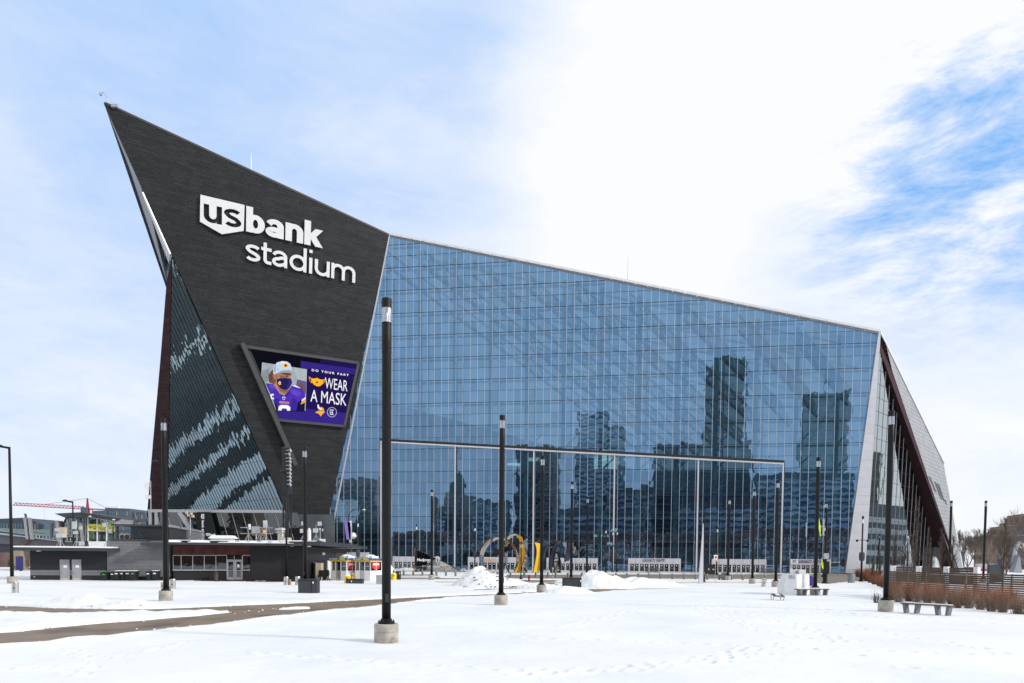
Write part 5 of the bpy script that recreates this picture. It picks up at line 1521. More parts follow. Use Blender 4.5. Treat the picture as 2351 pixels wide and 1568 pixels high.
for x0, x1 in ((-35, 118), (118, 336), (336, 553), (553, 771), (771, 972), (1272, 1414)):
    w = pb(k9, x0, 800, x1, 812, 0.0, 0.10, 'window', frame_g)
    pb(k9, x0, 1072, x1, 1094, 0.0, 0.16, 'sill', frame_g, w)
    pb(k9, x0-5 if x0 > 0 else x0, 812, x0+8, 1072, 0.0, 0.10, 'mullion', frame_g, w)
    pb(k9, x0+8, 812, x1-5, 1072, 0.02, 0.05, 'glass_pane', window_d, w)
dr = pb(k9, 972, 885, 1272, 905, 0.0, 0.12, 'double_door', frame_g)
for x0, x1 in ((972, 1128), (1128, 1272)):
    pb(k9, x0+12, 822, x1-10, 880, 0.02, 0.05, 'transom_glass', window_d, dr)
    lf = pb(k9, x0+6, 905, x0+30, 1262, 0.02, 0.12, 'door_leaf', frame_g, dr)
for x in (972, 1115, 1262): pb(k9, x, 812, x+12, 1265, 0.0, 0.11, 'door_post', frame_g, dr)
for x0, x1 in ((985, 1120), (1130, 1264)):
    for y0, y1 in ((905, 928), (1214, 1265)): pb(k9, x0, y0, x1, y1, 0.03, 0.09, 'door_rail', door_grey, dr)
    pb(k9, x0, 928, x0+20, 1214, 0.03, 0.09, 'door_rail', door_grey, dr); pb(k9, x1-22, 928, x1, 1214, 0.03, 0.09, 'door_rail', door_grey, dr)
    pb(k9, x0+20, 928, x1-22, 1214, 0.04, 0.06, 'door_glass', window_d, dr)
    pb(k9, x0+20, 1082, x1-22, 1092, 0.06, 0.12, 'push_bar', galv, dr)
pb(k9, 1176, 978, 1212, 1030, 0.07, 0.08, 'notice', whiteprint, dr)
# canopy roof: front part, then raking back to the right
cf = pb(k1, 1258, 1006, 1445, 1031, -3, 2.2, 'canopy', dark_trim)
rr = pb(k9, -60, 572, 2420, 620, -9, 1.9, 'canopy', dark_trim)
pb(k9, -60, 538, 2400, 548, -9, 1.2, 'upper_roof', dark_trim)
pb(k9, -60, 530, 2395, 543, -9, 1.22, 'snow_cover', snow, rr)
for x0, x1 in ((-60, 190), (320, 735), (870, 2275)):
    a0 = PB.ab(*k9(x0, 560))[0]; a1 = PB.ab(*k9(x1, 560))[0]; b0 = PB.ab(*k9(900, 573))[1]
    mb = MB(); n = 26
    for i in range(n):
        for s0, s1 in ((i/n, (i+1)/n),):
            h0 = 0.22*min(1, 5*s0+.1, 5*(1-s0)+.1)*(0.8+0.3*math.sin(i*1.7)); h1 = 0.22*min(1, 5*s1+.1, 5*(1-s1)+.1)*(0.8+0.3*math.sin((i+1)*1.7))
            A, B = a0+(a1-a0)*s0, a0+(a1-a0)*s1
            mb.hexa([PB.pt(A, b0, 1.95), PB.pt(B, b0, 1.95), PB.pt(B, b0, 1.0), PB.pt(A, b0, 1.0), PB.pt(A, b0+h0, 1.93), PB.pt(B, b0+h1, 1.93), PB.pt(B, b0+h1, 1.0), PB.pt(A, b0+h0, 1.0)])
    put(mb, 'roof_snow', snow, rr)
ka = K(1150, 2080, 4.9)
c1 = PB.pt(PB.ab(*ka(388, 900))[0], 0)
cE = atY(*ka(1160, 900), 106.0)
PD = Pl(Vector((c1.x, c1.y, 0)), Vector((cE.x-c1.x, cE.y-c1.y, 0)), (0, 0, 1))
Le = PD.abp(cE)[0]; zr = PB.ab(*ka(200, 500))[1]
sw = put(MB().plb(PD, 0, Le, 0, zr-0.1, -6, 0), 'side_wall', dark_wall, bld)
aL = PD.ab(*ka(930, 650))[0]
for i in range(9):
    z = 2.2+i*0.16; put(MB().plb(PD, aL, Le, z, z+0.09, 0.0, 0.07), 'louvre', wood_f, sw)
for i in range(14):
    z = 0.5+i*0.15; put(MB().plb(PD, 0.1, PD.ab(*ka(770, 900))[0], z, z+0.08, 0.0, 0.07), 'louvre', dark_wall, sw)
put(MB().plb(PD, PD.ab(*ka(775, 900))[0], PD.ab(*ka(850, 900))[0], 0.1, 2.4, 0.0, 0.12), 'white_door', white_p, sw)
put(MB().hexa([PD.pt(-1.5, zr+0.02, 1.9), PD.pt(Le+9, zr+0.02, 1.5), PD.pt(Le+9, zr+0.02, -5), PD.pt(-1.5, zr+0.02, -5), PD.pt(-1.5, zr+0.46, 1.9), PD.pt(Le+9, zr+0.40, 1.5), PD.pt(Le+9, zr+0.40, -5), PD.pt(-1.5, zr+0.46, -5)]), 'canopy', dark_trim, sw)
put(MB().hexa([PD.pt(-1.0, zr+0.462, 1.2), PD.pt(Le+2, zr+0.41, 1.0), PD.pt(Le+2, zr+0.41, -5), PD.pt(-1.0, zr+0.462, -5), PD.pt(-1.0, zr+0.62, 1.5), PD.pt(Le+2, zr+0.58, 1.3), PD.pt(Le+2, zr+0.5, -5), PD.pt(-1.0, zr+0.55, -5)]), 'snow_cover', snow_d, sw)
for x in (672, 695):
    p = PD.ab(*ka(x, 660)); put(MB().plb(PD, p[0], p[0]+0.28, p[1]-0.15, p[1]+0.2, 0.02, 0.2), 'meter_box', white_p, sw)
for x, y in ((110, 503), (438, 515)):
    p = PB.hit(*ka(x, y)); o = put(MB().lathe([(0.1, 0.1), (0.26, 0.04), (0.22, -0.06), (0.05, -0.12)], p+PB.n*0.9, 10), 'canopy_lamp', white_p, rr)
# roof equipment
zroof = zr+0.5
def on_roof(px, py, c=-1.5): 
    p = PB.hit(px, py); return PB.pt(PB.abp(p)[0], zroof, c)
box_m = pm('pale_grey_box', (0.50, 0.50, 0.50), 0.5)
def tripod(p, h, label, boxes, r=0.03, mat=galv):
    e = empty('antenna_tripod', p, label, 'antenna')
    mb = MB()
    for k in range(5):
        t = k*2*math.pi/5; mb.tube((0.5*math.cos(t), 0.5*math.sin(t), 0), (0, 0, 0.9), r, n=4)
    mb.tube((0, 0, 0), (0, 0, h), 0.045, n=6)
    put(mb, 'stand', mat, e, world=False)
    for b in boxes:
        cx_, cz_ = (b[0]+b[1])/2, (b[4]+b[5])/2; k_ = 0.8
        put(MB().box(cx_+(b[0]-cx_)*k_, cx_+(b[1]-cx_)*k_, b[2], b[3], cz_+(b[4]-cz_)*k_, cz_+(b[5]-cz_)*k_), 'equipment_box', box_m, e, world=False)
    return e
tripod(on_roof(*k9(1340, 530)), 1.7, 'roof antenna stand with crossbars left of the brown board', [])
p = on_roof(*k9(1420, 530)); e = empty('equipment_rack', p, 'grey cabinet and brown board on a pipe rack on the roof', 'equipment')
put(MB().box(-.05, .9, -.3, .0, 0.95, 1.75), 'cabinet', galv, e, world=False)
put(MB().box(-.1, 1.7, 0.02, .08, 0.65, 1.6), 'board', pm('plywood', (0.30, 0.16, 0.07), 0.7, 0, 0.3, 3), e, world=False)
put(MB().tube((-1.5, 0, 1.6), (2.4, 0, 1.6), 0.04, n=6).tube((-1.5, 0, 0.9), (2.4, 0, 0.9), 0.04, n=6).tube((0.4, 0, 0), (0.4, 0, 1.0), 0.07, n=6).tube((1.6, 0, 0), (1.6, 0, 1.8), 0.04, n=6), 'pipe', galv, e, world=False)
for k in range(5):
    pass
tripod(on_roof(*k9(1560, 530)), 1.7, 'roof antenna stand right of the brown board', [])
tripod(on_roof(*k9(1660, 530)), 2.2, 'tall white stacked antenna boxes on the dark building roof', [(-.25, .25, -.2, .1, 1.55, 2.6), (-.25, .28, -.3, 0, 0.85, 1.4)])
p = on_roof(*k9(1960, 530)); tag(put(MB().lathe([(0.42, 0), (0.42, 1.05), (0.72, 1.08), (0.72, 1.12), (0.5, 1.14), (0.5, 1.3), (0.74, 1.38), (0.66, 1.55), (0.35, 1.68), (0.02, 1.72)], p, 18), 'roof_vent', stainless), 'domed steel ventilator on the dark building roof', 'ventilator')
p = on_roof(*k9(860, 530)); mb = MB().box(p.x-1.2, p.x+1.1, p.y-.6, p.y+.6, p.z, p.z+0.25)
mb.hexa([(p.x-1.5, p.y-.9, p.z+.25), (p.x+1.45, p.y-.9, p.z+.25), (p.x+1.45, p.y+.9, p.z+.25), (p.x-1.5, p.y+.9, p.z+.25), (p.x-1.2, p.y-.6, p.z+.62), (p.x+1.1, p.y-.6, p.z+.62), (p.x+1.1, p.y+.6, p.z+.62), (p.x-1.2, p.y+.6, p.z+.62)])
tag(put(mb, 'roof_hood', white_p), 'wide pale roof hood below the small stadium name sign', 'ventilator')
p = on_roof(*k9(640, 530)); tag(put(MB().lathe([(0.2, 0), (0.2, 0.3), (0.3, 0.32), (0.3, 0.4), (0.16, 0.45), (0.16, 0.7)], p, 12), 'roof_vent', stainless), 'small steel roof vent beside the wide pale hood', 'ventilator')
p = on_roof(*k9(2040, 530)); tag(put(MB().box(p.x-.7, p.x+.6, p.y-.5, p.y+.5, p.z, p.z+.45), 'roof_box', beige), 'low beige box on the roof right of the domed ventilator', 'roof box')
tripod(on_roof(*ka(290, 415)), 2.2, 'tripod antenna with two white boxes left of the white pipe', [(-.3, .25, -.2, 0, 1.9, 2.5), (-.45, .05, -.2, 0, 1.0, 1.6)])
p = on_roof(*ka(400, 415)); tag(put(MB().lathe([(0.22, 0), (0.22, 1.45), (0.13, 1.47), (0.13, 1.65)], p, 14), 'roof_pipe', white_p), 'upright white pipe with a dark cap on the roof corner', 'pipe')
tripod(on_roof(*ka(538, 415)), 2.2, 'tripod antenna with grey box and white panels on the roof', [(-.4, .3, -.2, 0, 1.05, 1.7), (.2, .75, -.3, -.1, 1.9, 2.5)])
p = on_roof(*ka(665, 430)); tag(put(MB().box(p.x-.3, p.x+.3, p.y-.2, p.y+.2, p.z, p.z+.35), 'roof_box', white_p), 'small white box on the roof edge near the tripods', 'roof box')
tripod(PD.pt(Le*0.55, zroof, -1.5), 2.1, 'tripod with green striped antenna pole on the raking roof', [(-.2, .1, -.1, .1, 1.8, 2.1)])
# feather banners and globe lamp beyond the roof end
p = atY(*ka(1180, 470), 104); e = empty('banner', (p.x, p.y, 0), 'purple feather banner on a thin pole beyond the roof end', 'banner')
put(MB().tube((0.45, 0, 0), (0.45, 0, p.z+2.6), 0.03, n=5), 'pole', black_m, e, world=False)
put(MB().prism([(-.55, 0, p.z+3.6), (0.4, 0, p.z+3.2), (0.45, 0, p.z+0.6), (-.2, 0, p.z+0.7)], (0, 0.03, 0)), 'cloth', fabric_p, e, world=False)
p = atY(*ka(1220, 470), 104); e = empty('banner', (p.x, p.y, 0), 'white feather banner with dark lettering next to the purple one', 'banner')
put(MB().tube((0.3, 0, 0), (0.3, 0, p.z+3.6), 0.03, n=5), 'pole', galv, e, world=False)
put(MB().prism([(-.35, 0, p.z+3.2), (0.25, 0, p.z+3.5), (0.3, 0, p.z+0.2), (0, 0, p.z+0.2)], (0, 0.03, 0)), 'cloth', whiteprint, e, world=False)
p = atY(*ka(1290, 300), 108); e = empty('globe_lamp', (p.x, p.y, 0), 'white globe lamp hanging from a curved arm above the roof end', 'lamp')
put(MB().tube((-1.1, 0, 0), (-1.1, 0, p.z+1.0), 0.06, n=6).path([(-1.1, 0, p.z+1.0), (-.7, 0, p.z+1.5), (-.2, 0, p.z+1.4), (0, 0, p.z+.7)], 0.05), 'arm', black, e, world=False)
put(MB().lathe([(0.05, .75), (0.32, .6), (0.5, .25), (0.5, .1)], (0, 0, p.z-0.3), 14), 'shade', white_p, e, world=False)
put(MB().lathe([(0.44, .1), (0.3, -.2), (0.05, -.3)], (0, 0, p.z-0.3), 14), 'globe', stainless, e, world=False)
# equipment on the left low roof
zl = PB.ab(*k1(500, 1044))[1]+0.05
def on_left(cx, cy, c=-3.0): return PB.pt(PB.ab(*k1(cx, cy))[0], zl, c)
tripod(on_left(415, 1040), 1.9, 'tripod with grey box on the snowy low roof, leftmost', [(-.5, .5, -.2, .1, 1.05, 1.6), (-.6, -.1, -.2, 0, 1.8, 2.2)])
tripod(on_left(560, 1040), 3.2, 'tall antenna stack with white panels on the snowy low roof', [(-.5, .1, -.2, 0, 2.0, 3.1), (.3, .7, -.2, 0, 2.0, 2.5), (.3, .95, -.3, 0, 0.1, 0.75), (-.4, .2, -.2, 0, 1.5, 1.9)])
tripod(on_left(835, 1040), 3.0, 'antenna tripod at the right of the snowy low roof', [(-.6, -.1, -.2, 0, 2.3, 2.95), (.1, .7, -.2, 0, 1.6, 2.2)])
# white mast beside the maroon wall
p = PB.pt(PB.ab(*k1(1217, 850))[0], PB.ab(*k1(1217, 850))[1], -3)
e = empty('radio_mast', p, 'slim galvanised mast with small white boxes beside the maroon wall', 'mast')
put(MB().tube((0, 0, -1), (0, 0, 5.3), 0.06, n=8), 'pole', galv, e, world=False)
put(MB().prism([(-.75, 0, 4.75), (-.4, 0, 5.4), (-.1, 0, 4.75), (-.4, 0, 4.1)], (0, .08, 0)).box(-.6, .0, -.15, .15, 3.2, 3.6), 'antenna_panel', white_p, e, world=False)
p = PB.pt(PB.ab(*k10(1650, 400))[0], PB.ab(*k10(1650, 400))[1], -4)
e = empty('floodlight_mast', p, 'small mast with cream floodlights above the plant screen', 'floodlight')
put(MB().tube((0, 0, -1), (0, 0, 1.4), 0.05, n=6), 'pole', galv, e, world=False)
mb = MB()
for x, z in ((-.4, 1.6), (-.2, 1.3), (.15, 1.5), (.35, 1.2)): mb.box(x-.12, x+.12, -.15, .1, z-.15, z+.15)
put(mb, 'lamp', beige, e, world=False)
p = PB.pt(PB.ab(*k9(1125, 500))[0], 3, -9)
e = empty('stub_light_pole', p, 'slim black pole with white lamp box in front of the lobby glass', 'lamp post')
zz = atY(*k9(1125, 215), p.y).z-3
put(MB().tube((0, 0, 0), (0, 0, zz-0.7), 0.12, n=8), 'pole', black, e, world=False); put(MB().lathe([(0.17, zz-0.7), (0.17, zz)], n=10), 'lens', lens_in, e, world=False)
# dark light tower with ten spotlights, on a lattice
kt = K(1100, 1780, 4.9)
Yt = 118.0
def tq(cx, cy, Y=Yt): return atY(*kt(cx, cy), Y)
p = tq(195, 1550); tw = empty('light_tower', (p.x, p.y, 0), 'dark slab tower with ten white spotlights on a lattice mast before the prow', 'light tower')
a = tq(130, 50); b = tq(260, 955)
put(MB().prism([(a.x, Yt, a.z), (b.x-0.1, Yt, a.z), (tq(250, 0).x, Yt+1.5, tq(250, -2).z), (tq(180, 0).x, Yt+1.5, tq(180, -2).z+0.1)], (0, 0.4, 0)), 'top_cap', dark_trim, tw)
put(MB().box(a.x, b.x, Yt, Yt+2.2, b.z, a.z), 'housing', dark_wall, tw)
for i, (cx, cy) in enumerate(((290, 103), (268, 175), (283, 255), (283, 322), (283, 397), (283, 470), (285, 550), (283, 620), (285, 693), (285, 770))):
    q_ = tq(cx, cy); lampm = MB().tube(q_+Vector((-0.6, 0, 0)), q_+Vector((0.1, -0.1, 0)), 0.05, n=5).tube(q_+Vector((0.05, 0, 0.20)), q_+Vector((0.28, -0.2, -0.26)), 0.11, 0.19, 8)
    put(lampm, 'spotlight', box_m, tw)
mb = MB()
x0, x1 = tq(152, 1000).x, tq(248, 1000).x; z1 = b.z; z0 = 4.0
for x in (x0, x1):
    for y in (Yt+.2, Yt+1.8): mb.bar((x, y, 0), (x, y, z1), 0.22)
n = 7
for i in range(n):
    za = z0+(z1-z0)*i/n; zb2 = z0+(z1-z0)*(i+1)/n
    mb.bar((x0, Yt+.2, za), (x1, Yt+.2, zb2), 0.12); mb.bar((x0, Yt+.2, zb2), (x1, Yt+.2, zb2), 0.12)
mb.bar((x1, Yt+.4, z1-1), (tq(303, 1480).x, Yt-.5, tq(303, 1480).z), 0.2)
put(mb, 'lattice', black_m, tw)
# ================================================================ BINS
def bin_(x0, x1, ytop, ybot, label, snowcap=True, lab=None, rz=0.0, c=0.9):
    a0, _ = PB.ab(*k1(x0, 1300)); a1, _ = PB.ab(*k1(x1, 1300)); w = (a1-a0); h = PB.ab(*k1(x0, ytop))[1]
    p = PB.pt((a0+a1)/2, 0, c); h = h*1.0
    e = empty('wheeled_bin', (p.x, p.y, 0.05), label, 'bin', 'wheeled bins along the plank wall', rz)
    put(MB().hexa([(-w*.36, -.25, 0.06), (w*.36, -.25, 0.06), (w*.36, .25, 0.06), (-w*.36, .25, 0.06), (-w*.47, -.32, h-.14), (w*.47, -.32, h-.14), (w*.47, .32, h-.14), (-w*.47, .32, h-.14)]), 'body', bin_m, e, world=False)
    put(MB().hexa([(-w*.5, -.36, h-.14), (w*.5, -.36, h-.14), (w*.5, .36, h-.14), (-w*.5, .36, h-.14), (-w*.44, -.30, h-.04), (w*.44, -.30, h-.04), (w*.44, .32, h), (-w*.44, .32, h)]), 'lid', bin_m, e, world=False)
    for s in (-1, 1): put(MB().tube((s*w*.34-.03, .22, 0.1), (s*w*.34+.03, .22, 0.1), 0.11, n=10), 'wheel', black_m, e, world=False)
    put(MB().box(-.16, .16, -.325, -.30, h*.66, h*.78), 'sticker', green_lbl if lab == 'g' else whiteprint, e, world=False)
    if snowcap: put(MB().hexa([(-w*.42, -.3, h-.03), (w*.42, -.3, h-.03), (w*.42, .3, h+.01), (-w*.42, .3, h+.01), (-w*.32, -.2, h+.03), (w*.32, -.2, h+.03), (w*.34, .25, h+.06), (-w*.34, .25, h+.06)]), 'snow_cap', snow_d, e, world=False)
for i, (a, b, t, lb, s) in enumerate(((900, 965, 1258, 'g', 0), (978, 1022, 1256, 'w', 0), (1016, 1062, 1248, 'w', 1), (1056, 1102, 1248, 'w', 1), (1097, 1146, 1248, 'w', 1), (1142, 1212, 1247, 'g', 1), (1280, 1325, 1250, 'w', 0), (1318, 1386, 1246, 'w', 1))):
    bin_(a, b, t, 1322, ['leftmost wheeled bin, standing alone with a green sticker', 'wheeled bin at the left end of the tight group of five', 'second wheeled bin in the tight group, snow on its lid', 'third wheeled bin in the tight group, plain lid edge', 'fourth wheeled bin in the tight group with white lettering', 'rightmost bin of the tight group, snow cap and green sticker', 'left bin of the pair beside the light column', 'right bin of the pair with large white scrawl on its front'][i], s, lb, rz=random.uniform(-.12, .12), c=0.9+random.uniform(-.1, .25))
p = PB.pt(PB.ab(*k9(800, 1200))[0], 0, 0.8)
e = empty('litter_bin', (p.x, p.y, 0.05), 'round slatted litter bin with dark hood by the shop door', 'bin')
put(MB().lathe([(0.24, 0), (0.27, 0.75)], n=14), 'body', pm('bin_brown', (0.10, 0.08, 0.07), 0.6, 0.2), e, world=False)
put(MB().lathe([(0.29, 0.75), (0.29, 0.98), (0.24, 1.06), (0.05, 1.10)], n=14), 'hood', dark_trim, e, world=False)

# ================================================================ ELEVATED WALKWAY AND GLASS STATION
k5 = K(0, 1950, 3.484)
Yw = 122.0
wk = empty('elevated_walkway', (-95, Yw, 0), 'elevated concrete walkway on tan pier leading to the glass station', 'footbridge')
def wq(cx, cy, Y=Yw): return atY(*k5(cx, cy), Y)
def wpoly(pts, dep, name, mat, Y=Yw, par=wk): return put(MB().prism([wq(x, y, Y) for x, y in pts], (0, dep, 0)), name, mat, par)
deckm = pm('bridge_steel', (0.10, 0.105, 0.115), 0.6, 0.2, 0.1, 0.4)
wpoly([(-60, 645), (430, 700), (830, 750), (1150, 765), (1290, 820), (1150, 835), (830, 830), (-60, 780)], 5, 'girder', deckm)
wpoly([(-60, 750), (420, 780), (420, 840), (200, 875), (-60, 870)], 4.5, 'soffit', dark_trim, Yw+0.5)
wpoly([(-60, 625), (430, 688), (830, 742), (1150, 758), (1150, 766), (830, 752), (430, 702), (-60, 650)], 0.4, 'handrail_base', galv, Yw-0.3)
wpoly([(-60, 588), (430, 655), (830, 668), (1150, 690), (1150, 697), (830, 676), (430, 663), (-60, 596)], 0.12, 'handrail', galv, Yw-0.2)
wpoly([(-60, 560), (200, 575), (870, 590), (870, 660), (430, 660), (-60, 600)], 0.1, 'glass_screen', glassB, Yw+4)
wpoly([(0, 568), (480, 582), (860, 596), (860, 640), (480, 640), (0, 620)], 0.3, 'parapet', dark_trim, Yw+4.5)
wpoly([(165, 880), (290, 880), (270, 1010), (262, 1290), (165, 1290)], 2.5, 'pier', tan_conc)
wpoly([(160, 1100), (262, 1100), (262, 1106), (160, 1106)], 0.2, 'joint', deckm, Yw-0.25)
for (x0, y0, x1, y1, w) in ((340, 415, 375, 720, 30), (400, 418, 435, 722, 26), (712, 495, 706, 700, 16), (782, 458, 818, 758, 26), (1112, 488, 1142, 770, 24), (338, 362, 352, 425, 8)):
    for s in (-1, 1): wpoly([(x0-w/2 if s < 0 else x0+2, y0), (x0-2 if s < 0 else x0+w/2, y0+3), (x1-1 if s < 0 else x1+w/2, y1), (x1-w/2 if s < 0 else x1+2, y1)], 0.5, 'fin', frame_g if w > 20 else deckm, Yw-0.9)
for (x0, x1) in ((250, 390), (730, 800), (1060, 1140)): wpoly([(x0, 822), (x1-6, 745), (x1+14, 750), (x0+34, 828)], 0.6, 'strut', pm('strut_rust%d' % x0, (0.14, 0.06, 0.03), 0.7), Yw-0.6)
wpoly([(1150, 760), (1270, 822), (1330, 822), (1180, 740)], 3, 'stair_flank', deckm)
mb = MB()
for k in range(14): 
    a = wq(470+k*48, 662+k*4); b = wq(470+k*48, 700+k*4); mb.tube(a+Vector((0, -.3, 0)), b+Vector((0, -.3, 0)), 0.04, n=4)
a = wq(1160, 670); b = wq(1290, 750); mb.tube(a, b, 0.06, n=4); a = wq(1165, 700); b = wq(1280, 770); mb.tube(a, b, 0.05, n=4)
put(mb, 'rails', white_p, wk, kind='stuff')
pav = empty('glass_station', (-80, Yw, 0), 'glass station pavilion with upswept grey roof and yellow direction panel', 'station')
wpoly([(757, 362), (1130, 343), (1245, 412), (1010, 418), (900, 418)], 6, 'roof', dark_trim, Yw-1, pav)
wpoly([(1130, 343), (1690, 428), (1600, 470), (1245, 412)], 7, 'roof', pm('roof_brown', (0.045, 0.042, 0.042), 0.5, 0.2, 0.2, 0.5), Yw-1.2, pav)
wpoly([(1600, 470), (1690, 428), (1668, 520), (1595, 520)], 4, 'roof_end', frame_g, Yw-0.8, pav)
wpoly([(905, 418), (1222, 412), (1222, 750), (1150, 745), (905, 640)], 0.15, 'side_glass', glassB, Yw, pav)
wpoly([(1222, 412), (1600, 472), (1575, 752), (1222, 748)], 0.15, 'front_glass', glassB, Yw-0.2, pav)
wpoly([(905, 420), (1590, 470), (1590, 755), (905, 750)], 0.3, 'inner_wall', pm('inner_sage', (0.14, 0.20, 0.18), 0.7, 0, 0.3, 0.3), Yw+5, pav)
wpoly([(1330, 630), (1470, 630), (1470, 752), (1330, 752)], 0.2, 'inner_opening', pm('inner_teal', (0.05, 0.12, 0.11), 0.6), Yw+4.8, pav)
wpoly([(1060, 480), (1080, 480), (1080, 740), (1060, 740)], 0.4, 'column', beige, Yw+3, pav); wpoly([(1245, 620), (1262, 620), (1262, 750), (1245, 750)], 0.4, 'column', beige, Yw+3, pav)
for pts in ([(1218, 408), (1600, 466), (1600, 472), (1218, 414)], [(1222, 598), (1590, 606), (1590, 613), (1222, 604)], [(1346, 428), (1352, 429), (1352, 750), (1346, 750)], [(1477, 450), (1483, 451), (1483, 750), (1477, 750)], [(1219, 412), (1224, 412), (1224, 750), (1219, 750)], [(905, 602), (1222, 598), (1222, 604), (905, 608)],
            [(905, 425), (910, 425), (910, 640), (905, 640)], [(940, 425), (948, 425), (948, 660), (940, 660)], [(1000, 420), (1006, 420), (1006, 690), (1000, 690)], [(1055, 420), (1060, 420), (1060, 700), (1055, 700)], [(1095, 420), (1099, 420), (1099, 720), (1095, 720)], [(1150, 418), (1154, 418), (1154, 740), (1150, 740)], [(1184, 416), (1188, 416), (1188, 745), (1184, 745)]):
    wpoly(pts, 0.3, 'mullion', white_metal if pts[0][0] > 1200 else frame_g, Yw-0.45, pav)
yp = wpoly([(1226, 508), (1600, 522), (1598, 610), (1226, 598)], 0.08, 'direction_panel', signyel, Yw-0.28, pav)
wpoly([(1228, 750), (1500, 752), (1560, 800), (1560, 822), (1240, 822)], 2, 'white_base', white_p, Yw-0.6, pav)
PY = Pl((0, Yw-0.31, 0), (1, 0, 0), (0, 0, 1))
signt = pm('sign_olive', (0.16, 0.17, 0.03), 0.6)
for txt, p0_, p1_ in (('Bridge access to', (1408, 546), (1550, 528)), ('downtown Minneapolis', (1374, 574), (1572, 556)), ('& Target Field Station', (1395, 603), (1585, 582))):
    a = PY.ab(*k5(*p0_)); b = PY.ab(*k5(*p1_)); text_on(txt, PY, a[0], b[0], a[1], b[1], 0, 0.03, signt, 'lettering', pav, 0.01)
wpoly([(1243, 553), (1262, 534), (1264, 548), (1286, 550), (1286, 556), (1264, 556), (1262, 572)], 0.04, 'arrow', signt, Yw-0.34, pav)
wpoly([(1303, 538), (1336, 539), (1336, 578), (1303, 577)], 0.04, 'train_symbol', signt, Yw-0.34, pav); wpoly([(1309, 546), (1330, 547), (1330, 562), (1309, 561)], 0.04, 'train_symbol', signyel, Yw-0.40, pav)
for x, y in ((1255, 400), (1585, 446)): put(MB().lathe([(0.05, .1), (0.25, 0.02), (0.2, -.1)], wq(x, y, Yw-1.5), 8), 'downlight', white_p, pav)
# curved-arm light by the station
p = wq(890, 600, Yw-4); e = empty('curved_light', (p.x, p.y, 0), 'dark curved-arm light with boxes left of the glass station', 'street light')
pp = [wq(x, y, Yw-4)-Vector((p.x, p.y, 0)) for x, y in ((890, 800), (888, 560), (892, 500), (910, 450), (945, 420), (1000, 412))]
put(MB().path(pp, 0.14, 7), 'arm', black, e, world=False)
a = wq(855, 530, Yw-4)-Vector((p.x, p.y, 0)); b = wq(875, 620, Yw-4)-Vector((p.x, p.y, 0))
put(MB().box(a.x-.2, a.x+.2, -.2, .2, a.z-.7, a.z+.7).box(a.x, a.x+1.4, -.05, .05, a.z, a.z+.1), 'signal_head', black_m, e, world=False); put(MB().box(b.x-.5, b.x+.5, -.3, .3, b.z-.9, b.z+.8), 'box', beige, e, world=False)
# brick block, banner and stairs under the walkway
wy = 150
o = empty('brick_house', (-118, wy, 0), 'brown brick building glimpsed under the walkway', 'building')
def bq(x0, y0, x1, y1, Y, name, mat, par, dep=6):
    a = atY(*k5(x0, y1), Y); b = atY(*k5(x1, y0), Y); return put(MB().box(a.x, b.x, Y, Y+dep, max(a.z, 0), b.z), name, mat, par)
bq(-60, 905, 60, 1250, wy, 'wall', pm('old_brick', (0.14, 0.09, 0.08), 0.9, 0, 0.3, 0.5), o); bq(285, 930, 420, 1120, wy, 'wall', brick_b, o); bq(290, 895, 420, 930, wy, 'upper_wall', far_wall, o)
for i in range(6): bq(295+i*20, 902, 305+i*20, 922, wy-.1, 'window', far_dark, o, 0.1)
bq(270, 1120, 360, 1190, wy-20, 'retaining_wall', tan_conc, o, 2); bq(20, 1170, 165, 1285, wy-24, 'retaining_wall', tan_conc, o, 2)
a = atY(*k5(288, 1050), 118); e = empty('plaza_banner', (a.x, 118, 0), 'dark blue banner on a black pole behind the tan pier', 'banner')
put(MB().tube((0, 0, 0), (0, 0, atY(*k5(288, 955), 118).z), 0.2, n=8), 'pole', black, e, world=False); put(MB().box(-.65, .6, -.25, -.2, a.z-1.2, a.z+1.1), 'cloth', pm('banner_blue', (0.03, 0.03, 0.16), 0.7), e, world=False)
st_ = empty('white_railing', (atY(*k5(350, 1250), 92).x, 92, 0), 'white metal ramp railings beside the low dark building', 'railing')
for k in range(7):
    a = atY(*k5(268, 1195+k*14), 92); b = atY(*k5(418, 1180+k*16), 92); put(MB().tube(a, b, 0.035, n=5), 'rail', white_p, st_)
for x in (300, 350, 400): a = atY(*k5(x, 1180), 92); put(MB().tube(a, (a.x, 92, 0), 0.04, n=5), 'post', white_p, st_)
# ================================================================ FAR LEFT: crane and buildings
kc = K(0, 1700, 3.6734)
Yc = 520.0
def cq(x, y, Y=Yc): return atY(*kc(x, y), Y)
p = cq(1285, 1290)
cr_ = empty('tower_crane', (p.x, Yc, 0), 'distant red tower crane with lattice boom pointing left', 'crane')
mb = MB(); x0 = cq(1270, 1250).x; x1 = cq(1310, 1250).x; zt_ = cq(1285, 1240).z
for x in (x0, x1):
    for y in (Yc, Yc+4): mb.bar((x, y, 0), (x, y, zt_), 0.5)
k = 0
while k*6 < zt_-6:
    mb.bar((x0, Yc, k*6), (x1, Yc, k*6+6), 0.3); mb.bar((x1, Yc, k*6), (x0, Yc, k*6+6), 0.3); k += 1
put(mb, 'mast', crane_red, cr_)
mb = MB(); apex = cq(1284, 1078)
for sx, sy in ((1272, 1238), (1306, 1238)):
    mb.bar(cq(sx, sy), apex, 0.7)
for i in range(6): 
    t = i/6; mb.bar(cq(1272, 1238).lerp(apex, t), cq(1306, 1238).lerp(apex, t+.15), 0.35)
put(mb, 'apex', crane_red, cr_)
mb = MB()
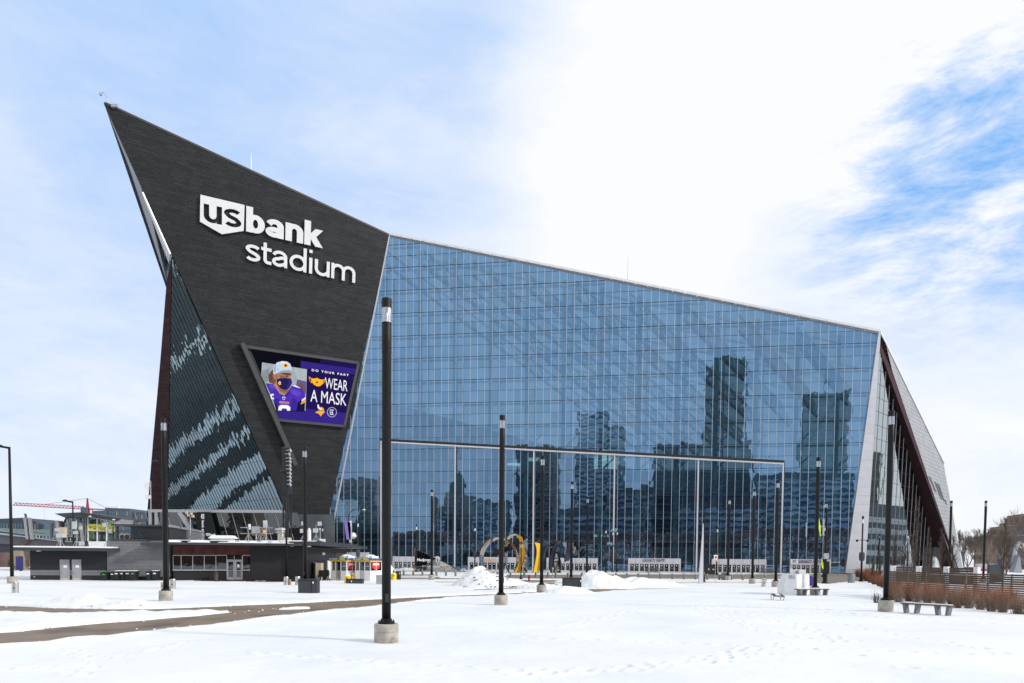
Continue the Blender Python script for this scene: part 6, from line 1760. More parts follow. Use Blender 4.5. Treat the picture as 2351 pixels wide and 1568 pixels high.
lo0, lo1 = cq(190, 1176), cq(1265, 1238); hi0, hi1 = cq(215, 1142), cq(1235, 1198)
mb.bar(lo0, lo1, 0.55); mb.bar(hi0, hi1, 0.4)
n = 19
for i in range(n):
    t0, t1 = i/n, (i+1)/n
    mb.bar(lo0.lerp(lo1, t0), hi0.lerp(hi1, (t0+t1)/2), 0.28); mb.bar(hi0.lerp(hi1, (t0+t1)/2), lo0.lerp(lo1, t1), 0.28)
put(mb, 'boom', crane_red, cr_)
put(MB().bar(cq(1300, 1232), cq(1720, 1255), 0.9).bar(cq(1300, 1240), cq(1560, 1243), 0.5), 'counter_boom', crane_red, cr_)
a = cq(1640, 1245); put(MB().box(a.x-5, a.x+5, Yc, Yc+3, a.z-1, a.z+2.5), 'winch', white_p, cr_); a = cq(1607, 1258); put(MB().box(a.x-3, a.x+3, Yc, Yc+3, a.z-2, a.z+2), 'counterweight', beige, cr_)
a = cq(1258, 1250); put(MB().box(a.x-2.5, a.x+2, Yc-2, Yc+1, a.z-3, a.z+2), 'cab', far_dark, cr_)
put(MB().bar(apex, cq(655, 1166), 0.22).bar(apex, cq(1560, 1220), 0.22), 'stay', crane_red, cr_)
put(MB().bar(cq(650, 1205), cq(655, 1440), 0.08), 'hoist_rope', galv, cr_)
def far_block(name, faces, Y, label, winrows, wall=far_dark, winm=far_glass, depth=30, extra=None):
    """faces: px rectangles (x0,x1,ytop_left,ytop_right) side by side"""
    xs = cq(faces[0][0], 1400, Y).x
    b = empty(name, (xs, Y, 0), label, 'building', 'far buildings')
    for i, (x0, x1, y0, y1, rowsn, colsn) in enumerate(faces):
        A = cq(x0, y0, Y+i*2); B = cq(x1, y1, Y+i*2)
        w = put(MB().prism([Vector((A.x, A.y, 0)), Vector((B.x, B.y, 0)), B, A], (0, depth, 0)), 'wall', wall, b)
        for r in range(rowsn):
            for c in range(colsn):
                xa = A.x+(B.x-A.x)*(c+.18)/colsn; xb = A.x+(B.x-A.x)*(c+.82)/colsn
                zt2 = A.z-2.2-r*4.4; mt = winm if (c+r) % 5 else pm_alt
                put(MB().box(xa, xb, A.y-0.15, A.y-0.02, zt2-2.6, zt2), 'window', mt, w)
    return b
pm_alt = pm('far_tan_panel', (0.32, 0.22, 0.17), 0.8)
far_block('apartment_building', [(1362, 1545, 1262, 1255, 7, 7), (1545, 1915, 1215, 1228, 9, 12), (1915, 2160, 1265, 1290, 8, 8)], 430, 'far dark blue apartment block with tan panels below the crane tail', 0)
far_block('apartment_building', [(-40, 330, 1378, 1362, 5, 9), (330, 530, 1390, 1412, 4, 6), (530, 650, 1440, 1462, 3, 4)], 330, 'far stepped dark grey building behind the walkway at the left edge', 0)
# ================================================================ PLAZA OBJECTS
ka = K(1150, 2080, 4.9)
k2 = K(1000, 1700, 2.1364)
# ticket booths
def booth(cx0, cxc, cx1, ytop, ybase, label, xfar):
    A = G(*ka(cx0, ybase)); Cn = G(*ka(cxc, ybase+8)); Y = Cn.y
    PF_ = Pl(Vector((A.x, A.y, 0)), Vector((Cn.x-A.x, Cn.y-A.y, 0)), (0, 0, 1))
    b = empty('ticket_booth', (A.x, A.y, 0), label, 'kiosk', 'white ticket booths')
    L_ = PF_.abp(Cn)[0]; z = lambda y: PF_.ab(*ka((cx0+cxc)/2, y))[1]; aa = lambda x: PF_.ab(*ka(x, (ytop+ybase)/2))[0]
    D_ = 2.3
    zt2, zw1, zw0 = z(ytop+50), z(ytop+55), z(990)
    wl_ = put(MB().plb(PF_, 0, L_, 0, zw0, -0.1, 0).plb(PF_, 0, L_, zw1, zw1+0.12, -0.1, 0).plb(PF_, 0, L_, 0, zw1, -D_-.1, -D_), 'wall', white_p, b)
    put(MB().plb(PF_, L_-0.1, L_, 0, zw0, -D_, -0.1).plb(PF_, 0, 0.1, 0, zw1, -D_, -.1), 'side_wall', white_p, b)
    for x in (cx0+20, cx0+95, cx0+197, cx0+300, cxc-4): put(MB().plb(PF_, aa(x)-.06, aa(x)+.06, 0 if x < cx0+290 else zw0, zw1, -0.12, 0.03), 'post', white_p, b)
    put(MB().plb(PF_, 0.05, L_-.05, zw0, zw1, -0.06, -0.04), 'front_window', window_d, b)
    put(MB().plb(PF_, L_-.06, L_-.04, zw0, zw1, -D_, -0.12), 'side_window', window_d, b)
    d = put(MB().plb(PF_, aa(cx0+105), aa(cx0+192), 0.06, zw0, 0.0, 0.03), 'door', stainless, b)
    zm = (zw0*0.55+zw1*0.45)
    put(MB().plb(PF_, aa(cx0+215), L_, zm-.02, zm+.03, -.03, 0.02), 'window_bar', white_p, b)
    # red disc signs with a white bar
    for a_, c_ in ((aa(cx0+175), -0.8),):
        put(MB().prism([PF_.pt(a_+.42*math.cos(t), zw0+.62+.5*math.sin(t), c_) for t in [i*math.pi/8 for i in range(16)]], PF_.n*0.02), 'closed_sign', redprint, b)
        put(MB().plb(PF_, a_-.28, a_+.28, zw0+.52, zw0+.72, c_+.03, c_+.04), 'sign_bar', whiteprint, b)
    sd = (PF_.n*-1)
    ctr = PF_.pt(L_+0.01, zw0+0.68, -D_*0.5)
    # the side faces away to the right
    put(MB().prism([ctr+sd*(.85*math.cos(t))+Vector((0, 0, .60*math.sin(t))) for t in [i*math.pi/8 for i in range(16)]], PF_.u*0.02), 'closed_sign', redprint, b)
    put(MB().obox(ctr, sd, Vector((0, 0, 1)), PF_.u, -.6, .6, -.02, .2, .02, .03), 'sign_bar', whiteprint, b)
    put(MB().obox(ctr, sd, Vector((0, 0, 1)), PF_.u, -.03, .03, -.75, .75, .03, .05), 'window_bar', white_p, b)
    r_ = put(MB().plb(PF_, -0.25, L_+.25, zw1+.10, zw1+.34, -D_-.25, 0.28), 'fascia', blueprint_m, b)
    put(MB().plb(PF_, -0.1, L_+.15, zw1-.08, zw1+.10, -D_-.1, 0.15), 'yellow_band', pm('band_yellow', (0.75, 0.52, 0.02), 0.5), b)
    put(MB().prism([PF_.pt(a, zz_, 0.285) for a, zz_ in ((L_-.75, zw1+.11), (L_+.1, zw1+.11), (L_-.1, zw1+.33), (L_-.95, zw1+.33))], PF_.n*0.01), 'yellow_chevron', signyel, r_)
    text_on('RAIL TICKETS', PF_, -0.05, L_*.52, zw1+.15, zw1+.30, 0.285, 0.02, whiteprint, 'lettering', r_, 0.02)
    put(MB().plb(PF_, L_*.45, L_*.98, zw1+.34, zw1+.62, -1.8, -0.4), 'roof_unit', white_p, b)
    put(MB().lathe([(0.75, 0), (0.7, .18), (0.45, .36), (0.05, .42)], PF_.pt(L_*.7, zw1+.4, -1.0), 14), 'snow_cap', snow_d, b)
booth(850, 1155, 1262, 745, 1185, 'left white ticket booth with blue and yellow fascia', 0)
booth(1318, 1622, 1735, 750, 1190, 'right white ticket booth with blue and yellow fascia', 0)
# yellow barrels holding sign posts
def barrel(cx, cy, w, h, label, pole=True, off=ka):
    g = G(*off(cx, cy)); Y = g.y; r = (atY(*off(cx+w/2, cy), Y)-atY(*off(cx-w/2, cy), Y)).length/2; hh = atY(*off(cx, cy-h), Y).z
    b = empty('yellow_barrel', (g.x, g.y, 0), label, 'barrel', 'yellow barrels')
    put(MB().lathe([(r*.98, 0), (r, .03), (r, hh*.32), (r*.96, hh*.34), (r, hh*.36), (r, hh*.64), (r*.96, hh*.66), (r, hh*.68), (r, hh*.97), (r*.97, hh)], n=20), 'drum', yel_barrel, b, world=False, smooth=False)
    put(MB().lathe([(r*.93, hh), (r*.6, hh+.07), (r*.1, hh+.1)], n=16), 'snow_cap', snow_d, b, world=False)
    if pole: put(MB().bar((0.05, 0, hh), (0.05, 0, hh+pole), 0.05), 'sign_post', galv, b, world=False)
    put(MB().prism([(.10*math.cos(t), -r-.005, hh*.7+.10*math.sin(t)) for t in [i*math.pi/4 for i in range(8)]], (0, .01, 0)), 'label_print', redprint, b, world=False)
barrel(485, 1168, 122, 112, 'yellow barrel with a thin sign post left of the smoker', 2.6)
barrel(1176, 1252, 122, 162, 'yellow barrel with a tall thin post before the left booth', 2.6)
barrel(1287, 1190, 46, 140, 'narrow yellow barrel seen between the two booths', 0)
barrel(2085, 1178, 102, 125, 'yellow barrel right of the nearest light column', 2.4)
# dark metal cabinets
cabm = pm('cabinet_grey', (0.050, 0.052, 0.058), 0.5, 0.3, 0.1); cabd = pm('cabinet_dark', (0.016, 0.017, 0.020), 0.5, 0.2, 0.1)
def cabinet(crop, x0, x1, y0, y1, label, dep=1.0, split=0.72):
    g = G(*crop((x0+x1)/2, y1)); a = atY(*crop(x0, y1), g.y); b = atY(*crop(x1, y0), g.y)
    e = empty('metal_cabinet', (a.x, g.y, 0), label, 'cabinet', 'dark metal cabinets'); W = b.x-a.x; H_ = b.z
    put(MB().box(0, W, 0, dep, -0.05, H_-.06), 'body', cabd, e, world=False)
    put(MB().box(-.03, W+.03, -.03, dep+.03, H_-.06, H_), 'top', cabm, e, world=False)
    put(MB().box(.05, W*split-.03, -.03, 0, .05, H_-.12), 'door', cabm, e, world=False); put(MB().box(W*split+.03, W-.02, -.03, 0, .05, H_-.12), 'door', cabm, e, world=False)
    put(MB().box(W*split+.1, W*split+.2, -.06, -.03, H_-.35, H_-.2), 'latch', white_p, e, world=False)
    return e
cabinet(ka, 208, 567, 1158, 1444, 'large dark metal cabinet behind the light column by the yellow barrel')
cabinet(ka, 1145, 1465, 1155, 1258, 'long low dark box with a grey end before the booths', 0.9, 0.26)
cabinet(ka, 2110, 2200, 1005, 1175, 'dark cabinet right of the yellow barrel, behind the nearest light column')
ks2 = K(2100, 2150, 5.878)
e = cabinet(ks2, 890, 1328, 948, 1290, 'dark metal cabinet half buried by a crumbly snow heap in mid plaza', 1.0, 0.86)
g = G(*ka(1828, 1270)); tag(put(MB().box(g.x-.45, g.x+.4, g.y-.3, g.y+.3, -.1, 1.05), 'utility_box', galv), 'small pale grey utility box left of the nearest light column', 'utility box')
# steel bollards by the dark building
def steel_bollard(x, y, w, ytop, label, mat=stainless, name='steel_bollard'):
    g = G(x, y); r = w/1600*g.y/2; h = atY(x, ytop, g.y).z
    b = empty(name, (g.x, g.y, 0), label, 'bollard', 'wide bollards on the plaza')
    put(MB().lathe([(r, -.05), (r, h-.04), (r*.96, h)], n=20), 'sleeve', mat, b, world=False, smooth=False)
    put(MB().lathe([(r*.9, h), (r*.5, h+.01)], n=16), 'cap', galv, b, world=False)
    put(MB().box(-r*.15, r*.5, -r-.01, -r*.8, h*.45, h*.52), 'slot', black_m, b, world=False)
q9 = k9
steel_bollard(*q9(2092, 1383), 11, q9(0, 1210)[1], 'shiny steel bollard before the louvred wall, beside a stubby brown one')
steel_bollard(*q9(2160, 1383), 6.5, q9(0, 1260)[1], 'stubby brown bollard touching the shiny one by the louvred wall', tan_conc)
steel_bollard(*ka(200, 1295), 11.5, ka(0, 1108)[1], 'shiny steel bollard left of the large dark cabinet')
k1_ = k1
steel_bollard(*k1_(132, 1443), 13.5, k1_(0, 1338)[1], 'tilted-looking steel bollard beside the street light base at the left edge')
steel_bollard(*k1_(1477, 1403), 12.5, k1_(0, 1316)[1], 'steel bollard just right of the plank-wall light column')
steel_bollard(*k1_(1392, 1400), 9, k1_(0, 1345)[1], 'pale concrete bollard half behind the plank-wall light column', concrete_l)
k4 = K(2996, 1700, 2.1364)
steel_bollard(*k4(123, 1387), 9.5, k4(0, 1310)[1], 'steel bollard with grey rounded top left of the ice chest')
# beige cabinet and smoker
g = G(*ka(545, 1190)); e = empty('storage_cabinet', (g.x, g.y, 0), 'beige two-door storage cabinet beside the black smoker', 'cabinet')
x0 = atY(*ka(430, 1190), g.y).x-g.x; x1 = atY(*ka(548, 1190), g.y).x-g.x; x2 = atY(*ka(662, 1190), g.y).x-g.x; hh = atY(*ka(548, 842), g.y).z
put(MB().hexa([(x0, 1.2, 0), (x1, 0, 0), (x1, 1.3, 0), (x0+.1, 1.4, 0), (x0, 1.2, hh+.1), (x1, 0, hh), (x1, 1.3, hh), (x0+.1, 1.4, hh+.1)]), 'side', frame_g, e, world=False)
for i in range(2): put(MB().box(x1+(x2-x1)*i/2+.01, x1+(x2-x1)*(i+1)/2-.01, 0, .05, .05, hh-.03), 'door', beige, e, world=False)
put(MB().box(x1, x2, .05, 1.0, 0, hh), 'body', beige, e, world=False)
g = G(*ka(710, 1195)); e = empty('barrel_smoker', (g.x, g.y, 0), 'black barrel smoker grill on legs beside the beige cabinet', 'grill')
sx = g.y/1600
u_ = lambda cx, cy: (atY(*ka(cx, cy), g.y)-Vector((g.x, g.y, 0)))
a, b = u_(625, 1050), u_(808, 1040)
put(MB().tube(a, b, 0.40, n=18), 'barrel', black, e, world=False); put(MB().tube(a+Vector((-.02, 0, 0)), a+Vector((.05, 0, 0)), 0.42, n=18).tube(a.lerp(b, .5)-Vector((.03, 0, 0)), a.lerp(b, .5)+Vector((.03, 0, 0)), 0.415, n=18), 'rim', black_m, e, world=False)
for x in (655, 700, 770, 800): put(MB().bar(u_(x, 1080), u_(x+(x-720)*.3, 1192), 0.10), 'leg', black, e, world=False)
put(MB().hexa([u_(690, 1090)+Vector((0, -.3, 0)), u_(760, 1090)+Vector((0, -.3, 0)), u_(760, 1090)+Vector((0, .3, 0)), u_(690, 1090)+Vector((0, .3, 0)), u_(700, 1190)+Vector((0, -.2, 0)), u_(745, 1190)+Vector((0, -.2, 0)), u_(745, 1190)+Vector((0, .2, 0)), u_(700, 1190)+Vector((0, .2, 0))]), 'firebox', black, e, world=False)
put(MB().bar(u_(590, 1075), u_(640, 1075), .5, .04).bar(u_(800, 1160), u_(860, 1192), .3, .05).path([u_(600, 1080), u_(612, 1130)], .05), 'shelf', black, e, world=False)
# ---- grey bollards in a row along the kerb
def bollard():
    b = empty('bollard', (0, 0, 0))
    put(MB().lathe([(0.165, -.1), (0.165, .72), (0.15, .80), (0.09, .86), (0.02, .88)], n=16), 'post', bollard_m, b, world=False)
    put(MB().lathe([(0.15, .80), (0.10, .87), (0.03, .895)], n=12), 'top', beige, b, world=False)
    return b
bo = bollard(); fst = True
P_0 = G(883, 1321.0); P_1 = G(1680, 1332.6)
def bpos(px): 
    # intersect the view line with the bollard line
    d = ray(px, 1300); t = 0
    A = P_0; B = P_1; dx, dy = B.x-A.x, B.y-A.y
    s = (A.x*d.y-A.y*d.x)/(dy*d.x-dx*d.y); return A+(B-A)*s
bx = [904, 927, 949, 970, 1002, 1024, 1046, 1078, 1112, 1142, 1172, 1204, 1230, 1258, 1276, 1304, 1336, 1362, 1388, 1415, 1440, 1466, 1490, 1516, 1544, 1571, 1597, 1624, 1652, 1680, 1706, 1732, 1758]
def landmark(x):
    for lim, t in ((960, 'left of the mirrored plaza sign'), (1050, 'in front of the mirrored plaza sign'), (1150, 'behind the tall dirty snow pile'), (1215, 'near the red hydrant and yellow ribbon'), (1330, 'near the large purple ribbon loop'), (1425, 'behind the tallest clean snow pile'), (1560, 'in front of the purple LEGACY GATE doors'), (1640, 'around the white obelisk'), (1700, 'by the light column with grey pedestal')):
        if x < lim: return t
    return 'toward the ice chest'
cnt = {}
for x in bx:
    o = bo if fst else copy_tree(bo); fst = False
    p = bpos(x); o.location = (p.x, p.y, 0.02)
    lm = landmark(x); cnt[lm] = cnt.get(lm, 0)+1
    ordn = ['first', 'second', 'third', 'fourth', 'fifth', 'sixth'][cnt[lm]-1]
    tag(o, 'grey kerb bollard, %s of those %s' % (ordn, lm), 'bollard', 'grey bollards along the kerb')
# ---- crowd barriers along the front
def barrier():
    b = empty('crowd_barrier', (0, 0, 0))
    W, H_ = 2.45, 1.08
    put(MB().path([(0, 0, .22), (0, 0, H_-.12), (.12, 0, H_), (W-.12, 0, H_), (W, 0, H_-.12), (W, 0, .22), (0, 0, .22)], 0.026, 5), 'frame', dark_galv, b, world=False)
    mb = MB()
    for i in range(1, 18): x = W*i/18; mb.tube((x, 0, .22), (x, 0, H_), 0.011, n=3, caps=False)
    put(mb, 'bars', dark_galv, b, world=False)
    put(MB().bar((.35, -.3, .03), (.35, .3, .03), .05).bar((W-.35, -.3, .03), (W-.35, .3, .03), .05).bar((.35, 0, 0), (.35, 0, .25), .04).bar((W-.35, 0, 0), (W-.35, 0, .25), .04), 'foot', dark_galv, b, world=False)
    return b
ba = barrier(); fst = True; bc = {}
def blandmark(x):
    for lim, t in ((905, 'behind the ticket booths'), (1070, 'behind the mirrored plaza sign'), (1186, 'at the orange lettered doors'), (1256, 'behind the yellow ribbon'), (1375, 'at the plain doors by the purple ribbon'), (1441, 'behind the tallest snow pile'), (1562, 'at the purple lettered doors'), (1633, 'behind the white obelisk'), (1758, 'at the plain doors right of the obelisk'), (1812, 'by the right portal post')):
        if x < lim: return t
    return 'near the number 20 doors'
A = G(800, 1313.5); B = G(2030, 1319.5)
Ln = (B-A).length; dd = (B-A)/Ln; n = int(Ln/2.58)
for i in range(n):
    p = A+dd*(i*2.58)
    o = ba if fst else copy_tree(ba); fst = False
    o.location = (p.x, p.y+random.uniform(-.25, .25), 0.06); o.rotation_euler = (0, 0, math.atan2(dd.y, dd.x)+random.uniform(-.06, .06))
    sx_ = CX+F*((o.location-CAM).dot(CR))/((o.location-CAM).dot(CF))
    lm = blandmark(sx_); bc[lm] = bc.get(lm, 0)+1
    tag(o, 'crowd barrier in the line, %s %s' % (['first', 'second', 'third', 'fourth', 'fifth', 'sixth', 'seventh', 'eighth', 'ninth', 'tenth'][bc[lm]-1], lm), 'barrier', 'line of crowd barriers')
for k, (x, y, nn, lb) in enumerate(((1480, 1315.5, 6, 'crowd barrier in the nested stack left of the purple LEGACY GATE doors'), (1905, 1317.5, 9, 'crowd barrier in the nested stack at the foot of the white pier'), (1742, 1317, 5, 'crowd barrier in the nested stack near the ice chest'))):
    g = G(x, y)
    for i in range(nn):
        o = copy_tree(ba); o.location = (g.x+i*.16 if nn < 9 else g.x+(i % 5)*.9, g.y-i*.20, 0.06); o.rotation_euler = (0, 0, 0.02*i)
        tag(o, lb.replace('crowd barrier in', ['nearest', 'next', 'third', 'fourth', 'fifth', 'sixth', 'seventh', 'eighth', 'ninth'][nn-1-i]+' crowd barrier of'), 'barrier', 'nested stack of barriers %d' % k)
# ---- mirrored plaza sign
km = K(1600, 2150, 6.717)
gm = G(*km(500, 930))
PMs = Pl(Vector((gm.x, gm.y, 0)), Vector((1, -0.10, 0)), (0, 0, 1))
m_a = lambda cx, cy: PMs.ab(*km(cx, cy))
sgn = empty('plaza_sign', (gm.x, gm.y, 0), 'mirrored triangular steel sign reading Medtronic Plaza behind the kerb', 'sign')
pts = [(385, 940), (395, 275), (455, 318), (1620, 895), (1620, 945), (760, 945)]
pts = [(x, y) for x, y in pts]
put(MB().prism([PMs.pt(*m_a(*p)) for p in [(385, 945), (405, 285), (455, 318), (1620, 893), (1620, 945)]], PMs.n*-1.2), 'body', mirror2, sgn)
put(MB().prism([PMs.pt(*m_a(*p), 0.01) for p in [(383, 945), (397, 275), (408, 280), (392, 945)]], PMs.n*0.08), 'edge', pm('bronze_edge', (0.35, 0.22, 0.10), 0.4, 0.6), sgn)
a = m_a(460, 637); b = m_a(878, 562); text_on('Medtronic', PMs, a[0], b[0], a[1], b[1], 0.02, 0.04, whiteprint, 'lettering', sgn, 0.03)
a = m_a(732, 678); b = m_a(880, 645); text_on('PLAZA', PMs, a[0], b[0], a[1], b[1], 0.02, 0.04, whiteprint, 'lettering', sgn, 0.01)
put(MB().prism([PMs.pt(*m_a(*p), 0.02) for p in ((622, 600), (652, 600), (637, 665))], PMs.n*0.03), 'emblem', whiteprint, sgn)
for i, (x0, x1, y) in enumerate(((735, 800, 745), (735, 1080, 772), (735, 1075, 786), (735, 1060, 800), (735, 950, 840))):
    a = m_a(x0, y+3); b = m_a(x1, y-2); put(MB().plb(PMs, a[0], b[0], a[1], b[1], 0.02, 0.03), 'small_print', whiteprint, sgn)
put(MB().path([PMs.pt(*m_a(x, y), 0.03) for x, y in ((590, 760), (615, 742), (640, 750), (632, 785), (600, 795), (590, 770), (650, 765), (665, 750), (690, 752))], 0.02, 4), 'emblem', whiteprint, sgn)
g = G(*km(1007, 1100)); h = atY(*km(1000, 500), g.y).z
e = empty('sign_post', (g.x, g.y, 0), 'thin post with a white rectangular loop sign before the plaza sign', 'sign')
put(MB().tube((0, 0, 0), (0, 0, h-.9), 0.04, n=6), 'post', galv, e, world=False)
put(MB().box(-.24, .24, -.02, .02, h-.12, h).box(-.24, -.14, -.02, .02, h-.95, h).box(.14, .24, -.02, .02, h-.95, h).box(-.24, .24, -.02, .02, h-.95, h-.83), 'loop', white_p, e, world=False)
g = G(*km(1712, 925)); e = empty('parking_sign', (g.x, g.y, 0), 'small blue and white disabled parking sign on the slope of the dirty pile', 'sign')
hz_ = atY(*km(1712, 830), g.y).z
put(MB().box(-.3, .3, -.02, .02, hz_-1.2, hz_-.5), 'blue_plate', blueprint_m, e, world=False); put(MB().box(-.3, .3, -.02, .02, hz_-.5, hz_), 'white_plate', whiteprint, e, world=False); put(MB().tube((0, .04, 0), (0, .04, hz_), .03, n=5), 'post', galv, e, world=False)
put(MB().prism([(.14*math.cos(t), -.03, hz_-.25+.14*math.sin(t)) for t in [i*math.pi/4 for i in range(8)]], (0, .005, 0)), 'symbol', redprint, e, world=False)
g = G(1642, 1338); hz_ = atY(1641, 1274, g.y).z
e = empty('parking_sign', (g.x, g.y, 0), 'white no-parking sign with a red circle on a thin post right of the obelisk', 'sign')
put(MB().tube((0, .03, 0), (0, .03, hz_), .03, n=5), 'post', galv, e, world=False); put(MB().box(-.24, .24, -.02, .02, hz_-.8, hz_), 'plate', whiteprint, e, world=False)
put(MB().prism([(.16*math.cos(t), -.03, hz_-.3+.16*math.sin(t)) for t in [i*math.pi/6 for i in range(12)]], (0, .005, 0)), 'red_disc', redprint, e, world=False)
put(MB().box(-.18, .18, -.03, -.025, hz_-.72, hz_-.6), 'arrow', redprint, e, world=False)
for i, (x, lb) in enumerate(((1627, 'left recycling bin with a white symbol beside the obelisk mast'), (1637.5, 'right recycling bin with a white symbol beside the obelisk mast'))):
    g = G(x, 1322); e = empty('recycling_bin', (g.x, g.y, 0), lb, 'bin', 'pair of dark recycling bins')
    put(MB().box(-.5, .5, 0, .8, 0.25, 2.0), 'body', black_m, e, world=False); put(MB().prism([(.2*math.cos(t), -.01, 1.2+.2*math.sin(t)) for t in (0.5, 2.6, 4.7)], (0, .01, 0)), 'symbol', whiteprint, e, world=False)
    put(MB().box(-.52, .52, -.05, .85, 2.0, 2.1), 'lid', black_m, e, world=False)
for x, y, yt, c_ in ((1364+0, 1331, 1306, 0), (1277+40*0, 1331, 1306, 0), (1635*0+1276, 1331, 1306, 0)):
    pass
for x, lb in ((1269, 'tall thin marker post with green tip near the purple ribbon'), (1636-1, None), (1452*0+1441+0, None)):
    if lb:
        g = G(x, 1331); e = empty('marker_post', (g.x, g.y, 0), lb, 'post')
        put(MB().tube((0, 0, 0), (0, 0, 1.45), .05, n=6), 'post', galv, e, world=False); put(MB().tube((0, 0, 1.45), (0, 0, 1.7), .07, n=6), 'tip', lime, e, world=False); put(MB().tube((0, 0, .6), (0, 0, .75), .065, n=6), 'band', blueprint_m, e, world=False)
g = G(1442+194, 1331)
g = G(1486+150, 1331)
e_ = K(2000, 1700, 2.1364)
g = G(*e_(1360, 1300)); e = empty('marker_post', (g.x, g.y, 0), 'thin marker post with green tip before the purple LEGACY GATE doors', 'post')
put(MB().tube((0, 0, 0), (0, 0, 1.45), .05, n=6), 'post', galv, e, world=False); put(MB().tube((0, 0, 1.45), (0, 0, 1.7), .07, n=6), 'tip', lime, e, world=False)
# ---- fire hydrant
kh = K(1880, 2100, 4.702)
g = G(*kh(1110, 1052)); h = atY(*kh(1110, 925), g.y).z; s = h/0.95
e = empty('fire_hydrant', (g.x, g.y, 0.0), 'dark red fire hydrant in front of the yellow ribbon', 'hydrant')
put(MB().lathe([(.19*s, 0), (.19*s, .06*s), (.13*s, .09*s), (.13*s, .55*s), (.16*s, .58*s), (.16*s, .64*s), (.13*s, .68*s)], n=14), 'barrel', red_m, e, world=False)
put(MB().lathe([(.17*s, .66*s), (.15*s, .78*s), (.08*s, .86*s), (.04*s, .88*s), (.04*s, .95*s)], n=14), 'bonnet', red_m, e, world=False)
put(MB().tube((-.24*s, 0, .48*s), (.24*s, 0, .48*s), .065*s, n=10).tube((0, 0, .45*s), (0, -.22*s, .45*s), .08*s, n=10), 'nozzle', red_m, e, world=False)
# ---- ribbon sculpture
Ys = 136.0
scp = empty('ribbon_sculpture', (atY(*kh(1150, 915), Ys).x, Ys, 0), 'large looping ribbon sculpture in yellow, dark purple and mirror steel', 'sculpture')
def ribbon(A, B, mat, back, dA=0.0, dB=1.6, name='ribbon', sub=4, dmid=0.0):
    n = min(len(A), len(B))
    def cr(P, t):
        m = len(P)-1; x = t*m; i = min(int(x), m-1); f = x-i
        p0 = P[max(i-1, 0)]; p1 = P[i]; p2 = P[i+1]; p3 = P[min(i+2, m)]
        return tuple(0.5*((2*p1[k])+(-p0[k]+p2[k])*f+(2*p0[k]-5*p1[k]+4*p2[k]-p3[k])*f*f+(-p0[k]+3*p1[k]-3*p2[k]+p3[k])*f**3) for k in range(2))
    N_ = (n-1)*sub*1
    pa = []; pb_ = []
    for i in range(N_+1):
        t = i/N_
        pa.append(atY(*kh(*cr(A, t)), Ys+dA+dmid*math.sin(t*math.pi))); pb_.append(atY(*kh(*cr(B, t)), Ys+dB+dmid*math.sin(t*math.pi)))
    for nm, mt, o1, o2 in ((name, mat, 0.0, 0.09), ('ribbon_lining', back, 0.10, 0.16)):
        mb = MB()
        for i in range(N_):
            q4 = [pa[i], pb_[i], pb_[i+1], pa[i+1]]
            nn = (q4[1]-q4[0]).cross(q4[3]-q4[0])
            if nn.length < 1e-6: continue
            nn.normalize()
            if nn.dot(CAM-q4[0]) < 0: nn = -nn
            mb.v += [tuple(p-nn*o1) for p in q4]+[tuple(p-nn*o2) for p in q4]
            k = len(mb.v)-8
            mb.f += [(k, k+1, k+2, k+3), (k+7, k+6, k+5, k+4), (k, k+4, k+5, k+1), (k+3, k+2, k+6, k+7)]
        put(mb, nm, mt, scp)
ribbon([(232, 835), (195, 700), (186, 560), (228, 420), (325, 302), (445, 242), (555, 233), (680, 268), (785, 350)], [(298, 835), (262, 700), (264, 560), (302, 452), (385, 348), (480, 288), (560, 266), (672, 298), (765, 372)], mirror, yellow, 0, 1.4)
ribbon([(785, 350), (850, 440), (900, 560), (914, 660), (880, 790), (800, 920)], [(765, 372), (825, 470), (858, 580), (868, 680), (850, 790), (800, 921)], mirror, yellow, 0, .8, name='ribbon_edge')
ribbon([(800, 360), (862, 450), (912, 570), (930, 660), (915, 790), (868, 918)], [(790, 352), (850, 442), (900, 562), (912, 660), (880, 790), (800, 918)], yellow, mirror, -.3, 0.1)
ribbon([(645, 370), (660, 320), (690, 250), (760, 182), (850, 168), (905, 235)], [(665, 380), (700, 330), (740, 270), (800, 215), (850, 195), (880, 250)], mirror, yellow, 1.5, 2.6)
ribbon([(850, 165), (960, 215), (1005, 330), (1028, 480), (1012, 620), (962, 790), (938, 916)], [(850, 175), (905, 235), (938, 340), (948, 480), (930, 640), (880, 800), (850, 916)], yellow, mirror, 0.4, 1.4)
ribbon([(440, 485), (560, 458), (700, 402), (820, 340), (915, 275), (985, 205), (1085, 240)], [(480, 572), (600, 548), (720, 500), (840, 440), (930, 385), (1000, 300), (1045, 262)], purple, mirror, 2.5, 3.2)
ribbon([(1010, 300), (1032, 450), (1012, 640), (980, 760), (985, 905)], [(1085, 240), (1085, 450), (1080, 650), (1078, 800), (1082, 905)], mirror, purple, 1.8, 3.0)
ribbon([(640, 350), (650, 500), (660, 650), (680, 780), (740, 905)], [(750, 300), (715, 500), (705, 650), (712, 760), (752, 905)], mirror, yellow, 1.8, 2.6)
ribbon([(1218, 325), (1250, 430), (1252, 560), (1226, 720), (1186, 917)], [(1322, 345), (1323, 480), (1322, 600), (1310, 760), (1284, 912)], yellow, mirror, 0, 1.2)
ribbon([(1385, 600), (1392, 500), (1410, 410), (1490, 402), (1560, 415)], [(1398, 602), (1425, 520), (1462, 452), (1520, 425), (1556, 432)], purple, mirror, 1.5, 2.5)
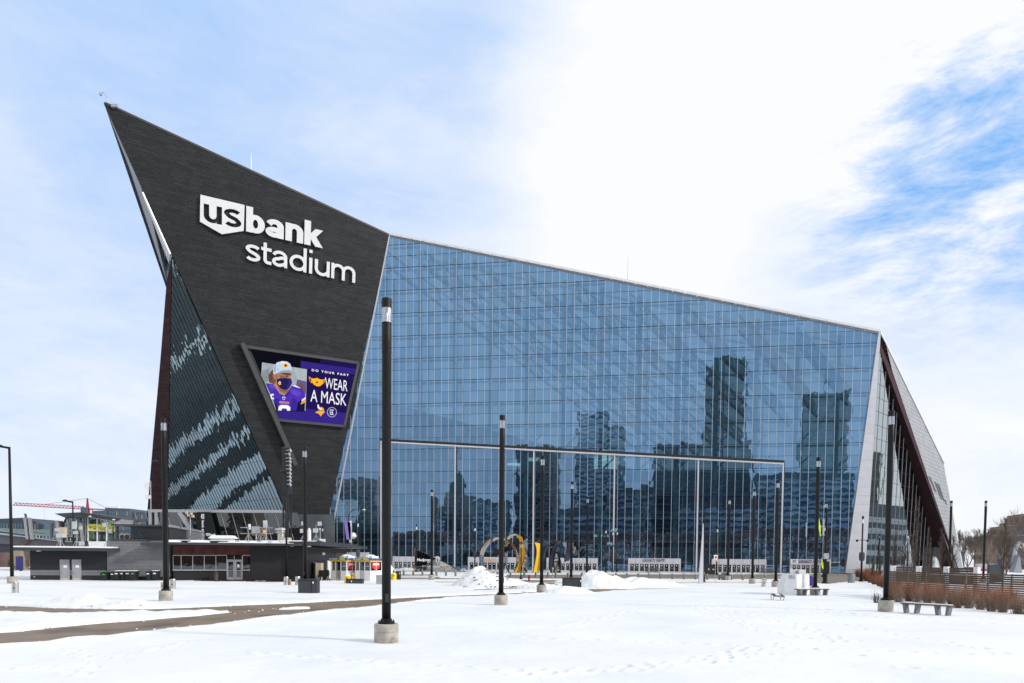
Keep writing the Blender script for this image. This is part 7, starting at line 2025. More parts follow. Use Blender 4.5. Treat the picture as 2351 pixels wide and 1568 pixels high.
ribbon([(1535, 918), (1503, 800), (1495, 650), (1530, 500), (1585, 375), (1660, 305), (1745, 290), (1805, 325), (1835, 395)], [(1606, 918), (1590, 780), (1590, 645), (1620, 505), (1662, 405), (1715, 335), (1765, 305), (1800, 335), (1826, 420)], purple, mirror, 0, 1.6)
ribbon([(1730, 330), (1765, 430), (1772, 540), (1785, 640)], [(1796, 318), (1832, 400), (1826, 500), (1802, 655)], mirror, purple, 1.5, 2.5)
ribbon([(1625, 500), (1688, 640), (1702, 770), (1690, 918)], [(1606, 560), (1590, 650), (1592, 780), (1612, 918)], mirror, purple, 1.0, 2.4)
ribbon([(1840, 355), (1822, 470), (1792, 600), (1783, 695)], [(1935, 325), (1925, 470), (1888, 590), (1866, 668)], purple, mirror, 0.3, 1.4)
ribbon([(1932, 330), (1960, 350), (1985, 400), (1998, 480)], [(1932, 440), (1940, 440), (1950, 465), (1990, 490)], mirror, purple, 1.6, 2.4)
ribbon([(1935, 480), (1940, 530), (1960, 570)], [(1998, 485), (1990, 530), (1965, 572)], mirror, purple, 1.6, 2.4)
ribbon([(1960, 565), (2020, 480), (2080, 410), (2145, 396), (2230, 440), (2310, 460), (2351, 452)], [(2000, 572), (2055, 520), (2105, 455), (2178, 432), (2240, 462), (2320, 474), (2352, 462)], purple, mirror, 0.8, 1.8)
# ---- ice chest
ki = K(3050, 2050, 3.92)
g = G(*ki(536, 1306)); Yi = g.y
w = lambda cx, cy, d=0.0: atY(*ki(cx, cy), Yi+d)-Vector((g.x, g.y, 0))
ice = empty('ice_chest', (g.x, g.y, 0), 'white ice storage chest with sloping front and a cooling unit on top', 'ice chest')
fr = [w(300, 1306, 1.5), w(536, 1306), w(536, 975), w(375, 965, 1.5), w(300, 1165, 1.5)]
put(MB().prism(fr, (0.35, 1.9, 0)), 'cabinet', white_p, ice, world=False)
put(MB().prism([w(536, 1306), w(735, 1290, 1.7), w(735, 975, 1.7), w(536, 975)], (-.4, 1.2, 0)), 'side', white_p, ice, world=False)
put(MB().prism([w(375, 966, 1.5)+Vector((0, 0, 0)), w(536, 977), w(735, 977, 1.7), w(575, 962, 3.2)], (0, 0, .05)), 'snowy_top', snow_d, ice, world=False)
a = w(508, 975, 1.2); b = w(672, 975, 1.2); zt2 = w(590, 898, 1.2).z; zm_ = w(590, 970, 1.2).z
put(MB().box(a.x, b.x-.6, a.y, a.y+1, zm_, zt2), 'cooling_unit', white_p, ice, world=False)
put(MB().box(b.x-.6, b.x, a.y-.1, a.y+1, zm_, zt2+.02), 'cooling_unit', white_p, ice, world=False)
mb = MB()
for i in range(9): x = a.x+.04+i*(b.x-.65-a.x)/9; mb.box(x, x+.03, a.y-.012, a.y, zm_+.05, zt2-.06)
put(mb, 'grille', frame_g, ice, world=False)
put(MB().box(*(lambda q_: (q_.x-.08, q_.x+.08, q_.y, q_.y+.15))(w(456, 960, 1.2)), w(456, 960, 1.2).z, w(456, 878, 1.2).z), 'vent_post', white_p, ice, world=False)
PI = Pl(fr[0]+Vector((g.x, g.y, 0)), (fr[1]-fr[0]), (0, 0, 1))
for txt, p0_, p1_ in (('ARCTIC', (388, 1022), (522, 990)), ('GLACIER', (388, 1046), (522, 1025))):
    a = PI.ab(*ki(*p0_)); b = PI.ab(*ki(*p1_)); text_on(txt, PI, a[0], b[0], a[1], b[1], 0.0, 0.02, pm('lettering_grey'+txt, (0.30, 0.33, 0.40), 0.6), 'lettering', ice, 0.0)
put(MB().path([w(652, 978, .9)+Vector((0, -.05, 0)), w(662, 1060, .9)+Vector((0, -.08, 0)), w(655, 1200, .9)+Vector((0, -.08, 0)), w(672, 1310, .9)+Vector((0, -.1, 0))], .012, 4), 'cable', white_p, ice, world=False)
g = G(*ki(800, 1180)); mb = MB()
mb.prism([(g.x+.95*math.cos(t), g.y+1.2, 0.15+1.15*math.sin(t)) for t in [i*math.pi/14 for i in range(15)]], (0, 1.2, 0))
tag(put(mb, 'cable_reel', pm('purple_plastic', (0.06, 0.02, 0.22), 0.5, 0, 0.3, 8)), 'rounded purple object behind the light column beside the ice chest', 'reel')
# ---- benches
def bench(crop, L0, L1, R1_, legs, label, thick, hgt=None):
    """crop px: left end top, right end top"""
    gl = G(*crop(*legs[0])); gr = G(*crop(*legs[-1]))
    zt2 = hgt
    top0 = atY(*crop(*L0), gl.y); top1 = atY(*crop(*R1_), gr.y)
    e = empty('bench', (gl.x, gl.y, 0), label, 'bench', 'backless benches')
    d = Vector((gr.x-gl.x, gr.y-gl.y, 0)).normalized(); s_ = Vector((-d.y, d.x, 0))
    A = Vector((top0.x, top0.y, zt2)); Lb = (Vector((top1.x, top1.y, zt2))-A).dot(d)
    put(MB().obox(A, d, s_, Vector((0, 0, 1)), 0, Lb, -.1, .42, -.07, 0), 'seat', wood_f, e)
    put(MB().obox(A, d, s_, Vector((0, 0, 1)), .1, Lb-.1, -.05, .38, 0.0, .035), 'snow_cover', snow_d, e)
    for i, lg in enumerate(legs):
        p = G(*crop(*lg)); t_ = (p-A).dot(d)
        lean_ = (0.08 if i % 2 == 0 else -0.08)
        q0 = A+d*t_; 
        put(MB().hexa([q0+d*(-.06)+s_*(-.05)+Vector((0, 0, -zt2-.02)), q0+d*.06+s_*(-.05)+Vector((0, 0, -zt2-.02)), q0+d*.06+s_*.35+Vector((0, 0, -zt2-.02)), q0+d*-.06+s_*.35+Vector((0, 0, -zt2-.02)),
                       q0+d*(-.08-lean_)+s_*(-.05)+Vector((0, 0, -.07)), q0+d*(.08-lean_)+s_*(-.05)+Vector((0, 0, -.07)), q0+d*(.08-lean_)+s_*.35+Vector((0, 0, -.07)), q0+d*(-.08-lean_)+s_*.35+Vector((0, 0, -.07))]), 'leg', dark_galv, e)
k7 = K(3500, 1900, 2.6144)
bench(k7, (275, 1372), None, (872, 1405), [(352, 1448), (455, 1455), (676, 1472), (780, 1478)], 'long backless bench in front of the reddish shrubs at the right', .07, 0.62)
bench(ki, (552, 1240), None, (1075, 1232), [(625, 1314), (735, 1316), (912, 1312), (1020, 1308)], 'backless bench beside the white ice chest', .07, 0.60)
g = G(*ki(240, 1396)); w = lambda cx, cy, d=0.0: atY(*ki(cx, cy), g.y+d)-Vector((g.x, g.y, 0))
e = empty('folding_table', (g.x, g.y, 0), 'small slanting slatted table with thin legs, left of the ice chest', 'table')
mb = MB(); tp_ = [w(130, 1278, .9), w(285, 1282, 1.1), w(352, 1322), w(170, 1312)]
for i in range(6):
    t0, t1 = i/6, (i+.8)/6
    mb.prism([tp_[0].lerp(tp_[3], t0), tp_[1].lerp(tp_[2], t0), tp_[1].lerp(tp_[2], t1), tp_[0].lerp(tp_[3], t1)], (0, 0, .04))
put(mb, 'top', black_m, e, world=False)
put(MB().prism([w(185, 1283, .8), w(245, 1285, .8), w(290, 1310, .2), w(215, 1306, .2)], (0, 0, .06)), 'snow_patch', snow_d, e, world=False)
for a_, b_ in (((133, 1290, .9), (137, 1385, .9)), ((172, 1315, 0), (170, 1398, 0)), ((290, 1325, .1), (272, 1400, 0)), ((345, 1325, 0), (315, 1402, 0))): put(MB().tube(w(*a_), w(*b_), .03, n=6), 'leg', galv, e, world=False)
put(MB().tube(w(172, 1318), w(345, 1326), .03, n=6), 'rail', galv, e, world=False)
# planter-like steel arch and plinth details
g = G(*ki(300, 1100)); mb = MB(); mb.path([(g.x-.55+.55*(1-math.cos(t)), g.y, .1+.85*math.sin(t)) for t in [i*math.pi/8 for i in range(9)]], .07, 5)
tag(put(mb, 'bike_rack', galv), 'small steel hoop rack between light column and ice chest', 'bike rack')
g = G(*ki(1375, 1108)); e = empty('litter_bin', (g.x, g.y, 0), 'grey mesh litter bin on the snow edge before the white pier', 'bin')
put(MB().lathe([(.30, 0), (.34, 1.15), (.36, 1.2)], n=14), 'basket', bollard_m, e, world=False); put(MB().box(.1, .75, .3, .6, 0, 1.25), 'frame', galv, e, world=False)
g = G(*k3(1940, 1330)); tag(put(MB().box(g.x-.45, g.x+.45, g.y+.5, g.y+1.3, 0, 1.1), 'pedestal', bollard_m), 'grey square pedestal behind the light column among the bollards', 'pedestal')
ORD = ['first', 'second', 'third', 'fourth', 'fifth', 'sixth', 'seventh', 'eighth', 'ninth', 'tenth', 'eleventh', 'twelfth']+['%dth' % k for k in range(13, 80)]
# ================================================================ PLANTS, FENCE, RIGHT-HAND BACKGROUND
k7 = K(3500, 1900, 2.6144)
def grow(mb, p, d, L, r, depth, spread, up, seg=3, kmin=2, kmax=3, twig=0.004):
    """one limb and its children"""
    q_ = Vector(p)
    for s in range(seg):
        d2 = (d+Vector((random.gauss(0, .09), random.gauss(0, .09), random.gauss(0, .06)+up*.06))).normalized()
        n_ = q_+d2*(L/seg)
        r2 = max(r*(1-.42*(s+1)/seg), twig)
        mb.tube(q_, n_, max(r*(1-.42*s/seg), twig), r2, 5 if r > .05 else 3, caps=False)
        if depth > 0 and (s > 0 or depth > 2 and s > 0):
            for k in range(1 if random.random() < .75 else 2):
                ax = Vector((random.gauss(0, 1), random.gauss(0, 1), random.gauss(0, .3))).normalized()
                dd_ = (d2*(1-spread)+ax*spread+Vector((0, 0, up*.25))).normalized()
                grow(mb, n_, dd_, L*random.uniform(.52, .78), r2*.62, depth-1, spread, up, seg, kmin, kmax, twig)
        q_ = n_; d = d2
    if depth > 0:
        for k in range(2):
            ax = Vector((random.gauss(0, 1), random.gauss(0, 1), random.gauss(0, .3))).normalized()
            grow(mb, q_, (d*(1-spread*.8)+ax*spread*.8+Vector((0, 0, up*.2))).normalized(), L*random.uniform(.55, .8), r2*.75, depth-1, spread, up, seg, kmin, kmax, twig)
def bare_tree(x, y, h, label, twig, depth=4, group='bare trees at the right'):
    e = empty('bare_tree', (x, y, 0), label, 'tree', group)
    tr = MB(); tr.tube((0, 0, -.3), (0.05, 0, h*.22), h*.017, h*.013, 8)
    put(tr, 'trunk', bark, e, world=False, smooth=True)
    cw = MB()
    for k in range(5):
        a = k*1.256+random.uniform(-.4, .4); d = Vector((math.cos(a)*.42, math.sin(a)*.42, 1)).normalized()
        grow(cw, Vector((0.05, 0, h*.21)), d, h*.27, h*.010, depth, .34, .55, 3, 2, 3, twig)
    zmax = max(v[2] for v in cw.v); f = h/zmax
    cw.v = [(a*f, b*f, c*f if c > h*.21 else c) for a, b, c in cw.v]
    put(cw, 'crown', bark, e, world=False)
for i, (cx, ct, Y, lb) in enumerate(((905, 565, 190, 'bare spreading tree right beside the foot of the grey stadium end'), (975, 640, 150, 'bare spreading tree with a tilted double stem beyond the fence'),
                                (1195, 530, 150, 'tall bare tree behind the light column near the brick building'), (1060, 820, 215, 'low bare tree far off between the two larger ones'), (1600, 300, 95, 'bare tree whose twigs reach in from the right edge'),
                                (1390, 560, 160, 'bare tree in front of the brick building'))):
    p = atY(*k7(cx, ct), Y); bare_tree(p.x, Y, p.z, lb, 0.00010*Y, 4 if i != 3 else 3)
def column_tree(x, y, h, label, twig, wd=.16, group='slim upright leafless trees'):
    e = empty('upright_tree', (x, y, 0), label, 'tree', group)
    tr = MB(); q_ = Vector((0, 0, -.2)); n = 8; stem = []
    for s in range(n):
        q2 = Vector((random.gauss(0, .015)*h*.3, random.gauss(0, .015)*h*.3, h*(s+1)/n)); tr.tube(q_, q2, h*.011*(1-s/n)+twig, h*.011*(1-(s+1)/n)+twig*.8, 6, caps=False); stem.append((q_, q2)); q_ = q2
    put(tr, 'trunk', bark_d, e, world=False)
    cw = MB()
    for k in range(int(46+h*4)):
        t = random.uniform(.16, .97); a, b = stem[min(int(t*n), n-1)]; p = a.lerp(b, t*n-int(t*n))
        an = random.uniform(0, 6.283); d = Vector((math.cos(an)*.42, math.sin(an)*.42, 1)).normalized()
        grow(cw, p, d, h*wd*(1.15-t)*random.uniform(.7, 1.2), h*.0028, 1, .25, .8, 3, 2, 3, twig)
    put(cw, 'crown', bark_d, e, world=False)
for cx, ct, base, Y, lb in ((440, 245, 0, 62, 'tallest upright leafless tree, in front of the fence'), (1365, 440, 0, 57, 'broad dark upright tree before the fence at the right'), (700, 555, 0, 92, 'dark bushy upright tree before the maroon band'),
                      (570, 540, 0, 98, 'upright leafless tree just left of the maroon band foot'), (318, 600, 0, 100, 'narrow dark upright tree before the end glass'), (218, 545, 0, 104, 'reddish upright tree left of the narrow dark one'),
                      (50, 740, 0, 98, 'small upright tree next to the large light column'), (820, 640, 0, 100, 'upright tree against the lowest part of the grey flank')):
    p = atY(*k7(cx, ct), Y); column_tree(p.x, Y, p.z, lb, 0.00011*Y, .20 if cx in (700, 1365, 820) else .15)
k4 = K(2996, 1700, 2.1364)
for cx, ct, Y, lb in ((1060, 1110, 92, 'tiny reddish upright tree at the tip of the shrubs'), (1118, 1120, 92, 'tiny upright tree second from the shrub tip')):
    p = atY(*k4(cx, ct), Y); column_tree(p.x, Y, p.z, lb, 0.02, .15)
# shrubs: fans of stems
def shrub(x, y, h, r, label, mat, n=230, lean=.55, wdt=.011, cat='shrub', group='reddish leafless shrubs by the fence'):
    mb = MB()
    for k in range(n):
        an = random.uniform(0, 6.283); l = abs(random.gauss(0, lean)); l = min(l, 1.1)
        b0 = Vector((math.cos(an)*r*.18*random.random(), math.sin(an)*r*.18*random.random(), 0))
        hh = h*random.uniform(.40, 1.10)*(1-.22*l)
        d = Vector((math.cos(an)*l*.75, math.sin(an)*l*.75, 1)); w_ = wdt*random.uniform(.6, 1.3)
        p1_ = b0+d*hh*.5; p2_ = b0+d*hh+Vector((random.gauss(0, .06), random.gauss(0, .06), 0))
        s_ = Vector((-math.sin(an), math.cos(an), 0))
        if random.random() < .5: s_ = Vector((1, 0, 0))
        i = len(mb.v); mb.v += [tuple(b0-s_*w_), tuple(b0+s_*w_), tuple(p1_+s_*w_*.8), tuple(p1_-s_*w_*.8), tuple(p2_)]
        mb.f += [(i, i+1, i+2, i+3), (i+3, i+2, i+4)]
        for q in range(3):
            t = random.uniform(.35, .9); a = b0.lerp(p2_, t); c = a+Vector((random.gauss(0, .14), random.gauss(0, .14), random.uniform(.12, .3)))*h*.55
            i = len(mb.v); mb.v += [tuple(a-s_*w_*.6), tuple(a+s_*w_*.6), tuple(c)]; mb.f.append((i, i+1, i+2))
    o = bpy.data.objects.new('shrub', mb.mesh('shrub', mat)); C.objects.link(o); o.location = (x, y, 0.03)
    return tag(o, label, cat, group)
sh = [((250, 1345), 235, 'tangled shrub just right of the large light column base'), ((430, 1365), 215, 'shrub at the foot of the tallest upright tree'), ((560, 1372), 230, 'shrub between the upright tree and the bench'),
      ((680, 1385), 245, 'fan-shaped shrub behind the left half of the bench'), ((860, 1402), 260, 'fan-shaped shrub behind the right end of the bench'), ((990, 1415), 250, 'shrub right of the bench end'), ((1110, 1428), 260, 'wide fan-shaped shrub, second from right edge group'),
      ((1230, 1440), 240, 'shrub in front of the broad dark upright tree'), ((1345, 1448), 265, 'fan-shaped shrub under the broad dark upright tree'), ((1470, 1458), 250, 'shrub next to the right edge'), ((1560, 1466), 265, 'shrub cut by the right edge of the picture')]
for (cx, cy), hpx, lb in sh:
    g = G(*k7(cx+random.uniform(-18, 18), cy-random.uniform(0, 16))); h = hpx/2.6144/1.7422*g.y/1600*random.uniform(.72, 1.08)
    shrub(g.x, g.y, h*1.18, 1.5, lb, dry, random.randint(120, 230), random.uniform(.45, .75), .0075)
    # reddish tips thicket behind
k = 0
ends = [(945, 1300), (985, 1330), (1030, 1345), (1080, 1365), (1130, 1385), (1170, 1400), (1215, 1425)]
for i in range(24):
    t = i/23*(len(ends)-1.001); a = ends[int(t)]; b = ends[int(t)+1]; f = t-int(t)
    cx = a[0]+(b[0]-a[0])*f+random.uniform(-6, 6)+ (i % 3)*28; cy = a[1]+(b[1]-a[1])*f-(i % 3)*6
    g = G(*k4(cx, cy)); shrub(g.x, g.y+.4, random.uniform(1.2, 2.1), 1.4, 'rust-coloured shrub, %s from the far tip of the row left of the light column' % ORD[i] if i > 1 else ['rust-coloured shrub at the very tip of the row left of the large light column', 'second rust-coloured shrub from the tip, beside the slim pod pole'][i], dry_r, 300, .5, .010, group='dense row of rust-coloured shrubs')
for i in range(9):
    cx = 200+i*155+random.uniform(-35, 35); g = G(*k7(cx, 1312+(cx-150)*.076)); shrub(g.x, g.y, random.uniform(1.1, 1.7), 1.3, 'rust-coloured shrub against the fence boards, %s from its left end' % ORD[i], dry_r, 300, .45, .008, group='rust-coloured shrubs against the fence')
g = G(*k4(1085, 1525)); shrub(g.x, g.y, 1.0, 1, 'sparse dark seedy plant left of the large light column base', bark_d, 60, .5, .01, 'plant', 'sparse plants')
# slatted wooden fence
f0 = G(*k7(150, 1285)); f1 = G(*k7(1680, 1402))
f0 = Vector((f0.x, f0.y, 0)); f1 = Vector((f1.x, f1.y, 0))
PFc = Pl(f0, f1-f0, (0, 0, 1)); Lf = (f1-f0).length
fe = empty('slatted_fence', f0, 'long weathered fence of horizontal boards behind the shrubs', 'fence')
topz = PFc.ab(*k7(800, 1020))[1]
nb = 7; ns = 15; sh_ = topz/ns
for b in range(nb):
    a0, a1 = Lf*b/nb, Lf*(b+1)/nb
    for s in range(ns):
        gp_ = 0.018 if b < 3 else 0.034
        gp_ *= random.uniform(.5, 1.3)
        put(MB().plb(PFc, a0+.01, a1-.01, s*sh_+gp_/2, (s+1)*sh_-gp_/2, random.uniform(-.006, .006), .03), 'board', wood_f, fe)
    put(MB().plb(PFc, a0-.05, a0+.05, 0, topz, -.12, -.02), 'post', frame_g, fe)
PF3 = Pl(f0+Vector((0, 9, 0)), f1-f0+Vector((0, 2, 0)), (0, 0, 1))
fe2 = empty('upper_screen', PF3.P, 'raised board screen with white-capped posts behind the long fence', 'fence')
a0 = PF3.ab(*k7(195, 990))[0]; a1 = PF3.ab(*k7(1065, 990))[0]; zt2 = PF3.ab(*k7(600, 963))[1]; zb2 = PF3.ab(*k7(600, 1030))[1]-.8
for i in range(4):
    x0 = a0+(a1-a0)*i/3
    if i < 3:
        x1 = a0+(a1-a0)*(i+1)/3
        for s in range(7):
            h_ = (zt2-zb2)/7; put(MB().plb(PF3, x0+.25, x1-.1, zb2+s*h_+.01, zb2+(s+1)*h_-.015, 0, .03), 'board', wood_f, fe2)
    pst = put(MB().plb(PF3, x0-.12, x0+.18, 0, zt2-.5, -.1, .15), 'post', frame_g, fe2)
    put(MB().plb(PF3, x0-.14, x0+.2, zt2-.55, zt2+.06, -.12, .17), 'post_sleeve', white_metal, pst)
# brick building, stepped
Yb = 300.0
bb = empty('brick_building', (atY(*k7(1400, 960), Yb).x, Yb, 0), 'stepped brown brick building with white-framed windows at the right edge', 'building')
def bqq(x, y, Y=Yb): return atY(*k7(x, y), Y)
corner = bqq(1240, 612); PBk = Pl(Vector((corner.x, Yb, 0)), Vector((1, -.28, 0)), (0, 0, 1))
def seg(x0, x1, y0, back, nm):
    A = PBk.ab(*k7(x0, y0)); B = PBk.ab(*k7(x1, y0+0)); zt_ = (PBk.ab(*k7(x0, y0))[1])
    return put(MB().plb(PBk, A[0], B[0], 0, zt_, -back, 0), nm, brick_b, bb), A[0], B[0], zt_
w1, a0, a1, z1 = seg(1240, 1690, 628, 22, 'wall')
w2, c0_, c1_, z2 = seg(1378, 1690, 528, 18, 'upper_wall')
for (x, y) in ((1458, 488), (1525, 430), (1543, 405)):
    A = PBk.ab(*k7(x, y)); put(MB().plb(PBk, A[0], a1+4, 0, A[1], -16, -1), 'tower_wall', brick_b, bb)
winf = pm('old_window', (0.20, 0.28, 0.30), 0.3, 0.2, 0.2)
for r in range(6):
    for c in range(14):
        a = a0+1.6+c*3.9; z = z1-3.6-r*4.4
        if a > a1 or z < .5: continue
        f_ = put(MB().plb(PBk, a-.1, a+2.0, z-.1, z+2.6, .01, .06), 'window', winf, w1)
        put(MB().plb(PBk, a+.1, a+.9, z+.05, z+2.4, .06, .08).plb(PBk, a+1.02, a+1.85, z+.05, z+2.4, .06, .08), 'pane', far_dark, f_)
for c in range(9):
    a = c0_+1.6+c*3.9
    f_ = put(MB().plb(PBk, a, a+2.0, z2-3.9, z2-1.6, .01, .06), 'window', winf, w2); put(MB().plb(PBk, a+.18, a+1.8, z2-3.7, z2-1.8, .06, .08), 'pane', far_dark, f_)
put(MB().plb(PBk, a0-.2, a1+.2, z1-.25, z1+.1, -1, .2), 'cornice', beige, w1); put(MB().plb(PBk, c0_-.2, c1_, z2-.2, z2+.15, -1, .2), 'cornice', beige, w2)
# low far things between the trees
def far_box(cx0, cx1, cy0, Y, name, mat, lb, cat):
    a = bqq(cx0, cy0, Y); b = bqq(cx1, cy0, Y); return tag(put(MB().box(a.x, b.x, Y, Y+8, 0, a.z), name, mat), lb, cat)
far_box(905, 940, 800, 260, 'far_shed', far_dark, 'dark narrow building behind the bare tree by the stadium foot', 'building')
far_box(1075, 1160, 965, 240, 'far_container', far_dark, 'dark blue lorry trailer glimpsed low between the trees', 'trailer')
far_box(1160, 1240, 985, 230, 'far_container', redprint, 'low red and white trailer left of the brick building', 'trailer')
far_box(1215, 1262, 930, 230, 'far_shed', white_p, 'white box-like shed left of the brick building', 'shed')
a = bqq(1285, 935, 100); tag(put(MB().box(a.x-1.2, a.x+.9, 100, 100.3, a.z-3.0, a.z), 'louvre_board', dark_trim), 'dark louvred board on the fence line before the brick building', 'board')
# swan-neck lamp and white sail-like form before the brick building
e = empty('swan_neck_lamp', (bqq(1490, 960, 120).x, 120, 0), 'grey swan-neck lamp before the brick building', 'street light')
pp = [bqq(x, y, 120) for x, y in ((1440, 1010), (1450, 900), (1470, 780), (1490, 720), (1520, 712), (1532, 740))]
put(MB().path(pp, .35, 7), 'arm', frame_g, e); put(MB().lathe([(.3, .3), (.7, 0), (.6, -.4)], pp[-1], 10), 'shade', frame_g, e)
mb = MB(); mb.prism([bqq(1450, 1018, 118), bqq(1540, 1026, 118), bqq(1515, 832, 118), bqq(1505, 842, 118)], (0, 1.2, 0)); tag(put(mb, 'white_sail', grey_clad), 'white sail-shaped monument before the brick building', 'monument')
mb = MB(); mb.prism([bqq(628, 968, 150), bqq(680, 968, 150), bqq(668, 895, 150), bqq(632, 855, 150)], (0, 1.0, 0)); tag(put(mb, 'white_tent', white_p), 'small bright white tent peak at the foot of the maroon band', 'tent')
# ================================================================ THE CITY BEHIND THE CAMERA (mirrored in the glass wall)
def mirror_dir(px, py):
    P = PG.hit(px, py); d = (P-CAM).normalized(); n = PG.n
    return P, d-n*(2*d.dot(n))
def tower(x0, x1, ytop, Y, label, wall, winm, cat='office tower', dep=26, kind='grid', crown=None, name='office_tower', rowh=4.0, colw=3.2):
    P0, d0 = mirror_dir(x0, ytop); P1, d1 = mirror_dir(x1, ytop)
    a = P0+d0*((Y-P0.y)/d0.y); b = P1+d1*((Y-P1.y)/d1.y)
    xa, xb = min(a.x, b.x), max(a.x, b.x); H_ = (a.z+b.z)/2
    e = empty(name, ((xa+xb)/2, Y-dep/2, 0), label, cat, 'city buildings mirrored in the glass wall')
    body = put(MB().box(xa, xb, Y-dep, Y, 0, H_), 'wall', wall, e)
    mb = MB(); z = 3.0
    while z+rowh < H_:
        x = xa+.8
        if kind == 'band': mb.box(xa+.5, xb-.5, Y, Y+.25, z, z+rowh*.52)
        else:
            while x+colw < xb: mb.box(x+.4, x+colw-.5, Y, Y+.25, z, z+rowh*.6); x += colw
        z += rowh
    put(mb, 'windows', winm, body, kind='stuff')
    put(MB().box(xa-.3, xb+.3, Y-dep-.3, Y+.4, H_, H_+1.2), 'parapet', wall, e)
    if crown: crown(e, xa, xb, Y, H_)
    return e
rd_ = pm('dark_tower_wall', (0.13, 0.155, 0.165), 0.6, 0.2, 0.2, 0.05); rt = pm('teal_tower_wall', (0.13, 0.21, 0.215), 0.5, 0.2, 0.2, 0.05)
rb_ = pm('beige_tower_wall', (0.38, 0.32, 0.27), 0.8, 0, 0.2, 0.05); rr_ = pm('brick_row_wall', (0.27, 0.16, 0.13), 0.85, 0, 0.35, 0.08); rg = pm('green_copper', (0.06, 0.15, 0.12), 0.7, 0, 0.3, 0.1)
wl_ = pm('tower_window', (0.50, 0.58, 0.62), 0.25, 0.5, 0.3, 0.03); wd_ = pm('tower_window_dark', (0.055, 0.085, 0.10), 0.2, 0.3, 0.3, 0.05); ww_ = pm('white_stone', (0.60, 0.60, 0.57), 0.8, 0, 0.2, 0.1)
def spire(e, xa, xb, Y, H_):
    xm = (xa+xb)/2; w = (xb-xa)/2
    put(MB().tube((xm, Y-8, H_), (xm, Y-8, H_+w*2.6), w*.95, 0.3, 4), 'spire', rg, e); put(MB().tube((xm, Y-8, H_+w*2.6), (xm, Y-8, H_+w*4.2), .25, .1, 5), 'mast', rd_, e)
def crown2(e, xa, xb, Y, H_): put(MB().box(xa+(xb-xa)*.18, xb-(xb-xa)*.05, Y-20, Y-1, H_, H_+(xb-xa)*.26), 'crown', rg, e)
def mast_(e, xa, xb, Y, H_): put(MB().tube(((xa+xb)/2, Y-6, H_), ((xa+xb)/2, Y-6, H_+22), .5, .15, 5), 'mast', rd_, e)
tower(1618, 1712, 842, -330, 'tallest dark tower, mirrored right of centre in the glass wall', rd_, wd_, crown=crown2, dep=40)
tower(1846, 1952, 905, -240, 'broad dark tower mirrored near the right end of the glass wall', rt, wd_, crown=mast_)
tower(1326, 1392, 950, -260, 'dark balconied tower mirrored left of the glass wall centre', rd_, wl_, kind='band')
tower(1392, 1428, 985, -250, 'dark stepped wing of the mirrored balconied tower', rd_, wl_, kind='band')
tower(1183, 1226, 1024, -300, 'teal tower mirrored above the sculpture', rt, wd_); tower(1226, 1272, 1026, -306, 'red brown slab beside the mirrored teal tower', rb_, wd_)
tower(1500, 1728, 1022, -230, 'wide dark block mirrored below the tallest tower', rd_, wd_, kind='band', dep=40)
tower(1425, 1500, 1122, -190, 'banded block mirrored left of the wide dark block', rd_, wl_, kind='band')
tower(1020, 1066, 1135, -280, 'clock tower with green spire mirrored left of the sculpture', rb_, wd_, crown=spire)
tower(1086, 1152, 1152, -210, 'green windowed mid-rise mirrored left of the yellow ribbon', rt, wl_); tower(1000, 1022, 1168, -200, 'narrow dark block mirrored beside the spire', rd_, wl_)
tower(776, 868, 1103, -170, 'stone and brick block mirrored right of the prow foot', rb_, wd_, dep=20); tower(735, 778, 1150, -120, 'cream block mirrored at the prow foot', ww_, wd_)
tower(1735, 1960, 1092, -150, 'dark green low block mirrored at the right end', rt, wl_, kind='band', dep=24); tower(1560, 1760, 1148, -120, 'dark block mirrored in the right half of the glass wall', rd_, wl_, kind='band', dep=20)
tower(1280, 1480, 1172, -110, 'banded dark car park mirrored in the middle of the glass wall', rd_, wl_, kind='band', dep=20)
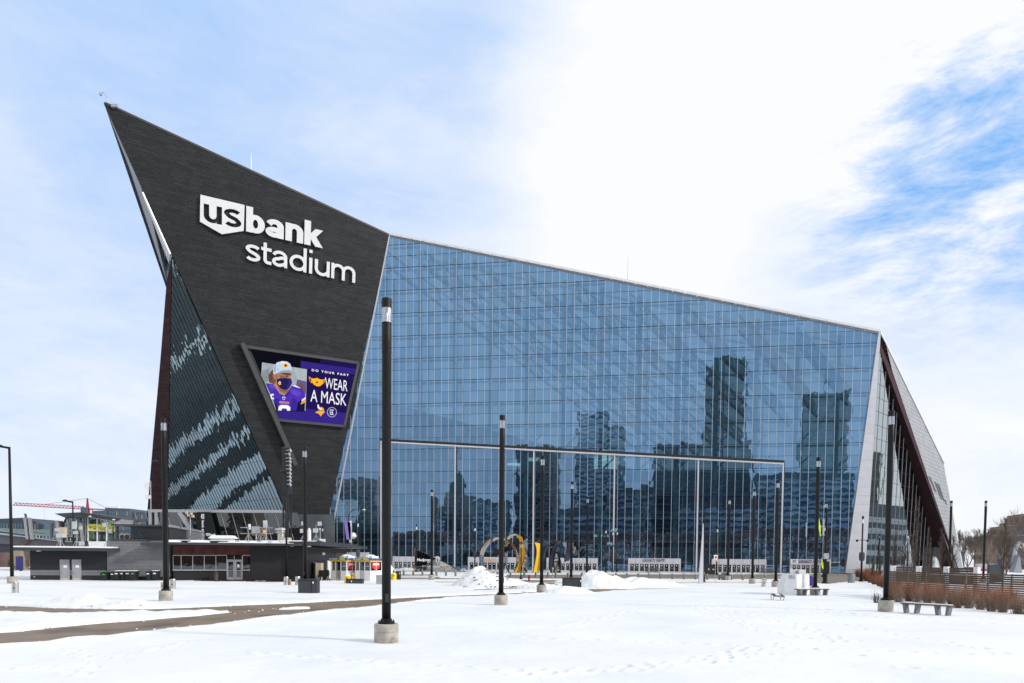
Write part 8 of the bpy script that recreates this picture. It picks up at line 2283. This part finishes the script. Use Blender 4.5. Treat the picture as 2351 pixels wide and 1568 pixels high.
for i, (x0, x1, yt) in enumerate(((740, 900, 1238), (905, 1010, 1225), (1015, 1180, 1240), (1185, 1330, 1236), (1335, 1500, 1228), (1505, 1700, 1232), (1705, 1960, 1222))):
    tower(x0, x1, yt, -78, ['brick row mirrored at the prow foot', 'taller brick house mirrored beside the plaza sign', 'brick row mirrored behind the sculpture rings', 'brick row mirrored behind the purple ribbon', 'brick row mirrored over the purple LEGACY GATE doors', 'brick row mirrored behind the obelisk', 'brick row mirrored near the number 20 entrance'][i], rr_, wd_ if i % 2 else ww_, 'brick house', 14, name='brick_row_house', rowh=3.4, colw=2.6)
# the block mirrored in the end glass
def mirrorR(px, py): 
    P = PR.hit(px, py); d = (P-CAM).normalized(); n = PR.n; return P, d-n*(2*d.dot(n))
def towerR(x0, x1, yt, dist, label, wall, winm, name, cat):
    P0, d0 = mirrorR(x0, yt); P1, d1 = mirrorR(x1, yt)
    a = P0+d0*dist; b = P1+d1*dist
    e = empty(name, ((a.x+b.x)/2, (a.y+b.y)/2, 0), label, cat, 'city buildings mirrored in the end glass')
    u = Vector((b.x-a.x, b.y-a.y, 0)); L_ = u.length; u.normalize(); PLN = Pl(Vector((a.x, a.y, 0)), u, (0, 0, 1))
    nn = Vector((-u.y, u.x, 0))
    if nn.dot(Vector((P0.x, P0.y, 0))-a) < 0: nn = -nn
    H_ = max(a.z, b.z, 6)
    body = put(MB().obox(Vector((a.x, a.y, 0)), u, nn, Vector((0, 0, 1)), 0, L_, -18, 0, 0, H_), 'wall', wall, e)
    mb = MB(); z = 3
    while z+4 < H_: mb.obox(Vector((a.x, a.y, 0)), u, nn, Vector((0, 0, 1)), .5, L_-.5, 0, .25, z, z+2.0); z += 4
    put(mb, 'windows', winm, body, kind='stuff')
towerR(1994, 2028, 1040, 150, 'slim olive tower mirrored in the end glass', pm('olive_tower', (0.15, 0.15, 0.11), 0.7, 0, 0.2, 0.1), wd_, 'office_tower', 'office tower')
towerR(1984, 2090, 1165, 110, 'long grey block mirrored low in the end glass', rd_, wl_, 'office_block', 'office block')
